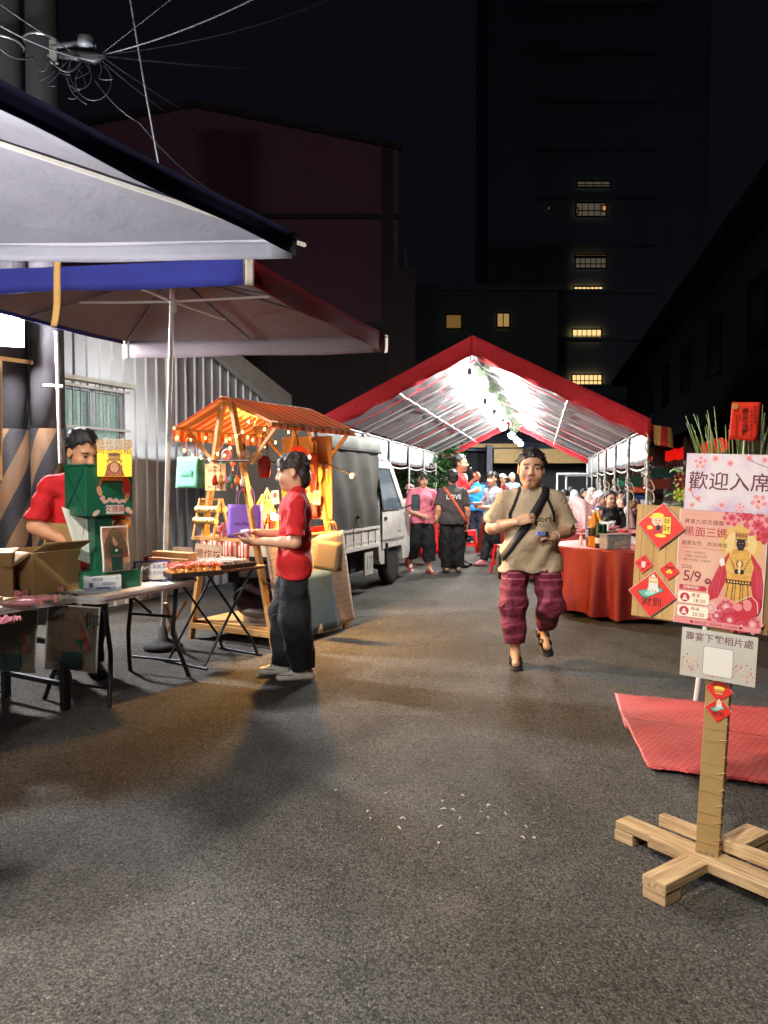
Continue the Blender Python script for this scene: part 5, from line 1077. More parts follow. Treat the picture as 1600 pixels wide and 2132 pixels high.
m = MB(); m.box((.085, -.155, .86), (.215, .05, .20), emis('sign_yellow', (232, 204, 50), .62), bev=.004); ysg = m.build('lit_panel', gb); Rl = Matrix.Rotation(R(-34), 3, 'Z'); ysg.rotation_euler = (0, 0, R(-34)); ysg.location = V((-.02, -.20, .86))-Rl @ V((.085, -.155, .86))
sh = Sheet((.085, -.1815, .86), (1, 0, 0), (0, 0, 1)); sh.poly([(-.035, -.01), (.035, -.01), (.052, -.06), (.065, -.098), (-.065, -.098), (-.052, -.06)], oran); sh.ell(0, -.04, .036, .042, brn); sh.poly([(-.036, .0), (.036, .0), (.040, .048), (-.040, .048)], gold); sh.ell(0, .048, .040, .012, brn); sh.line([(-.038, .012), (.038, .012)], .005, brn)
for k in range(6): sh.line([(-.03+.012*k, .018), (-.031+.0125*k, .042)], .003, brn)
sh.ell(0, -.04, .027, .033, skn); [(sh.ell(.042*s_, .002, .009, .014, gold), sh.line([(.011*s_-.006, -.034), (.011*s_+.006, -.034)], .0022, dk_), sh.line([(.045*s_, -.02), (.05*s_, -.09)], .006, brn)) for s_ in (-1, 1)]; sh.line([(-.006, -.057), (.006, -.057)], .003, redp); sh.build('printed_figure', ysg)
sh = Sheet((.085, -.188, .965), (1, 0, 0), (0, 0, 1)); sh.text('時光信箱', 0, .010, .058, gold, .012); sh.text('時光信箱', 0, -.036, .054, gold, .018); sh.build('sign_lettering', ysg)
m = MB(); m.prism([(-.1, -.035), (.1, -.035), (.105, .0), (.09, .03), (.07, .025), (.06, .045), (.03, .035), (0, .04), (-.03, .035), (-.06, .048), (-.075, .028), (-.1, .03), (-.11, .0)], .008, wh, (.085, -.178, .972), (1, 0, 0), (0, 0, 1)); m.build('sign_topper', ysg)
# curled photo print leaning on the stalk
pm_ = MB(); pp = two_tone('postcard_print', (176, 128, 96), (122, 84, 62), 9, .4, .6); 
pf = lambda u, v: (.0+.20*(u-.5)+.03*math.sin(v*3.2)*0+.03*v, -.14-.03*math.cos(v*3)+.02*v, .125+.30*v)
pm_.grid(pf, 6, 12, wh, True, .002); cardo = pm_.build('picture_card', gb)
def onc(sh_, ): pass
m = MB(); off = V((0, -.003, 0))
m.grid(lambda u, v: V(pf(.05+.9*u, .03+.94*v))+V((0, -.0025, 0)), 6, 12, pp)
def figure_print(put, s_):
    """plain crowned head and robe above a dark green box, in sheet fractions"""
    for l, (pts, mt) in enumerate(s_): put(pts, mt, l+1)
FIG = lambda: [([(.5, .97), (.66, .9), (.9, .62), (.92, .3), (.08, .3), (.1, .62), (.34, .9)], pgr), ([(.33, .74), (.67, .74), (.86, .42), (.72, .34), (.28, .34), (.14, .42)], pg2), ([(.66, .72), (.76, .6), (.86, .34), (.74, .30), (.66, .5)], pg4), ([(.40, .70), (.42, .60), (.5, .55), (.58, .60), (.60, .70), (.58, .78), (.42, .78)], pg3), ([(.36, .76), (.64, .76), (.66, .88), (.58, .90), (.5, .93), (.42, .90), (.34, .88)], pg1), ([(.40, .79), (.60, .79), (.60, .80), (.40, .80)], pg2), ([(.38, .84), (.62, .84), (.62, .85), (.38, .85)], pg2), ([(.3, .44), (.72, .44), (.70, .02), (.32, .02)], pg5), ([(.28, .50), (.74, .50), (.74, .43), (.28, .43)], grd), ([(.36, .36), (.66, .36), (.66, .33), (.36, .33)], pg1), ([(.44, .47), (.53, .50), (.56, .46), (.48, .43)], crmp), ([(.02, .03), (.3, .03), (.26, .12), (.18, .15), (.1, .13), (.04, .18)], pgc), ([(.72, .03), (.98, .03), (.97, .2), (.88, .16), (.82, .2), (.76, .12)], pgc)]
pg1 = mat('poster_gold', (112, 88, 58), .5, var=.35, vs=60); pg2 = mat('poster_brown', (72, 54, 42), .5, var=.35, vs=40); pg3 = mat('poster_skin', (164, 126, 96), .5, var=.1); pg4 = mat('poster_red', (122, 44, 38), .5, var=.3, vs=30); pg5 = mat('poster_green', (24, 58, 50), .5, var=.3, vs=20); pgr = mat('poster_robe', (88, 72, 56), .5, var=.3, vs=24); pgc = mat('poster_cloud', (112, 102, 88), .5, var=.2, vs=20)  # print colours darkened to carry the shade below the table edge
figure_print(lambda pts, mt, l: m.add([V(pf(x, y))+V((0, -.003-l*.0006, 0)) for x, y in pts], [tuple(range(len(pts)))], mt), FIG())
m.build('card_print', cardo, fixn=False)
# tissue box
tb = thing('tissue_box', 'white and grey tissue box with small blue printing in front of the green stand', 'tissue box', on2(.28, .22), R(22)); m = MB(); m.box((0, 0, .05), (.235, .115, .10), mat('tissue_white', (196, 200, 204), .5, var=.05), bev=.003); m.build('carton_body', tb)
sh = Sheet((0, -.0585, .05), (1, 0, 0), (0, 0, 1)); bl = mat('print_blue', (58, 78, 128), .5, var=0); gl_ = mat('print_grey', (140, 152, 166), .5, var=.1); sh.rect(-.118, -.045, .118, -.02, gl_); sh.rect(-.085, -.02, -.06, .01, bl); sh.ell(.04, .0, .05, .012, gl_); sh.text('衛生紙', -.03, .03, .022, bl, .01); sh.line([(-.04, -.03), (.02, -.025), (.05, -.035)], .01, bl); sh.rect(.085, -.03, .1, .03, wh); sh.ell(.092, .036, .006, .01, gl_); sh.build('printed_side', tb)
sh = Sheet((0, 0, .1005), (1, 0, 0), (0, 1, 0)); sh.ell(0, 0, .06, .018, crmp); sh.build('tissue_slot', tb)
# pen cup and pens
cup = thing('pen_cup', 'paper cup full of blue and black pens on the white table', 'cup', on2(.55, .16)); m = MB(); m.lathe([(.033, 0), (.041, .085), (.043, .087), (.038, .085), (.031, .006)], mat('cup_cream', (206, 200, 176), .5)); m.build('cup', cup)
sh = Sheet((-.004, -.0395, .045), (1, 0, 0), (0, .1, 1)); sh.rect(-.018, -.02, .018, .015, mat('print_green', (120, 130, 90), .6)); sh.line([(-.015, .025), (.015, .025)], .005, dk_); sh.build('cup_print', cup)
q = random.Random(9)
for k in range(11):
    a = q.uniform(0, 6.28); r_ = .026; p0 = (r_*.5*math.cos(a+2), r_*.5*math.sin(a+2), .01); p1 = (r_*1.7*math.cos(a), r_*1.7*math.sin(a), .13+q.uniform(-.01, .02)); m = MB(); m.tube([p0, p1], .0045, [bl, dk_, wh, mat('pen_teal', (40, 96, 130), .4), dk_][k % 5], 6); o = m.build('pen', label=None); o.location = cup.location; tag(o, ['blue', 'black', 'white', 'teal', 'black'][k % 5]+' pen standing in the paper cup'+[' leaning left', ' leaning right', '', ' at the back', ' at the front', ' beside the white pen', ' at the rim', ' tilted forward', ' tilted back', ' close to the tissue box', ' nearest the flowers'][k], 'pen', 'pens in the paper cup')
m = MB(); p = atz(318, 1209, TH+.006); m.tube([p, p+V((.11, -.035, 0))], .006, dk_, 7); m.build('marker_pen', label='black marker pen lying on the white table beside the pen cup', cat='pen')
m = MB(); p = atz(300, 1214, TH+.002); m.box(p, (.2, .1, .001), crmp, (0, 0, .6)); m.box(p+V((-.2, -.1, 0)), (.24, .12, .001), wh, (0, 0, .3)); m.build('paper_slips', label='loose paper slips lying on the white table', cat='paper')
m = MB(); p = atz(247, 1219, TH+.02); m.box(p, (.022, .014, .04), bl, (0, 0, .4), .003); m.box(p+V((0, 0, .022)), (.024, .016, .008), wh, (0, 0, .4)); m.build('ink_stamp', label='tiny blue stamp standing alone on the white table', cat='stamp')
# blue board with handwriting
bb = thing('menu_board', 'blue plastic board with handwritten white sheet behind the orange flowers', 'notice board', on2(.80, .22), R(20)); Mt = Euler((R(-28), 0, 0)).to_matrix()
m = MB(); m.box(Mt @ V((0, 0, .075)), (.26, .02, .17), mat('board_blue', (52, 62, 132), .4), Mt, .006); m.box((0, .05, .006), (.24, .12, .012), mat('board_blue')); m.build('stand', bb)
sh = Sheet(Mt @ V((0, -.0125, .075)), (1, 0, 0), Mt @ V((0, 0, 1))); sh.rect(-.112, -.068, .112, .068, wh); sh.text('竹竹事事圓滿', 0, .03, .034, bl, .004); sh.text('六福恩光作坊', 0, -.02, .034, bl, .004); sh.line([(-.1, .055), (-.09, .04)], .004, redp); sh.build('handwritten_sheet', bb)
# stepped wooden riser
rz = thing('stepped_riser', 'pale three-step wooden riser box on the narrow table', 'riser', on3(.0, .42), math.atan2(-.5, .87)); m = MB(); pw_ = wood('pale_pine', (206, 172, 122), (184, 148, 98))
for k in range(3): m.box((0, .045*k+.02, .045*(k+1)/1-.0225*(k+1)), (.40, .09, .045*(k+1)), pw_, bev=.002)
m.build('steps', rz); m = MB(); m.box((-.2035, .08, .05), (.005, .2, .1), mat('riser_end', (70, 46, 34), .6)); m.build('end_panel', rz)
# trays
trym = mat('tray_black', (44, 34, 32), .45)
def tray(label, p, d, L, Wd): 
    t = thing('serving_tray', label, 'tray', p, math.atan2(d[1], d[0])); m = MB(); m.box((L/2, Wd/2, .005), (L, Wd, .01), trym)
    for a in ((L/2, .004, L, .008), (L/2, Wd-.004, L, .008), (.004, Wd/2, .008, Wd-.016), (L-.004, Wd/2, .008, Wd-.016)): m.box((a[0], a[1], .022), (a[2], a[3], .026), trym)
    m.build('tray', t); return t
p1 = on2(.74, .0); tr1p = V((p1.x, p1.y, T3+.001)); tray('dark tray full of red and orange sachets between the two tables', tr1p+V((-.01, .03, 0)), (.80, .60), .40, .30)
orm = mat('sachet_orange', (206, 70, 28), .5, var=.3, vs=30, bump=.4, bs=80); rdm2 = mat('sachet_red', (196, 30, 26), .5, var=.25, vs=30, bump=.4, bs=80); gdm = mat('sachet_gold', (204, 132, 58), .35, var=.3, vs=60)
dd = V((.8, .6, 0)); ww = V((-.6, .8, 0)); q = random.Random(3)
sachet = None
for i in range(8):
    for j in range(5):
        p = tr1p+V((-.01, .03, .012))+dd*(.028+.049*i)+ww*(.035+.056*j)
        if sachet is None:
            m = MB(); m.lathe([(0, 0), (.024, .004), (.027, .02), (.02, .034), (.010, .044), (.012, .05), (.024, .062)], gdm, seg=9)
            for k in range(8): a = k*.785; m.grid(lambda u, v: ((.006+.022*u)*math.cos(a+.5*(v-.5)), (.006+.022*u)*math.sin(a+.5*(v-.5)), .046+.026*math.sin(u*2.4)), 3, 2, [rdm2, orm][k % 2], True, .001)
            sachet = m.build('flower_sachet'); o = sachet
        else: o = sachet.copy(); COL.objects.link(o)
        o.location = p+V((q.uniform(-.006, .006), q.uniform(-.006, .006), 0)); o.rotation_euler = (q.uniform(-.3, .3), q.uniform(-.3, .3), q.uniform(0, 6)); o.scale = [q.uniform(.95, 1.15)]*3
        tag(o, 'small red and orange flower topped sachet packed in the dark tray', 'sachet', 'flower sachets in the dark tray')
tr2p = on3(.20, .015, T3+.001); tray('dark tray of small striped packets at the end of the narrow table', tr2p, d3, .42, .34)
pk = None; q = random.Random(5); pmats = [mat('packet_a', (196, 176, 168), .4, var=.3, vs=60), mat('packet_b', (120, 104, 104), .4, var=.4, vs=60), mat('packet_c', (206, 186, 150), .4, var=.3, vs=60)]
e3 = V((-d3.y, d3.x, 0))
for i in range(12):
    for j in range(4):
        m = MB(); 
        if pk is None or len(pk) < 3:
            pk = pk or []; m.box((0, 0, .03), (.012, .07, .055), pmats[len(pk)], None, .003); m.box((0, 0, .06), (.004, .07, .012), wh); m.box((0, -.0005, .03), (.0135, .03, .03), dk_); o = m.build('striped_packet'); pk.append(o)
        else: o = pk[q.randrange(3)].copy(); COL.objects.link(o)
        o.location = tr2p+d3*(.035+.031*i)+e3*(.05+.08*j)+V((0, 0, .011)); o.rotation_euler = (0, 0, 0); o.rotation_euler = Euler((q.uniform(-.05, .05), R(-35)+q.uniform(-.15, .15), math.atan2(d3.y, d3.x)+q.uniform(-.1, .1)))
        tag(o, 'small striped packet leaning in rows on the dark tray', 'packet', 'striped packets on the tray')
# folded card with lettering
fc = thing('lettered_card', 'cream folded card with red lettering standing behind the striped packets', 'card', on3(.33, .36), math.atan2(d3.y, d3.x)-R(44)); Mt = Euler((R(-22), R(6), 0)).to_matrix()
m = MB(); m.box(Mt @ V((.04, 0, .10)), (.22, .004, .19), mat('card_cream', (206, 184, 158), .6), Mt); m.build('front_panel', fc); Mt2 = Euler((R(-22), R(6), R(28))).to_matrix(); m = MB(); m.box(V((-.145, .035, .085)), (.17, .004, .16), mat('card_grey', (178, 164, 150), .6), Mt2); m.build('side_panel', fc)
sh = Sheet(Mt @ V((.04, -.003, .10)), Mt @ V((1, 0, 0)), Mt @ V((0, 0, 1))); sh.text('德作坊', 0, .01, .072, mat('lettering_darkred', (120, 26, 24), .6, var=0), .02); sh.line([(.06, .085), (.09, .08), (.1, .05)], .004, brn); sh.text('手作 香品 結緣', -.0, -.065, .02, brn); sh.build('card_lettering', fc)
sh = Sheet(V((-.145, .035, .085))+Mt2 @ V((0, -.003, 0)), Mt2 @ V((1, 0, 0)), Mt2 @ V((0, 0, 1)))
for k in range(8): sh.line([(-.07, .06-.016*k), (-.07+.03+.1*((k*37) % 10)/10, .06-.016*k)], .004, brn)
sh.build('card_text', fc)
# posters hanging from the table edge
pst = two_tone('poster_sky', (104, 98, 86), (76, 66, 56), 5, .4, .6)  # poster ground toned dark with the same table shade
for lb, a0, w_, tw in (('creased poster hanging from the white table, with one ink character', on2(-.02, .16, .70), .38, R(-36)), ('second poster hanging at the left behind the table leg', on2(-.06, .62, .66), .36, R(-30))):
    t = thing('hanging_poster', lb, 'poster', a0+V((0, -.03, -.02)), tw+R(25)); h_ = .42
    pf2 = lambda u, v: (w_*(u-.5)*(1)-.05*v, .02*math.sin(u*5)+.03*v*v, -h_*v)
    m = MB(); m.grid(pf2, 8, 8, wh, True, .002); pb_ = m.build('sheet', t); m = MB(); m.grid(lambda u, v: V(pf2(.03+.94*u, .02+.96*v))+V((0, -.004, 0)), 8, 8, pst)
    figure_print(lambda pts, mt, l: m.add([V(pf2(x, 1-y))+V((0, -.006-.0008*l, 0)) for x, y in pts], [tuple(range(len(pts)))], mt), FIG())
    if 'ink' in lb:
        vs, fs = text_geo('你', .11, .0); m.add([(.13+v.x, -.012+.02*math.sin(4.2), -.09+v.y) for v in vs], fs, dk_)
    m.build('poster_print', pb_, fixn=False)
# ---- wooden market cart -----------------------------------------------------------
C0 = V((-1.39, 6.85, 0)); CA = V((.5, .866, 0)).normalized(); CR = V((.866, -.5, 0)).normalized(); CM = Matrix((CR, CA, (0, 0, 1))).transposed(); CL = 1.2
cart = thing('market_cart', 'wooden A-frame market cart with an orange striped cloth roof and warm lights', 'market cart', C0, math.atan2(CR.y, CR.x))
def cw(x, y, z): return C0+CR*x+CA*y+V((0, 0, z))      # x to the right, y along the ridge
pine = wood('cart_pine', (206, 160, 98), (178, 128, 72), .5)
strp = two_tone('striped_cloth', (246, 206, 150), (230, 112, 58), 2.9, .56, .60, (0, 1, 0), 0, .8, 0, 'wave')
def roof(u, v, lift=0):   # u 0..1 across from left eave over ridge to right eave
    x = -.60+1.14*u; s_ = 1-abs((u-.525)/.5); z = 1.965+.245*max(0, min(1, s_*1.02)); z -= .02*math.sin(math.pi*v)*(1-abs(s_-.5))-.008*math.sin(v*22)*(1-s_); return (x, -.06+v*(CL+.12), z+lift)
m = MB(); m.grid(lambda u, v: roof(u, v), 28, 26, strp, True, .004); m.build('cloth_roof', cart); translucent(strp, .62)
for x, sg in ((-.60, -1), (.54, 1)):
    m = MB(); m.grid(lambda u, v: (x+sg*(.004+.012*math.sin(u*21)*v), -.06+u*(CL+.12), 1.955-v*(.115 if sg < 0 else .04)*(1+.1*abs(math.sin(u*18)))), 34, 4, strp, True, .003); m.build('cloth_valance', cart)
for y in (.03, CL-.03):
    for s_ in (-1, 1):
        m = MB(); m.beam((s_*.05-.03, y, 2.20), (s_*.49, y, 0), .035, .06, pine, (0, 1, 0)); m.build('leg', cart)
    m = MB()
    for s_ in (-1, 1): m.beam((-.03+s_*.02, y+.036, 2.16), ((-.585 if s_ < 0 else .525), y+.036, 1.955), .025, .035, pine); m.beam((s_*.20, y+.036, 1.62), ((-.56 if s_ < 0 else .50), y+.036, 1.94), .022, .03, pine)
    m.build('roof_truss', cart)
    m = MB(); m.beam((-.3, y-.02, .92), (.3, y-.02, .92), .03, .05, pine); m.beam((-.47, y-.02, .13), (.47, y-.02, .13), .03, .05, pine); m.build('crossbar', cart)
for x in (-.59, .53): m = MB(); m.beam((x, -.06, 1.95), (x, CL+.06, 1.95), .03, .03, pine); m.build('eave_bar', cart)
m = MB(); m.beam((-.03, -.05, 2.195), (-.03, CL+.05, 2.195), .03, .04, pine); m.build('ridge_bar', cart)
m = MB(); m.box((0, CL/2, .945), (.80, CL+.1, .03), pine); m.build('counter', cart); m = MB(); m.box((.0, CL/2, .975), (.5, CL*.8, .012), mat('felt_red', (186, 22, 22), .8)); m.box((.24, CL*.55, .99), (.02, CL*.85, .05), mat('felt_red')); m.build('red_liner', cart)
m = MB(); m.box((0, CL/2, .16), (.92, CL-.1, .025), pine); m.build('lower_shelf', cart)
m = MB(); m.box((-.0, CL-.0, 1.5), (.62, .012, .84), mat('back_board', (150, 112, 68), .7, var=.08)); m.build('back_board', cart)
# paper skirt printed with a brick grid
def brickpaper():
    if 'brick_paper' in _m: return _m['brick_paper']
    mm = mat('brick_paper', (196, 178, 158), .7, var=0); N, L, B = nodes(mm); tc = N.new('ShaderNodeTexCoord'); mp = N.new('ShaderNodeMapping'); mp.inputs['Rotation'].default_value = (0, R(90), R(90)); bt = N.new('ShaderNodeTexBrick')
    mp.inputs['Rotation'].default_value = (R(90), 0, 0); cb_ = N.new('ShaderNodeCombineXYZ'); sp = N.new('ShaderNodeSeparateXYZ'); L.new(tc.outputs['Object'], sp.inputs[0]); ad = N.new('ShaderNodeMath'); L.new(sp.outputs[0], ad.inputs[0]); L.new(sp.outputs[1], ad.inputs[1]); L.new(ad.outputs[0], cb_.inputs[0]); L.new(sp.outputs[2], cb_.inputs[1]); L.new(cb_.outputs[0], bt.inputs['Vector'])
    bt.inputs['Scale'].default_value = 9; bt.inputs['Mortar Size'].default_value = .012; bt.inputs['Color1'].default_value = lin((198, 176, 154)); bt.inputs['Color2'].default_value = lin((188, 166, 146)); bt.inputs['Mortar'].default_value = lin((96, 66, 52)); bt.inputs['Brick Width'].default_value = .9; bt.inputs['Row Height'].default_value = .5
    L.new(bt.outputs['Color'], B.inputs['Base Color']); return mm
bp_ = brickpaper()
m = MB(); m.grid(lambda u, v: (.40+.15*v+.012*math.sin(u*9+v*3)+.03*v*v*math.sin(u*5), -.0+u*(CL+.05)+.05*v*(1 if u > .9 else 0), 0.965-.91*v+.015*math.sin(u*7)), 24, 18, bp_, True, .003); m.build('paper_skirt', cart)
m = MB(); m.grid(lambda u, v: (.47+.11*v+.006*math.sin(u*9), .36+u*.56, .62-.56*v), 8, 8, mat('skirt_panel', (62, 88, 108), .7), True, .003); m.build('skirt_panel', cart)
m = MB(); m.grid(lambda u, v: (.28-.56*u, -.05-.015*math.sin(u*19), 0.93-.16*v), 14, 3, two_tone('scarf_red_white', (190, 60, 44), (206, 180, 160), 7, .45, .55, (1, 0, 0), 0, .8, 0, 'wave'), True, .003); m.build('front_valance', cart)
# round clock badge on the front leg
m = MB(); m.lathe([(0, 0), (.058, 0), (.06, .006), (.055, .012), (0, .012)], wh, (.02, -.03, 1.69), 24, (R(90), 0, 0)); m.lathe([(0, .0125), (.02, .0125), (.012, .015), (0, .015)], brn, (.02, -.03, 1.69), 14, (R(90), 0, 0)); m.lathe([(.046, .0122), (.05, .0135), (.053, .0122)], redp, (.02, -.03, 1.69), 24, (R(90), 0, 0)); m.build('round_badge', cart)
sh = Sheet((-.03, -.035, 2.11), (1, 0, 0), (0, 0, 1)); sh.text('手', 0, 0, .03, dk_, .01); sh.build('leg_mark', cart)
# dark rods
m = MB(); m.tube([(.1, -.02, 1.64), (.1, .55, 1.64)], .009, dk_, 7); m.tube([(-.14, -.055, 1.645), (.3, -.055, 1.64)], .009, dk_, 7); m.build('hanging_rod', cart)
m = MB(); m.tube([(.26, CL-.08, 1.66), (.62, CL-.12, 1.52)], .009, dk_, 7); m.ball((.63, CL-.12, 1.515), .03, wh); m.build('hanging_rod', cart)
# lamp with rosy shade, warm bulb
lampm = emis('bulb_warm', (255, 190, 104), 5600)
lp = at(622, 952, 7.12); t = thing('pendant_lamp', 'warm pendant lamp with a rosy shade glowing behind the woman', 'lamp', lp); m = MB(); m.ball((0, 0, 0), .048, lampm, 16, 10); m.build('bulb', t); m = MB(); m.lathe([(.03, .10), (.06, .085), (.09, .045), (.108, -.012), (.112, -.04), (.108, -.04), (.104, -.012), (.086, .045), (.056, .081), (.026, .096)], translucent(mat('shade_rose', (206, 120, 92), .5, bump=.3, bs=40), .35), seg=28, rot=Matrix.Rotation(R(24), 3, V((-.42, -.91, 0)))); m.build('lamp_shade', t); m = MB(); m.tube([(0, 0, .10), (-.01, .01, .17), (-.03, .0, .25)], .006, dk_, 6); m.build('cord', t)
lp2 = cw(.02, .62, 1.12); t = thing('table_lamp', 'small bright lamp standing on the red liner of the cart', 'lamp', lp2); m = MB(); m.ball((0, 0, 0), .04, emis('bulb_warm_small', (255, 200, 112), 700), 14, 8); m.build('bulb', t); m = MB(); m.lathe([(0, -.14), (.06, -.14), (.06, -.125), (.014, -.11), (.014, -.035), (0, -.035)], pine); m.build('foot', t)
# fairy lights
fl = thing('fairy_lights', 'string of warm fairy lights looped under the striped roof', 'fairy lights', C0, math.atan2(CR.y, CR.x)); fm = emis('fairy_bulb', (255, 190, 96), 34)
pts = []
for k in range(15): pts.append((-.57+.008*math.sin(k*2), -.04+.09*k, 1.87+.03*math.sin(k*1.7)))
pts2 = [(-.55+.05*k, -.075, 1.86-.20*math.sin(math.pi*k/13)**1.0+.02*math.sin(k*2.3)) for k in range(14)]; pts3 = [(.06+.02*math.sin(k*2), .02+.1*k, 1.9-.06*math.sin(k*1.3)) for k in range(9)]; pts4 = [(.30-.035*k, -.07, 1.98-.035*k+.02*math.sin(k*2)) for k in range(9)]
m = MB()
for P_ in (pts, pts2, pts3, pts4): m.tube(P_, .003, mat('wire_clear', (170, 140, 90), .4), 4)
m.build('wire', fl)
for P_ in (pts, pts2, pts3, pts4):
    for p in P_[::2]: m = MB(); m.lathe([(0, -.02), (.005, -.016), (.008, -.004), (.005, .006), (0, .008)], fm, p, 7); m.build('bulb', fl)
# bags ------------------------------------------------------------------------------
def tote(label, p, rz, w, h, d, m_, side_m, hm, hh, mark=None, tilt=0, sag=.0, name='tote_bag'):
    t = thing(name, label, 'bag', p, rz, rot=(0, tilt, rz)); m = MB()
    m.grid(lambda u, v: (w*(u-.5), -d/2*(1-.5*v)-.008*math.sin(math.pi*u)*(1-v), h*v), 8, 8, m_, True, .004); m.build('front_panel', t)
    m = MB(); m.grid(lambda u, v: (w*(u-.5), d/2*(1-.5*v), h*v), 4, 4, m_, True, .004)
    for s_ in (-1, 1): m.grid(lambda u, v: (s_*w/2, d*(u-.5)*(1-.5*v)*.98, h*v), 2, 4, side_m, True, .003)
    m.box((0, 0, .004), (w*.98, d*.95, .006), side_m); m.build('gusset', t)
    for s_ in (-1, 1):
        m = MB(); m.grid(lambda u, v: (.5*w*.52*math.cos(math.pi*(1-u)), s_*d/4*1.02-.004*s_-.02*s_*math.sin(math.pi*u)*0+.014*(v-.5)*0, h-.035+(hh+.035)*math.sin(math.pi*u)**.6+.022*(v-.5)*(abs(math.cos(math.pi*u))*0+1)), 24, 1, hm, True, .006); m.build('handle', t)
    if mark is not None:
        sh = Sheet((0, -d/2*.86-.006, h*.42), (1, 0, 0), (0, d*.25/h, 1)); mark(sh, w, h); sh.build('printed_mark', t)
    return t
def hills(mk_):
    def f(sh, w, h): sh.poly([(-.3*w, -.04*h), (-.16*w, .06*h), (-.05*w, -.0*h), (-.02*w, -.05*h)], mk_); sh.ell(.02*w, .02*h, .05*w, .06*h, mk_); sh.ell(.12*w, 0, .05*w, .05*h, mk_); sh.rect(.18*w, -.05*h, .26*w, .12*h, mk_); sh.ell(.2*w, .13*h, .05*w, .03*h, mk_); sh.line([(.02*w, .1*h), (.02*w, .16*h)], .006, mk_)
    return f
mint = mat('felt_mint', (112, 190, 150), .85, var=.05); mintd = mat('felt_mint_dark', (20, 96, 84), .85); purp = mat('felt_purple', (118, 84, 176), .85, var=.05); purpd = mat('felt_purple_dark', (92, 64, 150), .85); kraft = mat('felt_kraft', (122, 106, 82), .85, var=.06); tan = mat('strap_tan', (196, 122, 54), .6); ored = mat('strap_red', (206, 66, 30), .7)
tote('mint green felt tote with orange handles hanging under the striped eave', cw(-.50, .05, 1.40), math.atan2(CR.y, CR.x)-R(6), .30, .29, .10, mint, mintd, ored, .20, hills(mat('mint_mark', (74, 140, 112), .85, var=0)))
pb_ = cw(.15, .055, 0.966); tote('purple felt tote with looped handles standing at the front of the cart', V((pb_.x, pb_.y, pb_.z)), R(-12), .30, .29, .12, purp, purpd, purp, .17, hills(mat('purple_mark', (84, 58, 136), .85, var=0)))
kp = at(683, 1186, 7.05); tote('kraft brown felt tote with tan handles hanging off the counter side', kp, R(-30), .25, .26, .10, kraft, kraft, tan, .18, tilt=R(5))
# yellow drawstring pouch and others
def pouch(label, p, w, h, m_, name='drawstring_pouch', strap=None, sh_=None, rz=0):
    t = thing(name, label, 'pouch', p, rz); m = MB()
    m.grid(lambda u, v: (w/2*math.cos(2*math.pi*u)*(.55+.45*math.sin(math.pi*min(1, (v*.9+.06)))**.5 if v > .0 else .5), .035*math.sin(2*math.pi*u)*math.sin(math.pi*(v*.86+.08)), -h*v), 24, 10, m_, True); m.build('pouch_body', t)
    m = MB(); m.grid(lambda u, v: (.03*math.cos(math.pi*u)+.01*(v-.5), .008, .22*math.sin(math.pi*u)), 12, 1, strap or m_, True, .004); m.build('strap', t)
    if sh_: sh = Sheet((0, -.036, -h*.5), (1, 0, 0), (0, 0, 1)); sh_(sh); sh.build('printed_mark', t)
ylw = mat('pouch_yellow', (222, 186, 96), .8); mar = mat('pouch_maroon', (112, 14, 26), .75, bump=.2, bs=30)
def ym(sh): sh.ell(0, .035, .022, .024, brn); sh.ell(0, .01, .012, .01, brn); sh.poly([(-.04, -.025), (-.02, .0), (.02, 0), (.04, -.025)], brn); [sh.line([(-.03+.006*k, -.04-.012*k), (.03-.006*k, -.04-.012*k)], .004, brn) for k in range(3)]
pouch('yellow rounded pouch with a small brown print hanging from the dark rod', at(655, 962, 7.75), .19, .205, ylw, 'round_pouch', ylw, ym, R(-25))
pouch('maroon drawstring pouch hanging beside white charms', at(551, 949, 7.0), .12, .20, mar)
for k, (px, py, mt, nm) in enumerate(((512, 945, wh, 'white shell shaped charm hanging left of the maroon pouch'), (536, 948, wh, 'second white charm hanging next to the maroon pouch'), (505, 932, mat('leaf_green', (40, 70, 40), .6), 'dark green leafy charm on the hanging rod'))):
    p = at(px, py, 6.9); t = thing('hanging_charm', nm, 'charm', p); m = MB(); m.ball((0, 0, 0), (.045, .02, .035) if mt is wh else (.03, .03, .05), mt, 12, 8); m.build('charm', t); m = MB(); m.tube([(0, 0, .03), (0, 0, .12)], .004, crmp, 5); m.build('string', t)
for k, (px, py, nm) in enumerate(((672, 975, 'golden tassel keyring nearest the yellow pouch'), (681, 985, 'golden tassel keyring in the middle of the three'), (689, 982, 'golden tassel keyring at the rod end'))):
    p = at(px, py, 7.75); t = thing('tassel_keyring', nm, 'keyring', p, group='tassel keyrings on the rod'); m = MB(); m.lathe([(0, 0), (.012, -.005), (.012, -.03), (.018, -.10), (0, -.10)], gold, seg=9); m.build('tassel', t); m = MB(); m.tube([(0, 0, 0), (0, 0, .09)], .004, wh, 5); m.ball((0, 0, .03), .012, wh, 8, 6); m.ball((0, 0, .06), .01, redp, 8, 6); m.build('bead_string', t)
# hanging cream notice
nb = thing('hanging_notice', 'cream notice card hung between the legs of the cart', 'notice', cw(-.12, -.03, 1.50), math.atan2(CR.y, CR.x)); m = MB(); m.box((0, 0, 0), (.24, .006, .24), mat('notice_cream', (214, 184, 128), .6)); m.build('card', nb)
sh = Sheet((0, -.004, 0), (1, 0, 0), (0, 0, 1)); sh.line([(-.03, .095), (-.01, .085), (.0, .1), (.01, .085), (.03, .095)], .008, brn); sh.text('手作 香包 提袋', 0, .055, .026, brn, .01); sh.text('掃描了解更多作品', 0, -.09, .022, brn, .01); sh.build('notice_lettering', nb)
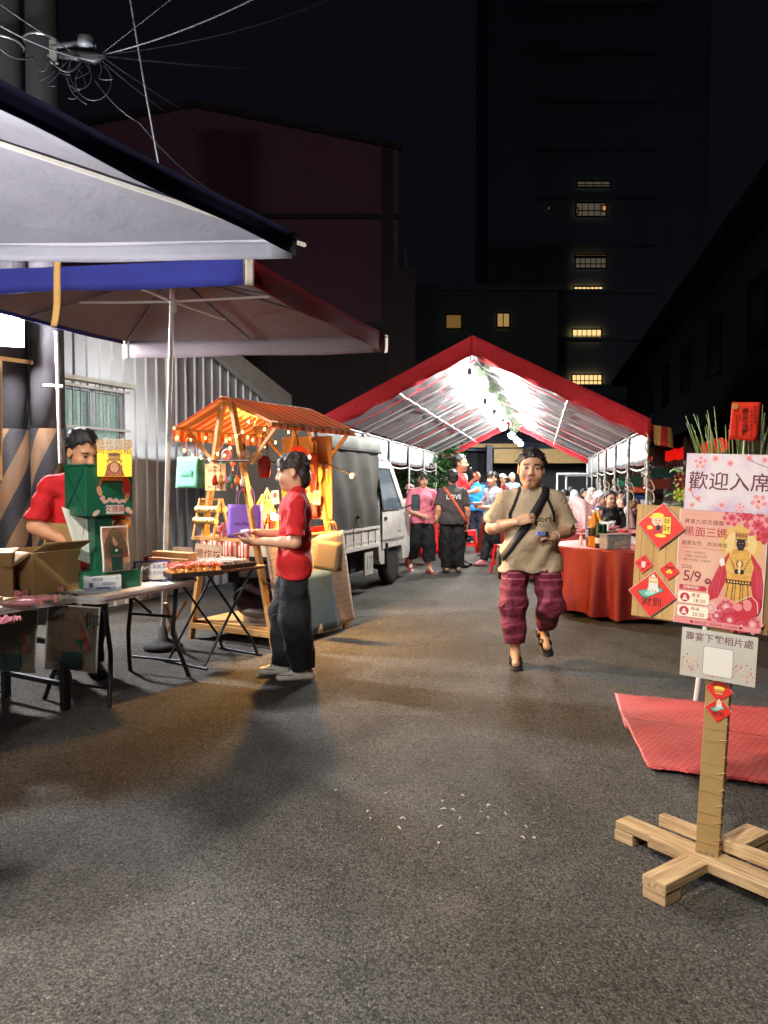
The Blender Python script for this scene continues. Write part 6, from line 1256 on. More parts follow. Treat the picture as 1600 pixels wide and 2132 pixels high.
# A-frame ring rack
rk = thing('display_rack', 'small wooden A-frame rack with rows of patterned rolls on the counter', 'rack', cw(-.24, .04, 0.967), math.atan2(CR.y, CR.x)); 
for x in (-.12, .12):
    for s_ in (-1, 1): m = MB(); m.beam((x, .1*s_, 0), (x, .012*s_, .34), .022, .018, pine, (1, 0, 0)); m.build('leg', rk)
pat = two_tone('pattern_roll', (226, 196, 120), (90, 60, 40), 40, .5, .6)
for z, y in ((.33, 0), (.24, -.045), (.14, -.075), (.24, .045)): m = MB(); m.tube([(-.13, y, z), (.13, y, z)], .010 if z > .3 else .032, pine if z > .3 else pat, 12); m.build('roll', rk)
# red festive banner and bottle-like display inside
m = MB(); c = cw(.14, CL-.12, 1.42); m.grid(lambda u, v: c+CR*(.14*(u-.5))+CA*(.01*math.sin(v*7))+V((0, 0, .33-.66*v)), 6, 14, mat('banner_red', (120, 24, 16), .6), True, .004); bn = m.build('hanging_banner', label='narrow red banner with a gold emblem hanging inside the cart', cat='banner')
sh = Sheet(c+CA*-.014, CR, (0, 0, 1)); sh.ell(0, -.12, .045, .05, gold); sh.ell(-.015, -.11, .01, .012, redp); sh.ell(.015, -.11, .01, .012, redp); sh.text('福', 0, .16, .1, gold, .02); sh.build('banner_emblem', bn)
for k, (x, y, h_, mt, nm) in enumerate(((-.06, .55, .36, gold, 'tall gold figurine cage on the cart counter'), (.10, .45, .30, gold, 'shorter gold figurine cage on the cart counter'), (-.16, .75, .42, crmp, 'cream lantern stand at the back of the cart'))):
    t = thing('wire_lantern', nm, 'lantern', cw(x, y, 0.982)); m = MB(); n = 8
    for i in range(n): a = 2*math.pi*i/n; m.tube([(.06*math.cos(a), .06*math.sin(a), 0), (.06*math.cos(a), .06*math.sin(a), h_*.7), (.0, 0, h_)], .004, mt, 5)
    for z in (0, h_*.35, h_*.7): m.tube([(.06*math.cos(2*math.pi*i/16), .06*math.sin(2*math.pi*i/16), z+.004) for i in range(16)], .004, mt, 5, closed=True)
    m.build('cage', t); m = MB(); m.lathe([(0, .01), (.035, .01), (.028, h_*.25), (.04, h_*.3), (.02, h_*.5), (.028, h_*.56), (0, h_*.66)], gold if mt is crmp else redp, seg=12); m.build('figurine', t)
for k, (px, py, w, h, mt, nm) in enumerate(((548, 1075, .10, .12, mat('box_yellow', (226, 190, 60), .5), 'yellow gift box glowing on the cart counter'), (528, 1085, .07, .14, redp, 'red gift box beside the purple tote'), (575, 1070, .09, .1, mat('box_lime', (206, 206, 70), .5), 'lime gift box behind the woman on the counter'), (545, 1060, .12, .08, crmp, 'cream gift box stacked at the back of the counter'))):
    p = at(px, py, 7.35+.1*k); m = MB(); m.box((p.x, p.y, 0.982+h/2), (w, w, h), mt, (0, 0, .5+k), .004); m.box((p.x, p.y, 0.982+h+.003), (w*.3, w*1.01, .006), gold, (0, 0, .5+k)); m.build('gift_box', label=nm, cat='gift box')
# things on the lower shelf
m = MB(); c = cw(.05, .35, .175); m.grid(lambda u, v: c+V((.24*math.cos(2*math.pi*u)*math.sin(math.pi*v)**.6*(1+.15*math.sin(u*17+v*5)), .2*math.sin(2*math.pi*u)*math.sin(math.pi*v)**.6*(1+.12*math.sin(u*23)), .34*(v)*(1+.1*math.sin(u*12)))), 28, 12, cloth_m((40, 18, 34))); m.build('dark_bundle', label='dark cloth bag bundled on the lower shelf of the cart', cat='bag')
m = MB(); c = cw(.28, .18, .175); m.box(c+V((0, 0, .06)), (.36, .22, .12), mat('clear_tub', (150, 140, 130), .2, alpha=.45), (0, 0, R(-20)), .01); m.box(c+V((0, 0, .125)), (.37, .23, .012), mat('clear_tub'), (0, 0, R(-20))); m.build('storage_tub', label='clear plastic storage tub on the lower shelf of the cart', cat='storage tub')
m = MB(); m.beam(at(345, 1255, 6.4), gnd(375, 1355), .03, .02, pine); m.beam(at(390, 1250, 6.6), gnd(330, 1345), .02, .02, pine); m.build('wooden_battens', label='loose pale wooden battens leaning under the white table', cat='batten')

# small charms and pouches strung along the eave and front rod
r5 = random.Random(17); cc = [mat('charm_red', (176, 34, 30), .6), mat('charm_gold', (206, 160, 70), .5), mat('charm_pink', (206, 130, 140), .6), mat('charm_teal', (50, 120, 110), .6), mat('charm_orange', (214, 110, 40), .6), mat('charm_cream', (216, 200, 170), .6)]
cn = ['red', 'gold', 'pink', 'teal', 'orange', 'cream']
for k in range(12):
    front = k < 6; x, y, z = (-.10+.065*k, -.058, 1.53) if front else (-.57, .12+.15*(k-6), 1.70); z -= r5.uniform(0, .03)
    if not front and k == 6: continue
    t = thing('hanging_charm', cn[k % 6]+(' sachet charm dangling from the front rod of the cart' if front else ' sachet charm dangling under the left eave of the cart'), 'charm', cw(x, y, z), math.atan2(CR.y, CR.x)+r5.uniform(-.5, .5)); h_ = r5.uniform(.06, .09); m = MB(); m.lathe([(0, -h_), (.022, -h_*.95), (.03, -h_*.5), (.012, -h_*.08), (.02, 0)], cc[k % 6], seg=10); m.build('sachet', t); m = MB(); m.tube([(0, 0, -.01), (0, 0, .09 if front else .2)], .003, cc[0], 4); m.build('cord', t); m = MB(); m.lathe([(.004, -h_), (.010, -h_-.05), (0, -h_-.05)], cc[(k+1) % 6], seg=6); m.build('tassel', t)

up = cw(-.03, .5, 1.93); t = thing('roof_fill_bulb', 'added warm bulb in a small cup under the ridge, brightening the striped roof', 'lamp', up); m = MB(); m.ball((0, 0, .012), .03, emis('bulb_warm_up', (255, 178, 84), 2400), 12, 8); m.build('bulb', t); m = MB(); m.lathe([(.0, -.05), (.03, -.045), (.06, -.01), (.075, .05), (.071, .05), (.055, -.006), (.0, -.036)], pine, seg=16); m.tube([(.073, 0, .04), (0, 0, .25), (-.073, 0, .04)], .003, dk_, 4); m.build('cup', t)  # unseen bulb added to make the cloth roof glow; cup blocks downward light

# standing cards, little boxes and rolls crowding the counter
r6 = random.Random(8); gc = [mat('goods_%d' % k, c, .6, var=.2, vs=60) for k, c in enumerate(((214, 180, 110), (190, 60, 44), (206, 196, 168), (222, 150, 60), (150, 170, 110), (196, 120, 120)))]; gn = ['sand coloured', 'red', 'ivory', 'amber', 'sage green', 'dusty pink']
for k in range(22):
    i = k % 6; x = -.36+.062*(k % 11)+r6.uniform(-.01, .01); y = (.0 if k < 11 else .30)+r6.uniform(-.02, .03); w, h = r6.uniform(.04, .06), r6.uniform(.05, .13)
    if abs(x-.15) < .19 and k < 11 or (x < -.08 and k < 11): continue
    p = cw(x, y, .962 if k < 11 else .984); m = MB(); rz_ = math.atan2(CR.y, CR.x)+r6.uniform(-.3, .3)
    m.box(p+V((0, 0, h/2)), (w, .03, h), gc[i], (R(-8), 0, rz_), .003); m.box(p+V((0, 0, h*.55))+V((math.sin(rz_), -math.cos(rz_), 0))*.0175, (w*.6, .002, h*.35), gc[(i+2) % 6], (R(-8), 0, rz_)); m.build('boxed_gift', label=gn[i]+' boxed gift '+('in the front row of the counter' if k < 11 else 'in the back row of the counter')+(', a tall one' if h > .09 else ', a low one'), cat='gift box', group='boxed gifts on the cart counter')
for k in range(5):
    p = cw(-.30+.13*k, 1.06, 1.30+.04*(k % 2)); t = thing('hanging_card', ['cream', 'orange', 'red', 'gold', 'pink'][k]+' card pinned on the back board of the cart', 'card', p, math.atan2(CR.y, CR.x)); m = MB(); m.box((0, .0, 0), (.09, .004, .14), gc[[2, 3, 1, 0, 5][k]], (0, r6.uniform(-.1, .1), 0)); m.build('card', t); sh = Sheet((0, -.004, 0), (1, 0, 0), (0, 0, 1)); sh.ell(0, .02, .025, .03, gc[(k*2+1) % 6]); [sh.line([(-.03, -.03-.012*j), (.03-.008*j, -.03-.012*j)], .003, brn) for j in range(2)]; sh.build('print', t)
# ---- welcome sign on a wooden cross base ----------------------------------------
sx_, sy_ = V((.80, -.60, 0)).normalized(), None
SC0 = V((1.20, 2.80, 0)); SXD = V((.82, -.572, 0)).normalized(); SND = V((SXD.y, -SXD.x, 0))     # board width direction, facing direction
lean = Matrix.Rotation(R(2.6), 3, SND*-1)
sign = thing('welcome_sign', 'wooden signpost with taped cardboard board and pink festival posters on a cross foot', 'sign', SC0)
def grain(nm, d):
    m = two_tone(nm, (192, 164, 124), (138, 106, 70), 1.0, .34, .72, (1, 1, 1), 9, .7, .3); mp = [n for n in m.node_tree.nodes if n.type == 'MAPPING'][0]; mp.vector_type = 'TEXTURE'; mp.inputs['Rotation'].default_value = (0, 0, math.atan2(d[1], d[0])); mp.inputs['Scale'].default_value = (.16, .012, .012); return m
deal = grain('deal_wood', (.6, -.8)); dealb = grain('deal_wood_cross', (.81, .587)); kft = mat('kraft_tape', (156, 128, 84), .35, var=.12, vs=9, bump=.35, bs=18)
SX, SZ = lean @ SXD, lean @ V((0, 0, 1)); SNl = SX.cross(SZ)
if SNl.dot(V((0, -1, 0))) < 0: SNl = -SNl
BM = Matrix((SX, -SNl, SZ)).transposed()     # x width, y into the board, z up
def sp(x, z, o=0): return SX*x+SZ*z+SNl*o
# foot: two crossed beams on blocks
dA = V((.60, -.80, 0)).normalized(); dB = V((.81, .587, 0)).normalized()
def plank(a, b, w, h, z, nm='foot_beam'):
    d_ = (b-a).normalized(); m = MB(); m.beam(V((a.x, a.y, z)), V((b.x, b.y, z)), w, h, deal if abs(d_.dot(dA)) > .7 else dealb, bev=.003); return m.build(nm, sign)
plank(dA*-.375, dA*.42, .085, .032, .062+.0)
plank(dB*-.33, dB*-.05, .095, .034, .062); plank(dB*.06, dB*.36, .095, .034, .062)
plank(dA*-.24+dB*.068, dA*.20+dB*.068, .035, .045, .103, 'foot_rail'); plank(dA*-.20+dB*-.064, dA*.36+dB*-.064, .03, .04, .066, 'foot_rail')
for p, d, l in ((dA*-.335, dA, .085), (dA*.38, dA, .085), (dB*-.285, dB, .09), (dB*.315, dB, .09)): m = MB(); m.beam(p-d*l/2+V((0, 0, .022)), p+d*l/2+V((0, 0, .022)), .09, .044, deal, bev=.003); m.build('foot_block', sign)
m = MB(); m.beam(V((0, 0, .06)), V((0, 0, .06))+lean @ V((0, 0, .86)), .082, .042, kft, -SNl, .003); post = m.build('post', sign)
for k in range(13): m = MB(); m.box(lean @ V((0, 0, .12+.062*k+.012*math.sin(k*2.3))), (.0845, .0445, .0012), mat('tape_seam', (120, 90, 50), .5), BM @ Matrix.Rotation(R(3*math.sin(k*5)), 3, 'Y')); m.build('tape_seam', post)
for k in range(11): z = .14+.062*k; x = .02+.012*math.sin(k*3); m = MB(); m.tube([sp(x, z, .0205), sp(x+.010, z+.004+.003*math.sin(k), .022), sp(.042, z+.010+.004*math.sin(k*7), .0205)], .0026, kft, 5); m.build('tape_wrinkle', post)
m = MB()
for x in (-.028, -.006, .02): m.ball(sp(x, .085, .022), (.004, .004, .004), galv, 8, 6)
m.build('nail_heads', post)
# cardboard panel
def zb(z): return z-.0
m = MB(); m.box(sp(-.085, 1.14, .024+.006), (.47, .012, .43), mat('cardboard_dark', (120, 92, 56), .8), BM); m.build('backing_board', sign)
wg = two_tone('woodgrain_print', (186, 150, 92), (164, 126, 72), 3, .35, .65, (9, 1, .6), 4, .55)
m = MB(); m.box(sp(-.240, 1.143, .040), (.165, .003, .425), wg, BM); wgp = m.build('woodgrain_panel', sign); m = MB()
for k in range(4): m.box(sp(-.300+.046*k, 1.143, .0418), (.0016, .0006, .425), mat('groove_brown', (120, 86, 46), .7), BM)
m.build('groove_lines', wgp)
# print colours
pk1 = mat('print_pink', (206, 128, 130), .5, var=.05); pk2 = mat('print_rose', (180, 70, 92), .5, var=.12, vs=60); pk3 = mat('print_pale_pink', (208, 168, 168), .5); mrn = mat('print_maroon', (108, 28, 42), .5, var=0); crs = mat('print_crimson', (176, 36, 52), .5, var=.1); peach = two_tone('poster_peach', (196, 138, 122), (204, 164, 142), 7, .35, .65); lil = two_tone('poster_lilac', (198, 188, 192), (172, 140, 174), 4.5, .45, .62); gr_ = mat('print_leaf', (92, 110, 66), .6)
gol2 = mat('print_gold_light', (196, 156, 84), .45, var=.25, vs=90); blkp = mat('print_black', (16, 13, 14), .5, var=0)
# welcome sheet on top
def sheetpart(nm, cx, cz, w, h, o, base, roll=0):
    m = MB(); m.box(sp(cx, cz, o), (w, .0016, h), base, BM); return m.build(nm, sign), Sheet(sp(cx, cz, o+.0010), SX, SZ)
ps, sh = sheetpart('welcome_poster', -.005, 1.450, .297, .205, .044, lil)
for x, y, r in ((-.10, .07, .022), (-.05, .085, .014), (.0, .07, .014), (.06, .09, .014), (.10, -.06, .026), (-.13, -.03, .012), (-.10, -.06, .014), (-.02, -.08, .014), (.04, -.085, .016), (.13, .055, .012), (-.12, -.085, .012), (.11, .085, .012)): sh.flower(x, y, r, [pk3, pk1] if r < .016 else [pk1, pk3], pk2, 5, x*9, 2)
sh.line([(.06, .085), (.09, .07), (.12, .06), (.14, .04)], .002, brn); sh.line([(-.13, -.02), (-.12, -.05), (-.09, -.075)], .002, brn)
sh.text('歡迎入席', 0, .0, .069, wh, .04); sh.text('歡迎入席', 0, .0, .069, mat('lettering_plum', (92, 36, 52), .5, var=0), .012); sh.build('print', ps)
# main poster
mp_, sh = sheetpart('festival_poster', -.018, 1.138, .297, .42, .042, wh)
sh.rect(-.146, -.208, .146, .208, peach); sh.ell(.065, .095, .07, .07, mat('halo_gold', (200, 160, 92), .5, var=.1)); sh.ell(.065, .095, .052, .052, mat('halo_light', (208, 180, 124), .5))
for x, y, r, c in ((.03, .19, .03, [pk2, pk1]), (.115, .17, .045, [pk2, pk1]), (.14, .135, .03, [crs, pk2]), (.075, .2, .02, [crs, pk2])): sh.flower(x, y, r, c, crs, 7, x*20, 3)
# seated figure in gold with red cape
sh.poly([(.03, .07), (.0, .02), (-.035, -.07), (-.03, -.115), (.0, -.10), (.03, -.02)], crs); sh.poly([(.1, .07), (.135, .02), (.146, -.04), (.146, -.12), (.115, -.09), (.10, -.02)], crs)
for k in range(3): sh.line([(.012-.012*k, .03-.02*k), (-.004-.012*k, -.09)], .003, pk2); sh.line([(.118+.009*k, .03-.02*k), (.128+.007*k, -.09)], .003, pk2)
sh.poly([(.036, .074), (.05, .083), (.08, .083), (.094, .074), (.110, .02), (.104, -.03), (.112, -.135), (.018, -.135), (.026, -.03), (.020, .02)], gold)
for k in range(9): sh.line([(.032+.008*k, -.045), (.024+.0098*k, -.13)], .0028, [brn, gol2, blkp][k % 3])
sh.poly([(.024, -.03), (.106, -.03), (.106, -.045), (.024, -.045)], blkp); [sh.ell(.032+.0095*k, -.0375, .0035, .004, gol2) for k in range(8)]
sh.poly([(.036, .07), (.018, .02), (.026, -.018), (.052, -.006), (.06, .01), (.046, .03)], gol2); sh.poly([(.094, .07), (.112, .02), (.104, -.018), (.078, -.006), (.07, .01), (.084, .03)], gol2); [sh.line([(.03+.005*k, .05-.012*k), (.045+.004*k, .03-.012*k)], .002, brn) for k in range(4)]; [sh.line([(.1-.005*k, .05-.012*k), (.085-.004*k, .03-.012*k)], .002, brn) for k in range(4)]
sh.ell(.065, .028, .017, .02, gold); sh.ell(.065, .028, .012, .014, brn); sh.ell(.065, .028, .008, .010, gol2); [sh.ell(.065+.026*math.cos(a), .07-.022*abs(math.sin(a)), .003, .003, gol2) for a in [k*math.pi/8 for k in range(9)]]
sh.ell(.057, .0, .008, .009, blkp); sh.ell(.073, .0, .008, .009, blkp); sh.poly([(.061, -.004), (.069, -.004), (.068, .04), (.062, .04)], crmp); sh.poly([(.004, .045), (-.002, .03), (.004, .012), (.016, .02), (.014, .04)], wh)
sh.poly([(.055, .076), (.075, .076), (.074, .088), (.056, .088)], blkp); sh.ell(.065, .099, .0155, .0205, blkp); sh.ell(.046, .098, .004, .011, gold); sh.ell(.084, .098, .004, .011, gold); sh.poly([(.046, .112), (.084, .112), (.088, .142), (.042, .142)], gold); sh.poly([(.036, .142), (.094, .142), (.092, .150), (.038, .150)], gol2); sh.rect(.046, .112, .084, .117, blkp)
for k in range(7): sh.ell(.048+.0057*k, .129, .0022, .009, brn); sh.ell(.048+.0057*k, .118, .0016, .0025, gol2)
sh.line([(.057, .102), (.062, .101)], .0013, gold); sh.line([(.068, .101), (.073, .102)], .0013, gold); sh.line([(.065, .1), (.0645, .094)], .0013, brn); sh.line([(.061, .089), (.069, .089)], .0014, brn)
for x, y, r, c in ((.03, -.13, .034, [pk1, pk2]), (.0, -.165, .036, [pk2, pk1]), (.045, -.175, .042, [pk2, crs]), (.09, -.135, .03, [pk1, pk3]), (.12, -.18, .034, [pk1, pk2]), (-.02, -.14, .02, [pk3, pk1]), (.085, -.19, .026, [crs, pk2])): sh.flower(x, y, r, c, pk3, 8, y*30, 4)
sh.ell(.085, -.14, .028, .034, crs, a=.3); sh.ell(.07, -.125, .014, .014, pk1); sh.ell(.115, -.12, .026, .04, crs, a=-.3); sh.ell(.1, -.115, .014, .02, pk1); sh.line([(.06, -.11), (.075, -.1), (.09, -.09), (.11, -.08), (.13, -.1), (.135, -.14)], .003, pk3)
dkr = mat('lettering_wine', (122, 24, 40), .5, var=0)
sh.text('屏東九如文德廟', -.062, .166, .019, mrn, .006, 1.05); sh.text('黑面三媽', -.055, .128, .038, wh, .06, .95); sh.text('黑面三媽', -.055, .128, .038, mat('lettering_red', (156, 24, 40), .5, var=0), .02, .95); sh.text('寵愛女性．共沐神恩', -.057, .087, .0175, mrn, .004, 1.0)
sh.line([(-.13, .072), (-.09, .07), (-.06, .073), (-.02, .07), (.01, .071)], .0015, crs); sh.text('奉請　隨駕護平安', -.085, .054, .0085, mrn); sh.text('祈福每一位婦女同胞', -.082, .04, .0085, mrn); sh.text('願您平安順遂　幸福美滿', -.078, .026, .0085, mrn)
sh.text('2026', -.113, -.0, .019, dkr, .004); sh.text('5/9', -.092, -.035, .056, dkr, .008, .9); sh.ell(-.037, -.046, .011, .011, dkr); sh.text('六', -.037, -.046, .013, wh)
sh.rect(-.134, -.085, -.044, -.066, crs); sh.poly([(-.044, -.085), (-.044, -.066), (-.038, -.0755)], crs); sh.text('活動時間：', -.088, -.0755, .014, wh, .01)
for y, a, b in ((-.112, '壽宴', '18:30'), (-.162, '賜福', '20:30')):
    sh.poly([(x, y+q) for x, q in rrect(-.136, -.021, -.028, .021, .008, 4)], mat('badge_cream', (236, 214, 192), .5)); sh.ell(-.112, y, .017, .017, crs); sh.poly([(-.121, y-.008), (-.103, y-.008), (-.107, y), (-.117, y)], wh); sh.ell(-.112, y+.003, .005, .006, wh); sh.rect(-.123, y-.0105, -.101, y-.008, wh); sh.text(a, -.074, y+.0095, .015, mrn, .004, 1.05); sh.text(b, -.062, y-.0095, .019, mrn, .006)
sh.poly([(-.146, -.208), (.146, -.208), (.146, -.192), (.03, -.187), (-.06, -.192), (-.146, -.186)], pk1); sh.text('♥ 感恩母愛・祝福祈福・共沐神恩 ♥', -.0, -.200, .0105, dkr)
sh.build('print', mp_)
# lower sheet (its square code is left out)
dl, sh = sheetpart('download_poster', -.004, .826, .255, .178, .046, two_tone('poster_meadow', (182, 182, 172), (172, 168, 158), 3, .4, .6)); q = random.Random(2)
for k in range(130):
    x = q.uniform(-.122, .122); y = q.uniform(-.079, .0-.02*abs(q.gauss(0, 1))); 
    if abs(x) < .052 and y > -.072: continue
    sh.k = 1+k*.02; sh.ell(x, y, .003, .003, [pk1, mat('petal_orange', (222, 150, 100), .5), pk2, mat('petal_olive', (140, 140, 90), .5), pk3][k % 5], 7)
sh.k = 5; sh.text('壽宴下載相片處', .0, .058, .033, wh, .05); sh.text('壽宴下載相片處', .0, .058, .033, mat('lettering_plum'), .012)
sh.poly([(x, y) for x, y in rrect(-.050, -.074, .052, .032, .008, 5)], mat('label_frame', (120, 122, 130), .5, var=0)); sh.poly([(x, y) for x, y in rrect(-.048, -.072, .050, .030, .007, 5)], wh); sh.build('print', dl)
# red diamond papers
rdp = mat('spring_red', (206, 44, 34), .5, var=.06); ylp = mat('print_yellow', (238, 200, 70), .5, var=0); skp = mat('print_flesh', (236, 178, 150), .5, var=0); tealp = mat('print_teal', (92, 160, 146), .5, var=0)
def diamond(label, x, z, s_, o, art, roll=3):
    M_ = BM @ Matrix.Rotation(R(45+roll), 3, 'Y'); p = SC0+sp(x, z, o)
    t = thing('lucky_paper', label, 'lucky paper', p, group='red diamond lucky papers on the signpost'); m = MB(); m.box((0, 0, 0), (s_, .0014, s_), rdp, M_); m.build('paper', t); m = MB(); m.box(SNl*-.0016, (s_*1.035, .0008, s_*1.035), mat('film_clear', (206, 190, 184), .15), M_); m.build('sleeve', t)
    sh = Sheet(SNl*.0012, SX, SZ); art(sh, s_*.7071); sh.build('print', t)
def art_wealth(sh, r):   # plain smiling head in a gold cap beside a scroll
    sh.ell(-.16*r, .24*r, .30*r, .30*r, blkp); sh.ell(-.16*r, .22*r, .27*r, .26*r, skp); sh.ell(-.16*r, .45*r, .26*r, .12*r, ylp); sh.ell(-.42*r, .36*r, .1*r, .06*r, ylp); sh.line([(-.27*r, .22*r), (-.23*r, .26*r), (-.19*r, .22*r)], .018*r+.001, blkp); sh.line([(-.11*r, .22*r), (-.07*r, .26*r), (-.03*r, .22*r)], .018*r+.001, blkp); sh.line([(-.21*r, .11*r), (-.15*r, .07*r), (-.09*r, .11*r)], .015*r+.001, crs)
    sh.poly([(-.26*r, -.02*r), (.02*r, -.02*r), (.1*r, -.45*r), (-.3*r, -.4*r)], crs); sh.ell(-.12*r, -.08*r, .1*r, .13*r, blkp); sh.ell(0, -.42*r, .24*r, .08*r, ylp); sh.ell(-.48*r, -.1*r, .13*r, .09*r, ylp); sh.rect(.06*r, -.34*r, .42*r, .42*r, blkp); sh.rect(.075*r, -.325*r, .405*r, .405*r, ylp); sh.text('發\n財', .24*r, .04*r, .31*r, blkp, .02)
def art_ingot(sh, r): sh.ell(0, -.15*r, .34*r, .18*r, blkp); sh.ell(0, -.14*r, .32*r, .16*r, ylp); sh.ell(0, .02*r, .16*r, .13*r, ylp); sh.text('發', 0, -.2*r, .22*r, blkp, .01); sh.text('招財進寶', 0, .3*r, .22*r, blkp, .01)
def art_cat(sh, r): sh.ell(0, .0, .2*r, .2*r, wh); sh.ell(0, -.2*r, .2*r, .2*r, wh); sh.ell(-.13*r, .17*r, .06*r, .08*r, wh); sh.ell(.13*r, .17*r, .06*r, .08*r, wh); sh.text('來', 0, -.22*r, .18*r, blkp); sh.text('財', 0, .5*r, .24*r, blkp, .01); sh.text('招', -.48*r, 0, .24*r, blkp, .01); sh.text('寶', .48*r, 0, .24*r, blkp, .01); sh.text('進', 0, -.58*r, .24*r, blkp, .01)
def art_paw(sh, r, small=False):
    sh.poly([(-.66*r, .06*r), (.28*r, .36*r), (.50*r, .2*r), (-.34*r, -.26*r)], blkp); sh.poly([(-.62*r, .06*r), (.28*r, .335*r), (.46*r, .2*r), (-.33*r, -.235*r)], tealp); sh.ell(-.1*r, .05*r, .22*r, .1*r, mat('print_teal_light', (150, 200, 186), .5, var=0), a=.3); sh.poly([(-.2*r, .66*r), (0, .93*r), (.24*r, .62*r), (.26*r, .2*r), (-.2*r, .2*r)], blkp); sh.poly([(-.18*r, .65*r), (0, .9*r), (.22*r, .61*r), (.235*r, .2*r), (-.18*r, .2*r)], wh); sh.rect(-.19*r, .5*r, .23*r, .58*r, mat('print_amber', (226, 160, 70), .5, var=0)); sh.rect(-.19*r, .66*r, .2*r, .73*r, mat('print_amber')); sh.ell(.03*r, .2*r, .25*r, .13*r, wh); [sh.line([(-.1*r+.12*k*r, .2*r), (-.11*r+.12*k*r, .08*r)], .012*r+.0008, blkp) for k in range(3)]; sh.text('財到', 0, -.36*r, .42*r, blkp, .025)
def art_bowl(sh, r): sh.ell(0, .1*r, .42*r, .24*r, blkp); sh.ell(0, .12*r, .4*r, .2*r, ylp); sh.poly([(-.42*r, .05*r), (.42*r, .05*r), (.3*r, -.38*r), (-.3*r, -.38*r)], blkp); sh.poly([(-.39*r, .03*r), (.39*r, .03*r), (.28*r, -.35*r), (-.28*r, -.35*r)], mat('print_orange', (222, 140, 80), .5, var=0)); sh.text('招財進寶', 0, -.16*r, .17*r, blkp, .02)
diamond('large red diamond paper with a smiling face and gold scroll', -.228, 1.280, .120, .052, art_wealth); diamond('small red diamond paper with a white cat shape', -.286, 1.132, .052, .045, art_cat); diamond('small red diamond paper with one gold ingot', -.190, 1.116, .052, .046, art_ingot); diamond('large red diamond paper with a striped paw on a green note', -.246, 1.022, .123, .050, art_paw)
diamond('small red diamond paper with a bowl of gold on the taped post', .004, .70, .066, .0245, art_bowl); diamond('small red paw paper below the bowl paper on the taped post', .006, .627, .066, .0245, art_paw)
# ---- red mats -----------------------------------------------------------------------
def matmat():
    m = mat('mat_red', (206, 52, 50), .55, var=0); N, L, B = nodes(m); tc = N.new('ShaderNodeTexCoord'); mp = N.new('ShaderNodeMapping'); mp.inputs['Rotation'].default_value = (0, 0, R(-18)); L.new(tc.outputs['Object'], mp.inputs[0]); bt = N.new('ShaderNodeTexBrick'); bt.inputs['Scale'].default_value = 17; bt.inputs['Mortar Size'].default_value = .05; bt.inputs['Brick Width'].default_value = 1.0; bt.inputs['Row Height'].default_value = .34; bt.offset = .5
    bt.inputs['Color1'].default_value = lin((222, 100, 94)); bt.inputs['Color2'].default_value = lin((208, 84, 80)); bt.inputs['Mortar'].default_value = lin((128, 26, 28)); L.new(mp.outputs[0], bt.inputs['Vector'])
    n = N.new('ShaderNodeTexNoise'); n.inputs['Scale'].default_value = 2.2; n.inputs['Detail'].default_value = 5; L.new(tc.outputs['Object'], n.inputs['Vector']); r = N.new('ShaderNodeMapRange'); r.inputs[1].default_value = .35; r.inputs[2].default_value = .65; r.inputs[3].default_value = .72; r.inputs[4].default_value = 1.1; L.new(n.outputs['Fac'], r.inputs[0]); mx = N.new('ShaderNodeMix'); mx.data_type = 'RGBA'; mx.blend_type = 'MULTIPLY'; mx.inputs[0].default_value = 1; L.new(bt.outputs['Color'], mx.inputs[6]); L.new(r.outputs[0], mx.inputs[7]); L.new(mx.outputs[2], B.inputs['Base Color']); bp = N.new('ShaderNodeBump'); bp.inputs['Strength'].default_value = .8; bp.inputs['Distance'].default_value = .004; L.new(bt.outputs['Fac'], bp.inputs['Height']); bp.invert = True; L.new(bp.outputs[0], B.inputs['Normal']); return m
mm_ = matmat()
def floor_mat(label, c4, z):
    P = [gnd(*c) for c in c4]; m = MB()
    def f(u, v): p = P[0].lerp(P[1], u).lerp(P[3].lerp(P[2], u), v); p.x += .0015*math.sin(v*21+u*4); p.y += .006*math.sin(u*37+v*3)+.004*math.sin(u*91); return (p.x, p.y, z+.004*math.sin(u*13+v*5)*math.sin(v*9)+.005)
    m.grid(f, 60, 14, mm_, True, .006); m.build('floor_mat', label=label, cat='mat', group=None)
floor_mat('red perforated mat farther from the camera, its near edge underneath', [(1280, 1448), (1720, 1490), (1760, 1570), (1302, 1520)], .006); floor_mat('red perforated mat nearest the camera, overlapping the other mat', [(1298, 1502), (1740, 1560), (1790, 1668), (1350, 1607)], .015)
# ---- flower stand, blue crate behind the sign ------------------------------------------
fs = thing('flower_stand', 'tall flower arrangement with reed leaves and a red congratulation card on a white stand', 'flower stand', V((2.42, 5.15, 0))); pwh = mat('stand_white', (206, 206, 204), .5)
for a in (-.36, .33): m = MB(); m.tube([(a, -.12, .0), (a*.55, 0, .95)], .016, pwh, 8); m.build('leg', fs)
m = MB(); m.tube([(0, .35, 0), (0, .03, .95)], .016, pwh, 8); m.build('leg', fs); m = MB(); m.lathe([(0, .9), (.16, .92), (.24, 1.12), (.22, 1.14), (0, 1.12)], mat('basket', (96, 70, 44), .8, bump=.6, bs=50)); m.build('basket', fs)
lf = mat('reed_green', (112, 142, 80), .5, var=.2, vs=20); lfd = mat('leaf_dark', (46, 86, 42), .45, var=.2); q = random.Random(12); m = MB()
for k in range(58):
    x = -.46+.0165*k+q.uniform(-.03, .03); h_ = q.uniform(.62, .86); tl = x*.25+q.uniform(-.08, .08); y = q.uniform(-.08, .12); w_ = q.uniform(.008, .013)
    m.grid(lambda u, v: (x*.55+tl*v*v+w_*(u-.5)*2*(1-.8*v), y+.02*v, 1.12+h_*v), 1, 6, lf, True, .002)
m.build('reed_leaves', fs); m = MB()
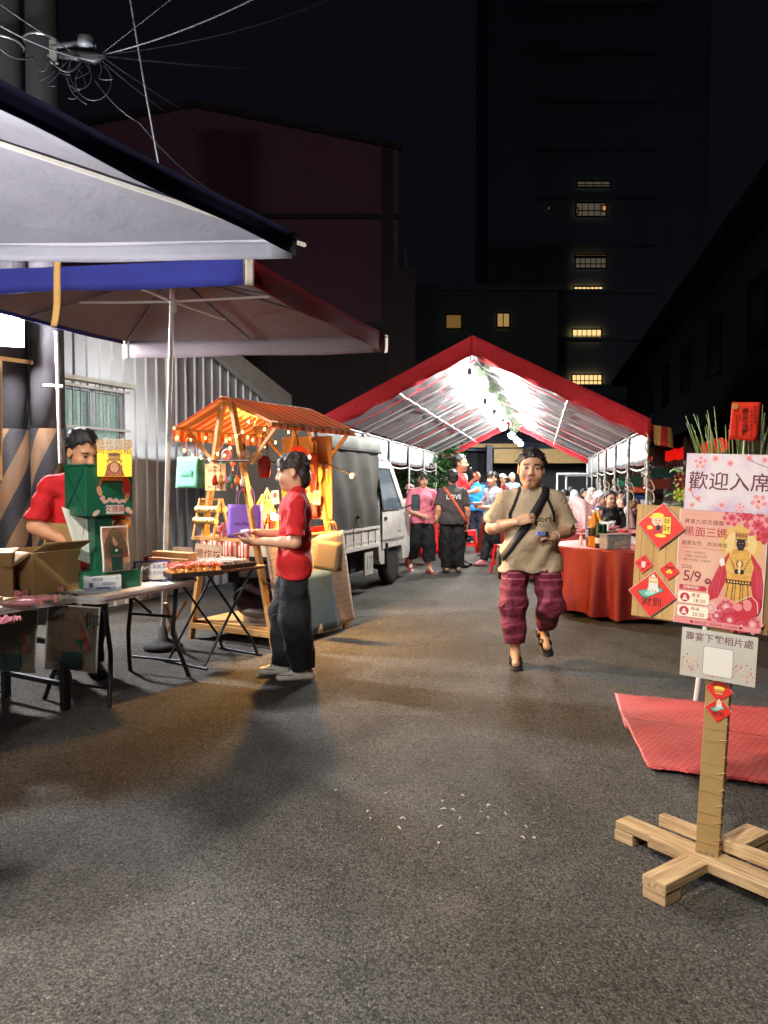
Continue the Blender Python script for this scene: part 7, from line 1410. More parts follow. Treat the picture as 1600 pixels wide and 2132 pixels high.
for k in range(110):
    a = q.uniform(0, 6.28); r_ = q.uniform(.1, .42); z = 1.2+q.uniform(-.06, .26); l = q.uniform(.1, .2); b = a+q.uniform(-.5, .5)
    m.grid(lambda u, v: (r_*math.cos(a)+l*v*math.cos(b)+.06*(u-.5)*math.sin(math.pi*(v*.9+.08))*-math.sin(b), .5*r_*math.sin(a)-.05+l*v*math.sin(b)*.6+.06*(u-.5)*math.cos(b)*math.sin(math.pi*(v*.9+.08)), z+.12*math.sin(v*2.2)-.03*abs(u-.5)), 2, 5, [lfd, lf, lfd][k % 3], True, .001)
m.build('leaves', fs)
for k in range(18):
    x, y, z = q.uniform(-.42, .42), -.16+q.uniform(-.05, .05), 1.24+q.uniform(-.1, .12)
    if k > 11: x, z = -.46+q.uniform(-.06, .06), 1.22+.05*(k-12)
    cm = [mat('petal_yellow', (220, 196, 60), .6), mat('petal_darkred', (96, 14, 22), .6), mat('petal_white', (216, 206, 196), .6), mat('petal_lime', (160, 180, 60), .6)][k % 4]; m = MB()
    for i in range(7): a = i*.9; m.grid(lambda u, v: (x+.05*v*math.cos(a)+.022*(u-.5)*math.sin(a), y-.02-.02*math.sin(v*2), z+.05*v*math.sin(a)-.022*(u-.5)*math.cos(a)), 2, 3, cm, True, .001)
    m.ball((x, y-.03, z), .012, gold, 7, 5); m.build('flower', fs)
cd = at(1551, 877, 4.98); t = thing('congratulation_card', 'bright red congratulation card with black brush characters stuck in the reeds', 'card', cd); m = MB(); m.grid(lambda u, v: (.185*(u-.5)+.018*(1-v)*0+.02*(v-.5), .004*math.sin(u*6)+.002*math.sin(v*22), .245*(v-.5)+.006*math.sin(u*6)*(1-v)), 8, 8, mat('card_red', (226, 52, 30), .55), True, .0015); m.build('paper', t)
sh = Sheet((0, -.008, 0), (1, 0, 0), (0, 0, 1)); sh.text('香\n光\n永\n耀', 0, -.005, .047, dk_, .01, ln=.95); sh.text('恭祝文德廟', .06, .0, .001, dk_); 
for i, c in enumerate('恭祝文德廟'): sh.text(c, .062, .09-.024*i, .02, dk_)
for i, c in enumerate('黑面三媽聖誕千秋'): sh.text(c, .04, .06-.022*i, .016, dk_)
for i, c in enumerate('台灣慈善會敬獻'): sh.text(c, -.055, .03-.021*i, .016, dk_)
for i, c in enumerate('會長'): sh.text(c, -.035, .03-.02*i, .014, dk_)
sh.flower(-.065, .095, .022, [gold, gol2], redp, 6, 0, 2); sh.build('brush_lettering', t)
m = MB(); m.tube([cd+V((0, .004, -.12)), cd+V((0, .03, -.42))], .005, mat('stick_pale', (206, 196, 150), .6), 5); m.build('card_stick', t).matrix_parent_inverse = t.matrix_world.inverted() if False else Matrix.Translation(-cd)
bx_ = thing('plastic_crate', 'blue plastic crate on the ground at the right edge behind the mats', 'crate', V((2.95, 5.2, 0)), R(6)); bcm = mat('crate_blue', (34, 38, 110), .4, emit=0); m = MB()
for y in (-.16, .16): m.box((0, y, .02), (.42, .012, .04), bcm); m.box((0, y, .22), (.42, .016, .04), bcm); [m.box((-.2+.05*k, y, .12), (.018, .010, .2), bcm) for k in range(9)]
for x in (-.21, .21): m.box((x, 0, .12), (.012, .31, .24), bcm)
m.box((0, 0, .01), (.41, .31, .012), bcm); m.build('crate', bx_)
# ---- row of houses on the right -----------------------------------------------------------
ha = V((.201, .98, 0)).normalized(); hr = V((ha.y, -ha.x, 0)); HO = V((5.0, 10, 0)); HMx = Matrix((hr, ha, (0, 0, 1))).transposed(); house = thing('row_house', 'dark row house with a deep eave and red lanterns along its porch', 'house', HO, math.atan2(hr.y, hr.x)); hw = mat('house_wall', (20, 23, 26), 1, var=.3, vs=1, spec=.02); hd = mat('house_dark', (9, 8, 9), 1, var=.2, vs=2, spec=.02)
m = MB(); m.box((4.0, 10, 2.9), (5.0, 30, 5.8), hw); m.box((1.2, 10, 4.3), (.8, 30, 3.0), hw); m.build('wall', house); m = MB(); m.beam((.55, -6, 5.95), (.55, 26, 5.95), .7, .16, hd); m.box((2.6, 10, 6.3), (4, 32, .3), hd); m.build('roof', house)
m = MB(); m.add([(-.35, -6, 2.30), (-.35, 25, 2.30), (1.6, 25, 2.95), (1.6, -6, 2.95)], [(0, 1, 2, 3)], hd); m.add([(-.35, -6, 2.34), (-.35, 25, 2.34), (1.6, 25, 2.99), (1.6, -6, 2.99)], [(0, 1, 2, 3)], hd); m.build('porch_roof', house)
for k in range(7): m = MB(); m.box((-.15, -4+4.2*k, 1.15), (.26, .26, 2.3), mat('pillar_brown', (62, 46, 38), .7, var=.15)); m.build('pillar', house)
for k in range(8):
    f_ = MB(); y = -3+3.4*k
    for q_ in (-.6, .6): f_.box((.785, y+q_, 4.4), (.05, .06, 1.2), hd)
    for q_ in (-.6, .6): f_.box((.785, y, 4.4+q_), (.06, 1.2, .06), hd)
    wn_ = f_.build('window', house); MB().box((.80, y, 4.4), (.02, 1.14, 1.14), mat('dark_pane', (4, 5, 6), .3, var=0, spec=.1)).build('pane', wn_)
m = MB(); m.box((1.30, 10, 1.2), (.1, 28, 2.4), mat('shop_back', (52, 36, 32), .9, var=.3, vs=1.5)); m.build('shop_front', house)
rl = mat('rail_pale', (186, 182, 176), .5)
ra = thing('porch_railing', 'white vertical bar railing in front of the lantern porch', 'railing', HO, math.atan2(hr.y, hr.x)); m = MB()
for k in range(60): m.tube([(-.05, 4.2+.15*k, .7), (-.05, 4.2+.15*k, 1.78)], .012, rl, 5)
m.beam((-.05, 4.1, 1.74), (-.05, 13.2, 1.74), .03, .03, rl); m.beam((-.05, 4.1, .9), (-.05, 13.2, .9), .03, .03, rl); m.build('railing', ra)
lan = emis('lantern_red', (226, 22, 14), .9)
first = None
for k in range(18):
    lp_ = HO+hr*.25+ha*(4.0+.46*k)+V((0, 0, 2.12+.02*math.sin(k*2)))
    if first is None:
        t = thing('red_lantern', 'x', 'lantern', lp_); m = MB(); m.lathe([(0, -.12), (.07, -.12), (.13, -.07), (.15, 0), (.13, .07), (.07, .12), (0, .12)], lan, seg=16); m.build('shade', t); m = MB(); m.lathe([(0, .12), (.06, .12), (.06, .145), (0, .145)], gold); m.lathe([(0, -.145), (.06, -.145), (.06, -.12), (0, -.12)], gold); m.tube([(0, 0, .14), (0, 0, .30)], .005, dk_, 5); m.build('cap', t); m = MB(); m.lathe([(.004, -.14), (.02, -.2), (.026, -.32), (0, -.32)], redp, seg=8); m.build('tassel', t); first = t
    else: t = copy_tree(first); t.location = lp_
    tag(t, 'glowing red lantern hanging in the row along the dark porch', 'lantern', 'red lanterns along the porch')
m = MB(); p = at(1378, 905, 11.2); m.grid(lambda u, v: p+V((.30*(u-.5)+.05*v, .03*math.sin(u*8), .30*(.5-v)-.05*u)), 8, 6, two_tone('flag_red_yellow', (176, 30, 28), (206, 160, 90), 1.7, .48, .52, (1, 0, 0), 0, .8, 0, 'wave'), True, .004); m.tube([p+V((-.16, 0, .3)), p+V((-.16, 0, -.5))], .01, dk_, 6); m.build('small_flag', label='small red and yellow flag hung under the dark porch roof', cat='flag')
crt = None
for px, py, D, mt, nm in ((1312, 1003, 17.0, mat('crate_green', (36, 110, 84), .5), 'green plastic crate stacked beside the tent post'), (1328, 1016, 17.0, mat('crate_orange', (206, 84, 40), .5), 'orange plastic crate under the green one'), (1318, 1030, 17.2, mat('crate_navy', (40, 66, 130), .5), 'blue plastic crate at the bottom of the stack'), (1378, 985, 16.5, mat('crate_teal', (30, 84, 80), .5), 'dark green crate in front of the white railing'), (1366, 1008, 16.4, mat('crate_rust', (160, 66, 40), .5), 'rust coloured crate under the dark green one')):
    p = at(px, py, D); t = thing('plastic_crate', nm, 'crate', p, R(-10)); m = MB()
    for y in (-.17, .17): m.box((0, y, 0), (.5, .012, .2), mt); m.box((0, y*1.05, .09), (.52, .02, .03), mt); m.box((0, y*1.05, -.09), (.52, .02, .02), mt)
    for x in (-.25, .25): m.box((x, 0, 0), (.012, .33, .2), mt)
    m.box((0, 0, -.095), (.49, .33, .01), mt); m.build('crate', t)
mt = mat('trestle_grey', (90, 90, 92), .6); m = MB(); p = at(1335, 1080, 17.0); m.box((p.x+.1, p.y+.1, .66), (1.6, .7, .04), mt); [m.beam((p.x+.1+a, p.y+.1+b, 0), (p.x+.1+a, p.y+.1+b, .64), .04, .04, mt) for a in (-.7, .7) for b in (-.28, .28)]; m.build('trestle_table', label='grey trestle table carrying the stacked crates by the porch', cat='table')
# ---- trees behind the left side of the tent ------------------------------------------
lm = [two_tone('leaf_pale', (74, 116, 48), (40, 76, 34), 3, .4, .6), mat('leaf_mid', (44, 84, 38), .6, var=.3), mat('leaf_deep', (24, 50, 26), .6, var=.3)]  # pale, mid and deep greens spread evenly through the crown
def tree(label, p, h_, r_, n, seed):
    t = thing('broadleaf_tree', label, 'tree', p, group='trees beside the tent'); q = random.Random(seed); tk = MB(); bk = mat('bark', (84, 70, 56), .9, bump=.5, bs=30)
    tk.tube([(0, 0, 0), (.03, 0, h_*.3), (-.04, .03, h_*.55)], [.09, .07, .045], bk, 8); ends = []
    for k in range(7): a = k*.9+q.random(); e = (r_*.6*math.cos(a), r_*.6*math.sin(a), h_*(.55+.06*k)); tk.tube([(-.02, .01, h_*(.3+.035*k)), (e[0]*.5, e[1]*.5, h_*(.42+.05*k)), e], [.04, .028, .012], bk, 6); ends.append(e)
    tk.build('trunk', t); m = MB()
    cl = [(q.gauss(0, r_*.42), q.gauss(0, r_*.42), h_*q.uniform(.35, 1.0)) for _ in range(26)]
    for k in range(n):
        c = cl[q.randrange(26)]; p_ = V((c[0]+q.gauss(0, r_*.17), c[1]+q.gauss(0, r_*.17), c[2]+q.gauss(0, r_*.16))); s_ = q.uniform(.035, .075); M_ = Euler((q.uniform(-1, 1), q.uniform(-1, 1), q.uniform(0, 6))).to_matrix()
        m.add([p_+M_ @ V(v) for v in ((-s_*1.6, 0, 0), (0, -s_*.6, .01), (s_*1.6, 0, -.01), (0, s_*.6, .01))], [(0, 1, 2, 3)], lm[k % 3])
    m.build('crown', t, fixn=False)
tree('leafy green tree lit by the tent bulbs beside the man in red', V((1.5, 21.2, 0)), 2.9, .75, 2600, 1); tree('low dark shrub tree at the left of the tent behind the truck', V((.75, 20.0, 0)), 2.2, .65, 1700, 2); tree('small tree at the far end between tent and hall', V((1.9, 23.6, 0)), 2.6, .6, 1500, 5)
mb = MB(); mb.box((0.2, 23, 1.0), (3.6, .2, 2.0), mat('low_wall', (110, 112, 104), .85, var=.2)); mb.build('low_wall', label='low pale wall behind the truck and the seated guests', cat='wall')
# litter on the asphalt
q = random.Random(21); lit = mat('litter_white', (206, 200, 188), .7, var=0)
for k in range(24):
    px, py = q.gauss(910, 110), q.gauss(1705, 26)
    if k > 19: px, py = [(1020, 1443), (790, 1300), (750, 1265), (700, 1648)][k-20]
    p = gnd(px, py); a = q.uniform(0, 6); l = q.uniform(.010, .03); m = MB(); c_ = q.uniform(-2, 2); m.grid(lambda u, v: (p.x+l*(u-.5)*math.cos(a+c_*u)-.007*(v-.5)*math.sin(a)*(.4+math.sin(u*5)), p.y+l*(u-.5)*math.sin(a+c_*u)+.008*(v-.5)*math.cos(a), .006+.006*math.sin(u*3)), 7, 1, lit, True, .001); m.build('paper_scrap', label='scrap of torn white paper lying on the asphalt lane', cat='litter', group='paper scraps on the asphalt')
# ---- banquet tables, tableware and stools -------------------------------------------
clr = two_tone('satin_red', (142, 34, 28), (116, 26, 24), 4, .35, .65, (1, 1, .2), 4, .6); clt = mat('cloth_pink_top', (226, 120, 116), .6, var=.05)
def round_table(label, c, r, h=.75, drop=.68, n=150):
    t = thing('round_table', label, 'table', (c[0], c[1], 0), 0, 'round banquet tables'); q = random.Random(int(c[1]*10)); ph = [q.uniform(0, 6) for _ in range(4)]
    m = MB()
    for x, y in ((-.4, -.4), (.4, -.4), (-.4, .4), (.4, .4)): m.tube([(x*r*1.2, y*r*1.2, 0), (x*r, y*r, h-.03)], .018, legd, 7)
    m.lathe([(0, h-.03), (r, h-.03), (r, h-.004), (0, h-.004)], mat('ply_edge', (150, 116, 80), .6), seg=48); m.build('table_frame', t)
    def f(u, v):
        a = 2*math.pi*u; w = v*v; fold = .055*math.sin(a*15+ph[0]+1.2*math.sin(a*3+ph[1]))+.025*math.sin(a*27+ph[2]); rr = r+.008+.05*v+fold*v**.7*1.15; return (rr*math.cos(a), rr*math.sin(a), h+.006-(.012 if v > 0 else 0)-drop*v+.02*w*math.sin(a*5+ph[3]))
    m = MB(); m.grid(f, n, 10, clr, True); o = m.build('cloth_drop', t)
    m = MB(); m.lathe([(0, h+.004), (r*.98, h+.004), (r+.006, h+.0), (r+.010, h-.012)], clt, seg=56); m.build('cloth_top', t); return t
TB = [((2.72, 8.62), .80, 'nearest round table with a red satin cloth and a pink top beside the signpost'), ((2.95, 11.2), .80, 'second round red table from the signpost, crowded with dishes'), ((3.45, 13.7), .80, 'third round red table with a corner of dishes near the seated man in black'), ((2.75, 15.2), .8, 'fourth round red table behind the walking man'), ((3.6, 17.0), .8, 'fifth round red table deep under the tent'), ((0.35, 16.4), .8, 'round red table on the left side of the tent behind the pink blouse'), ((.95, 19.2), .8, 'far round red table on the left side of the tent')]
for c, r, lb in TB: round_table(lb, c, r, n=150 if c[1] < 12 else 90)
juice = mat('juice_orange', (232, 150, 40), .2, trans=.3, var=0); lblk = mat('label_black', (26, 22, 18), .4); capw = mat('cap_white', (222, 220, 214), .4); steelm = mat('tin_steel', (176, 176, 172), .3, .45, var=.2, vs=30)
def bottle(label, p, s_=1, c=juice, lab=lblk, cap=capw):
    t = thing('drink_bottle', label, 'bottle', p); m = MB(); m.lathe([(x*s_, z*s_) for x, z in ((0, 0), (.042, 0), (.045, .02), (.045, .18), (.038, .21), (.018, .25), (.017, .27))], c, seg=16); m.build('bottle', t); m = MB(); m.lathe([(.0, .27*s_), (.019*s_, .27*s_), (.019*s_, .295*s_), (0, .295*s_)], cap, seg=12); m.build('cap', t); m = MB(); m.lathe([(.0456*s_, .09*s_), (.0462*s_, .1*s_), (.0462*s_, .15*s_), (.0456*s_, .16*s_)], lab, seg=16); m.build('label', t); return t
z0 = .757
def onT(px, py): return atz(px, py, z0)
bottle('orange juice bottle with a black label on the nearest red table', onT(1237, 1139), 1.35)
bottle('orange drink bottle with a yellow label on the second red table', onT(1245, 1105), 1.1, juice, mat('label_yellow', (226, 186, 50), .4)); bottle('clear water bottle with a pale label at the left of the juice bottle', onT(1229, 1137), 1.1, mat('water_clear', (190, 200, 206), .1, trans=.8, var=0), mat('label_blue', (120, 160, 200), .4)); bottle('small sauce bottle with a red cap at the table rim', onT(1210, 1134), .42, mat('sauce_white', (210, 200, 190), .4), mat('label_white', (220, 214, 206), .5), redp)
for k, (px, py, nm, c) in enumerate(((1247, 1141, 'tall dark green drink can beside the juice bottle', (24, 52, 40)), (1256, 1141, 'second dark green drink can in front of the steel tin', (30, 60, 44)))):
    p = onT(px, py); t = thing('drink_can', nm, 'can', p); m = MB(); m.lathe([(0, 0), (.036, 0), (.04, .012), (.04, .24), (.034, .255), (0, .255)], mat('can_%d' % k, c, .3, .3), seg=16); m.build('can', t); m = MB(); m.lathe([(.0405, .05), (.0408, .06), (.0408, .10), (.0405, .11)], capw, seg=16); m.build('label', t)
p = onT(1281, 1143); t = thing('steel_tin', 'square dented steel food tin with a plastic film on the nearest red table', 'tin', p, R(10)); m = MB(); m.box((0, 0, .075), (.27, .18, .15), steelm, bev=.012); m.box((0, 0, .154), (.285, .195, .012), steelm, None, .004); m.build('tin', t)
m = MB(); m.grid(lambda u, v: (.14*(u-.5), -.1-.02*math.sin(u*9+v*7), .02+.07*v+.012*math.sin(u*13)), 12, 8, film); m.build('film', t)
def heap(label, p, r, h_, seed, mt=film):   # crumpled clear plastic bag
    q = random.Random(seed); a_, b_ = q.uniform(0, 6), q.uniform(0, 6); m = MB(); m.grid(lambda u, v: (p.x+r*math.cos(2*math.pi*u)*math.sin(math.pi*(.5+.5*(1-v)))**.7*(1+.25*math.sin(u*37+a_+v*9)), p.y+r*math.sin(2*math.pi*u)*math.cos(v*1.5)*(1+.25*math.sin(u*29+b_)), p.z+h_*math.sin(v*1.5)*(1+.2*math.sin(u*19+v*8))), 30, 9, mt, True); m.build('plastic_bag', label=label, cat='plastic bag')
filmw = mat('film_white', (226, 222, 220), .2, var=.1, vs=30, alpha=.6, bump=1, bs=50); filmp = mat('film_pink', (226, 190, 190), .2, var=.25, vs=30, alpha=.65, bump=1, bs=50)
for k, (px, py, D, r, h_, mt, nm) in enumerate(((1318, 1140, 8.5, .09, .09, filmw, 'crumpled clear bag beside the steel tin'), (1210, 1082, 11.2, .20, .42, filmp, 'tall pinkish plastic film bundle on the second table'), (1180, 1098, 11.0, .15, .14, filmw, 'white plastic bag at the left of the second table'), (1258, 1094, 11.0, .14, .13, filmw, 'white plastic bag right of the drink bottles'), (1232, 1076, 11.7, .14, .24, filmp, 'second pink film bundle on the crowded table'))):
    p = at(px, py, D); heap(nm, V((p.x, p.y, z0)), r, h_, k, mt)
bw_ = mat('bowl_white', (222, 216, 210), .3); bpk = mat('bowl_pink', (214, 120, 124), .35)
first = None; q = random.Random(31); k_ = 0
for (c, r, lb), n in zip(TB[1:], (13, 9, 8, 8, 7, 6)):
    for i in range(n):
        a = 2*math.pi*(i/n)+q.uniform(-.1, .1); rr = r*q.uniform(.35, .85)
        if first is None:
            first = MB(); first.lathe([(0, 0), (.035, 0), (.04, .006), (.075, .045), (.078, .047), (.070, .042), (.03, .01), (0, .008)], bpk, seg=16); o = first.build('rice_bowl'); first = o; m2 = MB(); m2.lathe([(0, 0), (.06, 0), (.13, .016), (.132, .019), (.06, .006), (0, .005)], bw_, seg=20); plate = m2.build('dinner_plate'); o2 = plate
        else: o = first.copy(); COL.objects.link(o); o2 = plate.copy(); COL.objects.link(o2)
        o.location = (c[0]+rr*math.cos(a), c[1]+rr*math.sin(a), z0); tag(o, 'pink plastic bowl on one of the crowded red tables', 'bowl', 'bowls on the banquet tables')
        a2 = a+.35; o2.location = (c[0]+.55*r*math.cos(a2)*(1+.2*(i % 2)), c[1]+.55*r*math.sin(a2)*(1+.2*(i % 2)), z0); tag(o2, 'white plate on one of the crowded red tables', 'plate', 'plates on the banquet tables')
# red plastic stools
def stool(c, label, first=[None], z=0, rz=0):
    if first[0] is None:
        t = thing('plastic_stool', 'x', 'stool', (c[0], c[1], z), rz); rp = mat('stool_red', (214, 36, 36), .35, var=.05)
        m = MB(); m.box((0, 0, .45), (.29, .29, .03), rp, bev=.008); m.build('seat', t)
        for x in (-1, 1):
            for y in (-1, 1): m = MB(); m.beam((x*.18, y*.18, 0), (x*.125, y*.125, .44), .045, .03, rp); m.build('leg', t)
        m = MB()
        for a in (-1, 1): m.beam((-.14, a*.132, .40), (.14, a*.132, .40), .02, .08, rp); m.beam((a*.132, -.14, .40), (a*.132, .14, .40), .02, .08, rp)
        m.build('apron', t)
        for a in (-1, 1): m = MB(); m.beam((-.155, a*.155, .17), (.155, a*.155, .17), .02, .05, rp); m.build('stretcher', t); m = MB(); m.beam((a*.155, -.155, .17), (a*.155, .155, .17), .02, .05, rp); m.build('stretcher', t)
        first[0] = t
    else: t = copy_tree(first[0]); t.location = (c[0], c[1], z); t.rotation_euler = (0, 0, rz)
    tag(t, label, 'stool', 'red plastic stools'); return t
for k, (px, py, z, nm) in enumerate(((868, 1175, 0, 'red plastic stool between the truck and the woman in pink'), (905, 1165, 0, 'bottom red stool of the stack behind the woman in pink'), (905, 1165, .10, 'second red stool of the stack behind the woman in pink'), (905, 1165, .20, 'third red stool of the stack behind the woman in pink'), (905, 1165, .30, 'topmost red stool of the stack behind the woman in pink'), (975, 1150, 0, 'red stool right of the man in the black shirt'), (1053, 1195, 0, 'red stool half hidden behind the walking man'), (1168, 1178, 0, 'red stool between the first two red tables'))):
    p = gnd(px, py); stool((p.x, p.y), nm, z=z, rz=.3*k)
# ---- people ------------------------------------------------------------------------
def stripes_m(name, a, b_, sc, axis=(0, 0, 1), lo=.44, hi=.56): return two_tone(name, a, b_, sc, lo, hi, axis, 1.2, .8, .1, 'wave')
# man walking towards the camera, beige tee and magenta fisherman trousers
beige = cloth_m((176, 158, 132)); blkc = cloth_m((18, 18, 24))
g = gnd(1088, 1385)
def tpick(P):
    x, z = np.abs(P[:, 0]), P[:, 2]; o = np.zeros(len(P)); c = .17-.075*np.clip((z-1.2)/.19, 0, 1)
    o[(np.abs(x-c) < .013) & (z > 1.14) & (P[:, 1] < .02)] = 1; return o
magm = two_tone('fisher_trousers', (98, 20, 46), (136, 52, 78), 3.2, .55, 1.0, (.5, .2, 1), 9, .8, .2, 'wave'); mags = two_tone('fisher_stripes', (106, 22, 50), (168, 92, 112), 7, .8, .97, (.1, 0, 1), 1, .8, .1, 'wave')
creases(magm, .8); creases(mags, .8); man, mp, mh = person('man walking toward the camera in a beige tee and magenta patterned trousers', (g.x+.07, g.y+.06, 0), R(-4), 1.68, 1.36, tone=(192, 146, 118), hair='recede', hairc=(22, 19, 19), head=(-6, -2, 3), vox=.0066, belly=.06, sleeve=.86, hem=-.085, top=(176, 158, 132),
    top_mats=[beige, blkc], top_pick=tpick, leg_mats=[magm, mags], leg_pick=lambda P: ((P[:, 2] > .66) & (P[:, 2] < .84) & (np.abs(P[:, 0]) > .05)).astype(int), leg_w=1.28, ankle_w=1.3, leg_end=.22, wrinkle=.008, shoes='sandal', shoec=(22, 19, 18), brow=1.1, hscale=1.3,
    J=dict(shoulder_l=(.122, .008, .785), shoulder_r=(-.122, .008, .785), elbow_r=(-.185, -.01, .648), wrist_r=(-.072, -.135, .685), elbow_l=(.185, .03, .635), wrist_l=(.09, -.12, .615), hip_l=(.066, 0, .50), hip_r=(-.066, 0, .50), knee_r=(-.084, -.03, .285), ankle_r=(-.07, -.02, .052), knee_l=(.088, -.075, .295), ankle_l=(.075, .095, .15), toe_l=(.085, .02, .075)),
    hands={'r': dict(dir=(.85, -.35, .3), palm=(.2, .8, -.4), curl=.75), 'l': dict(dir=(-.85, -.35, .15), palm=(-.1, .6, -.6), curl=.85)})
bpy.context.view_layer.update()
shirt = child(man, 'shirt')
drape(man, shirt, 'bag_strap', [(.105, .02, 1.41), (.11, -.03, 1.405)]+[(.115-.34*u, 1.385-.53*u) for u in [i/26 for i in range(27)]], mat('strap_black', (20, 21, 28), .7, var=.1), .006, .062)
print_on(man, shirt, 'lettering', 'pass port', .075, (.005, -.2, 1.165), mat('shirt_print', (36, 32, 30), .7, var=0), bold=.004, off=.004); print_on(man, shirt, 'lettering', 'CO', .034, (.07, -.2, 1.115), mat('shirt_print'), off=.004)
mw = man.matrix_world; wp = lambda v: mw @ V(v)
# shoulder bag at his right hip, phone-blue lighter, cigarette
t = thing('shoulder_bag', 'black shoulder bag hanging behind the walking man at his hip', 'bag', wp((-.225, .07, .80)), R(-4)); m = MB(); m.box((0, 0, 0), (.07, .2, .22), mat('strap_black'), (R(12), 0, 0), .02); m.build('bag_body', t); m = MB(); m.tube([(.02, -.06, .11), (.05, -.12, .2)], .008, blkc, 6); m.build('strap_end', t)
hl = V(mp['wrist_l']); t = thing('lighter', 'pale blue lighter held in the walking man hand', 'lighter', wp(tuple(hl+V((-.105, -.075, .03))))); m = MB(); m.box((0, 0, 0), (.075, .016, .028), mat('lighter_blue', (110, 130, 216), .3), (0, .1, .3), .004); m.build('lighter_body', t); m = MB(); m.box((.045, 0, 0), (.02, .017, .028), dk_, (0, .1, .3)); m.build('lighter_cap', t)
cg = wp(tuple(mh((-.004, -.092, -.062)))); cg2 = wp(tuple(mh((-.03, -.155, -.085)))); m = MB(); m.tube([cg, cg2], .0042, mat('cigarette_white', (226, 222, 214), .6), 7); m.build('cigarette', label='white cigarette hanging from the walking man lips', cat='cigarette')
m = MB(); w_ = V(mp['wrist_l']); e_ = V(mp['elbow_l']); d_ = (w_-e_).normalized(); c_ = w_-d_*.03; x_ = d_.cross(V((0, 0, 1))).normalized(); y_ = d_.cross(x_); m.tube([c_+(x_*math.cos(a)+y_*math.sin(a))*.033 for a in [i*2*math.pi/18 for i in range(18)]], .0045, wh, 6, closed=True); m.build('wristband', man)
# woman in a red tee at the cart, turned to the left
g = gnd(612, 1416)
red = cloth_m((196, 26, 30)); nav = cloth_m((20, 26, 40))
wm, wpj, whd = person('young woman in a red tee and dark wide trousers standing at the cart', (g.x, g.y+.07, 0), R(-82), 1.65, .95, tone=(214, 164, 134), hair='bowl', hairc=(30, 22, 20), head=(-10, 8, 0), vox=.0066, female=True, sleeve=.80, hem=-.07, top=(186, 24, 28), legs=(9, 12, 18), leg_w=1.75, leg_end=.03, shoec=(226, 222, 212), hscale=1.17, brow=.8,
    J=dict(shoulder_l=(.105, .01, .785), shoulder_r=(-.105, .01, .785), elbow_r=(-.12, .02, .635), wrist_r=(-.06, -.165, .655), elbow_l=(.125, .0, .62), wrist_l=(.03, -.175, .62), ankle_l=(.06, .035, .05), ankle_r=(-.05, -.045, .05), knee_r=(-.055, -.04, .285), knee_l=(.06, .0, .285)),
    hands={'l': dict(dir=(-.25, -.95, .05), palm=(-.6, 0, .8), curl=.6), 'r': dict(dir=(.2, -.95, .1), palm=(.3, .2, -.9), curl=.5)})
mw = wm.matrix_world
t = thing('brown_wallet', 'brown folded wallet held in the woman hands with a lilac tissue', 'wallet', mw @ V((.005, -.40, 1.075)), R(-82)); m = MB(); m.box((0, 0, 0), (.07, .10, .014), mat('leather_brown', (104, 62, 40), .5), (R(8), 0, 0), .004); m.build('wallet', t); m = MB(); m.box((.02, .04, .02), (.05, .06, .02), mat('tissue_lilac', (196, 184, 216), .7, bump=.6, bs=60), (.2, .3, 0), .006); m.build('tissue', t)
sh_ = child(wm, 'shirt'); print_on(wm, sh_, 'emblem', '✿\n文德', .05, (.03, -.25, 1.22), mat('emblem_cream', (216, 190, 150), .6, var=0), off=.004)
tr_ = child(wm, 'trousers'); print_on(wm, tr_, 'emblem', '♣\n♥', .05, (.16, -.05, .80), wh, yawdir=(1, -.1, 0), off=.004)
# crossed laces and dark trim on her sneakers
for o in [c for c in wm.children if c.name.split('.')[0] == 'shoe']:
    me = o.data; co_ = np.array([v.co for v in me.vertices]); cx, y0, y1, zt = co_[:, 0].mean(), co_[:, 1].min(), co_[:, 1].max(), co_[:, 2].max(); bv = BVHTree.FromPolygons([v.co for v in me.vertices], [p_.vertices for p_ in me.polygons]); m = MB()
    for k in range(4):
        y = y0+(y1-y0)*(.34+.09*k); pts = []
        for i in range(7): h, n, _, _ = bv.ray_cast(V((cx-.03+.01*i, y+.006*((i % 2)*2-1), zt+.1)), V((0, 0, -1))); pts.append((h+n*.002) if h else V((cx, y, zt)))
        m.tube(pts, .0028, dk_, 5)
    pts = []
    for i in range(30):
        a = i/29*math.pi*1.1-.15; d = V((math.cos(a), -math.sin(a), 0)); h, n, _, _ = bv.ray_cast(V((cx, (y0+y1)/2-.03, .055))+d*.4, -d); 
        if h: pts.append(h+n*.001)
    m.tube(pts, .003, dk_, 5); m.build('shoe_trim', wm)
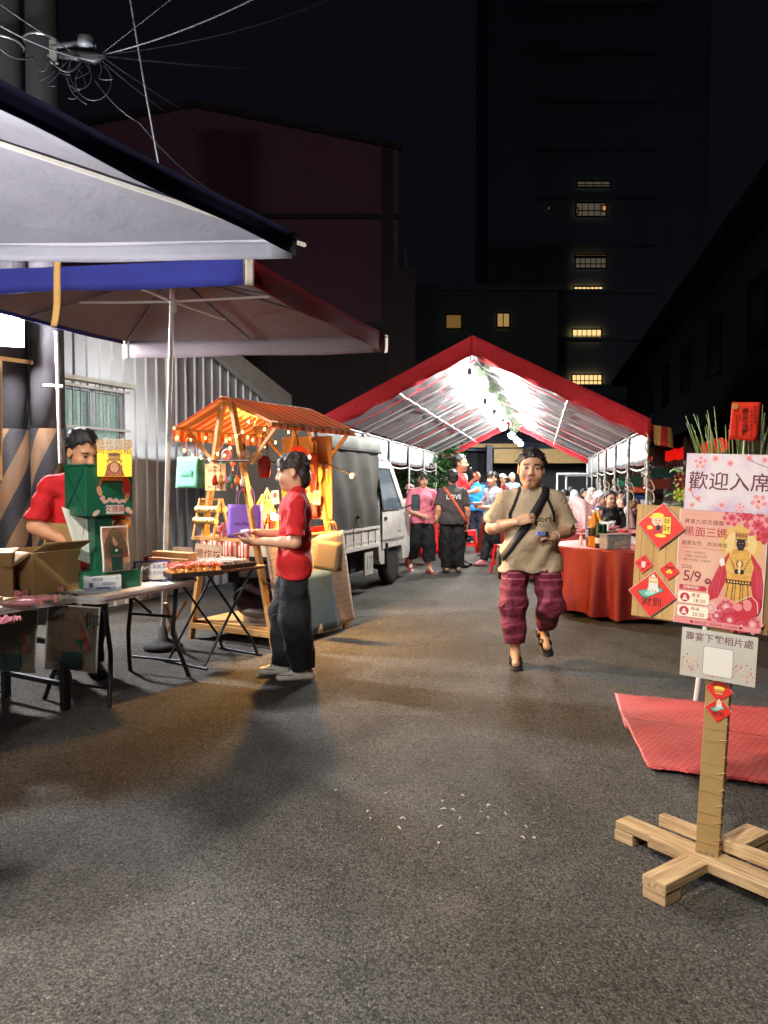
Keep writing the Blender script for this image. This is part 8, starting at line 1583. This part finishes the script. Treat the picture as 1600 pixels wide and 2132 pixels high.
# seller bending behind the table, red tee
sl_ = at(178, 985, 5.95); sr, sj, shd = person('man in a red tee leaning over the stall holding a sheet of paper', (-2.27, 5.68, 0), R(34), 1.84, 1.08, tone=(204, 150, 118), hair='short', hairc=(18, 16, 20), head=(18, 20, -4), vox=.008, top=(200, 24, 36), sleeve=.85, shoes='shoe', belly=.02, hscale=1.14,
    J=dict(chest=(.0, -.045, .735), neck=(0, -.085, .825), head=(0, -.115, .905), shoulder_l=(.115, -.055, .775), shoulder_r=(-.115, -.055, .775), elbow_r=(-.17, -.06, .62), wrist_r=(-.07, -.19, .56), elbow_l=(.16, -.09, .62), wrist_l=(.07, -.22, .59)), hands={'r': dict(dir=(.6, -.7, -.3), palm=(.5, .3, .6), curl=.6)})
mw = sr.matrix_world; wr = mw @ V(sj['wrist_r'])
t = thing('paper_sheet', 'white sheet of paper with faint green marks held by the leaning man', 'paper', wr+V((.19, -.10, .02)), R(20)); m = MB(); m.grid(lambda u, v: (.27*(u-.5)+.10*(v-.5), .03*math.sin(u*3)-.02*v, .36*(.5-v)-.12*(u-.5)), 8, 8, two_tone('paper_marked', (206, 208, 200), (176, 196, 180), 6, .6, .7), True, .0015); m.build('paper', t)
# arm of another seller reaching in at the left edge
# people under the tent: pixel of the feet, height, ...
def stand(label, px, py, yaw, H, g=1.0, **k):
    p = gnd(px, py); return person(label, (p.x, p.y, 0), R(yaw), H, g, vox=k.pop('vox', .0105), wrinkle=k.pop('wrinkle', .006), **k)
pw = stand('woman in a pink blouse and cropped black trousers walking past the truck', 880, 1192, 12, 1.62, 1.02, tone=(206, 156, 128), hair='bob', hairc=(28, 22, 20), head=(6, 6, 0), female=True, top=(196, 106, 124), sleeve=1.25, hem=-.04, legs=(16, 16, 20), leg_w=1.6, leg_end=.30, shoes='sandal', shoec=(150, 70, 66), glasses=True, bust=.01, vox=.009,
    J=dict(ankle_r=(-.09, .16, .085), knee_r=(-.07, .03, .29), toe_r=(-.10, .09, .035), knee_l=(.05, -.06, .285), ankle_l=(.05, -.07, .048), elbow_r=(-.15, .0, .63), wrist_r=(-.03, -.13, .57), elbow_l=(.15, .03, .63), wrist_l=(.12, -.08, .55)))
dm = stand('heavy man in a charcoal tee seen from behind with an orange strap across his back', 942, 1192, 184, 1.64, 1.34, tone=(190, 134, 104), top=(62, 56, 58), sleeve=.75, hem=-.05, legs=(14, 14, 17), leg_w=1.5, leg_end=.02, hair='short', shoec=(80, 62, 58), vox=.009, hscale=1.1)
drape(dm[0], child(dm[0], 'shirt'), 'bag_strap', [(.14-.36*u, 1.37-.55*u) for u in [i/24 for i in range(25)]], mat('strap_orange', (206, 92, 60), .6), .006, .045, side=-1)
print_on(dm[0], child(dm[0], 'shirt'), 'lettering', 'LOVE', .10, (0, .2, 1.22), wh, yawdir=(0, 1, 0), bold=.02)
rm = stand('tall man in a red shirt with glasses speaking into a microphone', 957, 1180, 72, 1.92, 1.15, tone=(206, 150, 118), top=(206, 22, 32), sleeve=1.0, hair='short', glasses=True, legs=(24, 26, 34), hscale=1.08, J=dict(elbow_l=(.15, .02, .63), wrist_l=(.04, -.13, .79), elbow_r=(-.15, .02, .63), wrist_r=(-.08, -.14, .68)))
mw = rm[0].matrix_world; a = mw @ V(rm[2]((.03, -.135, -.07))); b = mw @ V(rm[1]['wrist_l']); m = MB(); m.tube([b-V((0, 0, .06)), b.lerp(a, .8)], .014, dk_, 8); m.ball(a, .026, mat('mic_grey', (60, 60, 62), .4), 10, 8); m.build('microphone', label='black handheld microphone at the mouth of the man in red', cat='microphone')
def vestpick(P): return (np.abs(P[:, 0]) > .19).astype(int)
stand('man in a bright blue vest seen from behind in the lane', 992, 1135, 172, 1.68, 1.05, tone=(196, 140, 110), top=(30, 130, 200), top_mats=[cloth_m((26, 132, 206)), cloth_m((30, 40, 84))], top_pick=vestpick, sleeve=1.6, hem=-.05, legs=(30, 34, 52), hairc=(60, 42, 34), leg_w=1.2, leg_mats=[cloth_m((30, 34, 52)), cloth_m((206, 206, 206))], leg_pick=lambda P: ((np.abs(P[:, 0]) > .128) & (np.abs(P[:, 1]) < .02) & (P[:, 2] < .8)).astype(int))
wl_ = stand('woman with a black ponytail in a grey striped tee carrying a white bowl', 1026, 1178, -58, 1.63, 1.0, tone=(210, 160, 130), hair='pony', female=True, top=(150, 152, 160), top_mats=[stripes_m('tee_stripes', (176, 178, 186), (70, 74, 88), 14, (0, 0, 1))], sleeve=.8, legs=(18, 18, 22), leg_w=1.3, leg_end=.06, shoec=(200, 130, 136), vox=.0095, J=dict(elbow_l=(.14, -.02, .62), wrist_l=(.06, -.17, .635), elbow_r=(-.14, -.02, .62), wrist_r=(-.06, -.17, .635), ankle_l=(.06, .09, .075), toe_l=(.06, .02, .03), knee_l=(.06, -.03, .29), ankle_r=(-.06, -.08, .048)))
mw = wl_[0].matrix_world; p = mw @ V((0, -.36, 1.05)); m = MB(); m.lathe([(0, 0), (.05, 0), (.10, .06), (.104, .065), (.09, .055), (0, .01)], bw_, p, 18); m.build('serving_bowl', label='white serving bowl held by the ponytail woman', cat='bowl')
stand('white haired man in a light blue shirt standing at the back of the lane', 1066, 1105, 6, 1.72, 1.1, tone=(196, 132, 104), hair='short', hairc=(176, 174, 170), top=(128, 168, 220), sleeve=.9, legs=(40, 42, 50), vox=.012)
stand('person in a pale cap walking behind the ponytail woman', 1046, 1122, 40, 1.66, 1.0, tone=(196, 140, 112), top=(140, 60, 60), cap=(196, 176, 160), legs=(28, 28, 34), vox=.013)
stand('short haired man partly hidden behind the ponytail woman', 1018, 1118, 160, 1.74, 1.0, tone=(200, 144, 116), top=(46, 50, 66), legs=(28, 28, 34), vox=.013)
stand('old man in a pale shirt standing behind the man in red', 966, 1120, 30, 1.70, 1.0, tone=(206, 156, 130), hair='bald', hairc=(150, 146, 142), top=(196, 206, 210), legs=(40, 40, 48), vox=.013)
# seated guests
def seat(label, px, py, D, yaw, top, hair='short', hairc=BLACKHAIR, tone=(206, 156, 128), H=1.62, g=1.0, vox=.0125, **k):
    hd = at(px, py, D); zs = hd.z-.695*H   # head height fixes the seat height near .45 m
    H2 = min(1.85, max(1.45, hd.z/.715)); fem = k.pop('female', hair in ('bob', 'pony', 'bun', 'long'))
    tag(stool((hd.x, hd.y), 'red plastic stool under one of the seated guests', z=-.02, rz=R(yaw)), group='stools under the seated guests')
    return person(label, (hd.x, hd.y, 0), R(yaw), H2, g, sit=True, tone=tone, hair=hair, hairc=hairc, top=top, sleeve=k.pop('sleeve', .9), vox=vox, shoes='shoe', female=fem, group=None, wrinkle=.006, **k)
flo = two_tone('floral_black', (20, 20, 22), (150, 130, 120), 16, .58, .64)
seat('man with glasses in a black floral shirt seated at the second table', 1270, 1035, 12.7, 10, (20, 20, 22), top_mats=[flo], glasses=True, g=1.1, vox=.010)
seat('white haired guest in a blue shirt seated beside the floral shirt', 1246, 1036, 13.0, 60, (44, 84, 150), hairc=(196, 194, 190), g=1.1, vox=.011)
seat('grey haired woman in pale clothes with a scarf seated behind the table', 1228, 1040, 14.2, 10, (150, 120, 110), 'bob', (110, 104, 100))
seat('guest in a pink shirt with black hair at the right end of the table', 1308, 1040, 12.9, 80, (226, 170, 168), g=1.15)
seat('bald guest with glasses looking over the pink shirt', 1292, 1046, 14.6, 15, (180, 150, 140), 'bald', (120, 116, 110), glasses=True)
seat('dark haired guest seated behind the floral shirt', 1288, 1032, 15.6, 30, (70, 60, 66))
seat('guest with black hair close behind the walking man shoulder', 1186, 1046, 12.9, 200, (90, 140, 190), g=1.05)
seat('guest in a white blouse facing away at the second table', 1208, 1050, 14.6, 170, (206, 190, 190), 'bob')
seat('white haired guest in a white top deep in the crowd', 1196, 1030, 17.4, 140, (216, 210, 208), 'short', (206, 204, 200))
seat('black haired guest far back beside the white steel frame', 1216, 1026, 19.0, 30, (80, 70, 80))
seat('guest in dark clothes under the caged fans at the back', 1240, 1027, 18.6, 160, (52, 56, 70), 'bob')
seat('guest in a pale green top at the far right of the crowd', 1262, 1025, 19.5, 0, (150, 176, 150))
seat('guest with a round face seated left of the man in charcoal', 915, 1028, 16.4, 10, (206, 196, 190), 'short')
seat('woman in a pink cap seated behind the truck mirror', 852, 1020, 16.0, 40, (206, 130, 150), 'bob', cap=(196, 150, 150))
seat('dark haired guest in blue seated beside the pink cap', 866, 1020, 17.4, 20, (60, 80, 130))
seat('guest in a dark cap seated behind the woman in pink', 898, 1030, 15.4, 130, (60, 64, 80), cap=(40, 44, 66))

q = random.Random(77); tops = [(206, 190, 196), (60, 66, 84), (190, 90, 100), (150, 160, 176), (70, 110, 90), (216, 206, 190), (100, 60, 70), (130, 140, 190), (40, 40, 46), (196, 150, 90)]; nm_ = ['cream', 'navy', 'rose', 'grey blue', 'green', 'ivory', 'wine', 'lilac', 'black', 'ochre']
for k, (px, py, D) in enumerate(((1176, 1030, 16.4), (1206, 1040, 16.0), (1232, 1026, 16.6), (1256, 1034, 17.2), (1280, 1024, 17.6), (1300, 1030, 16.8), (1318, 1048, 14.0), (1190, 1022, 20.5), (880, 1024, 18.6), (932, 1022, 18.8))):
    hr_ = ['short', 'bob', 'short', 'bun', 'short', 'bob', 'short', 'short', 'bob', 'short'][k]
    seat(hr_.replace('bob', 'bobbed').replace('bun', 'bun')+' haired guest in '+nm_[k]+' seated '+['just past the walking man shoulder', 'at the fourth table', 'facing the bottles', 'two places behind the white hair', 'far behind the floral shirt', 'near the right tent posts', 'at the edge of the wood panel', 'farthest back by the hall', 'behind the truck mirror crowd', 'in front of the leafy tree'][k], px, py, D, q.uniform(-60, 200), tops[k], hr_, [(20, 18, 18), (40, 30, 26), (150, 148, 144), (24, 20, 20)][k % 4], vox=.014)
bpy.context.view_layer.update()
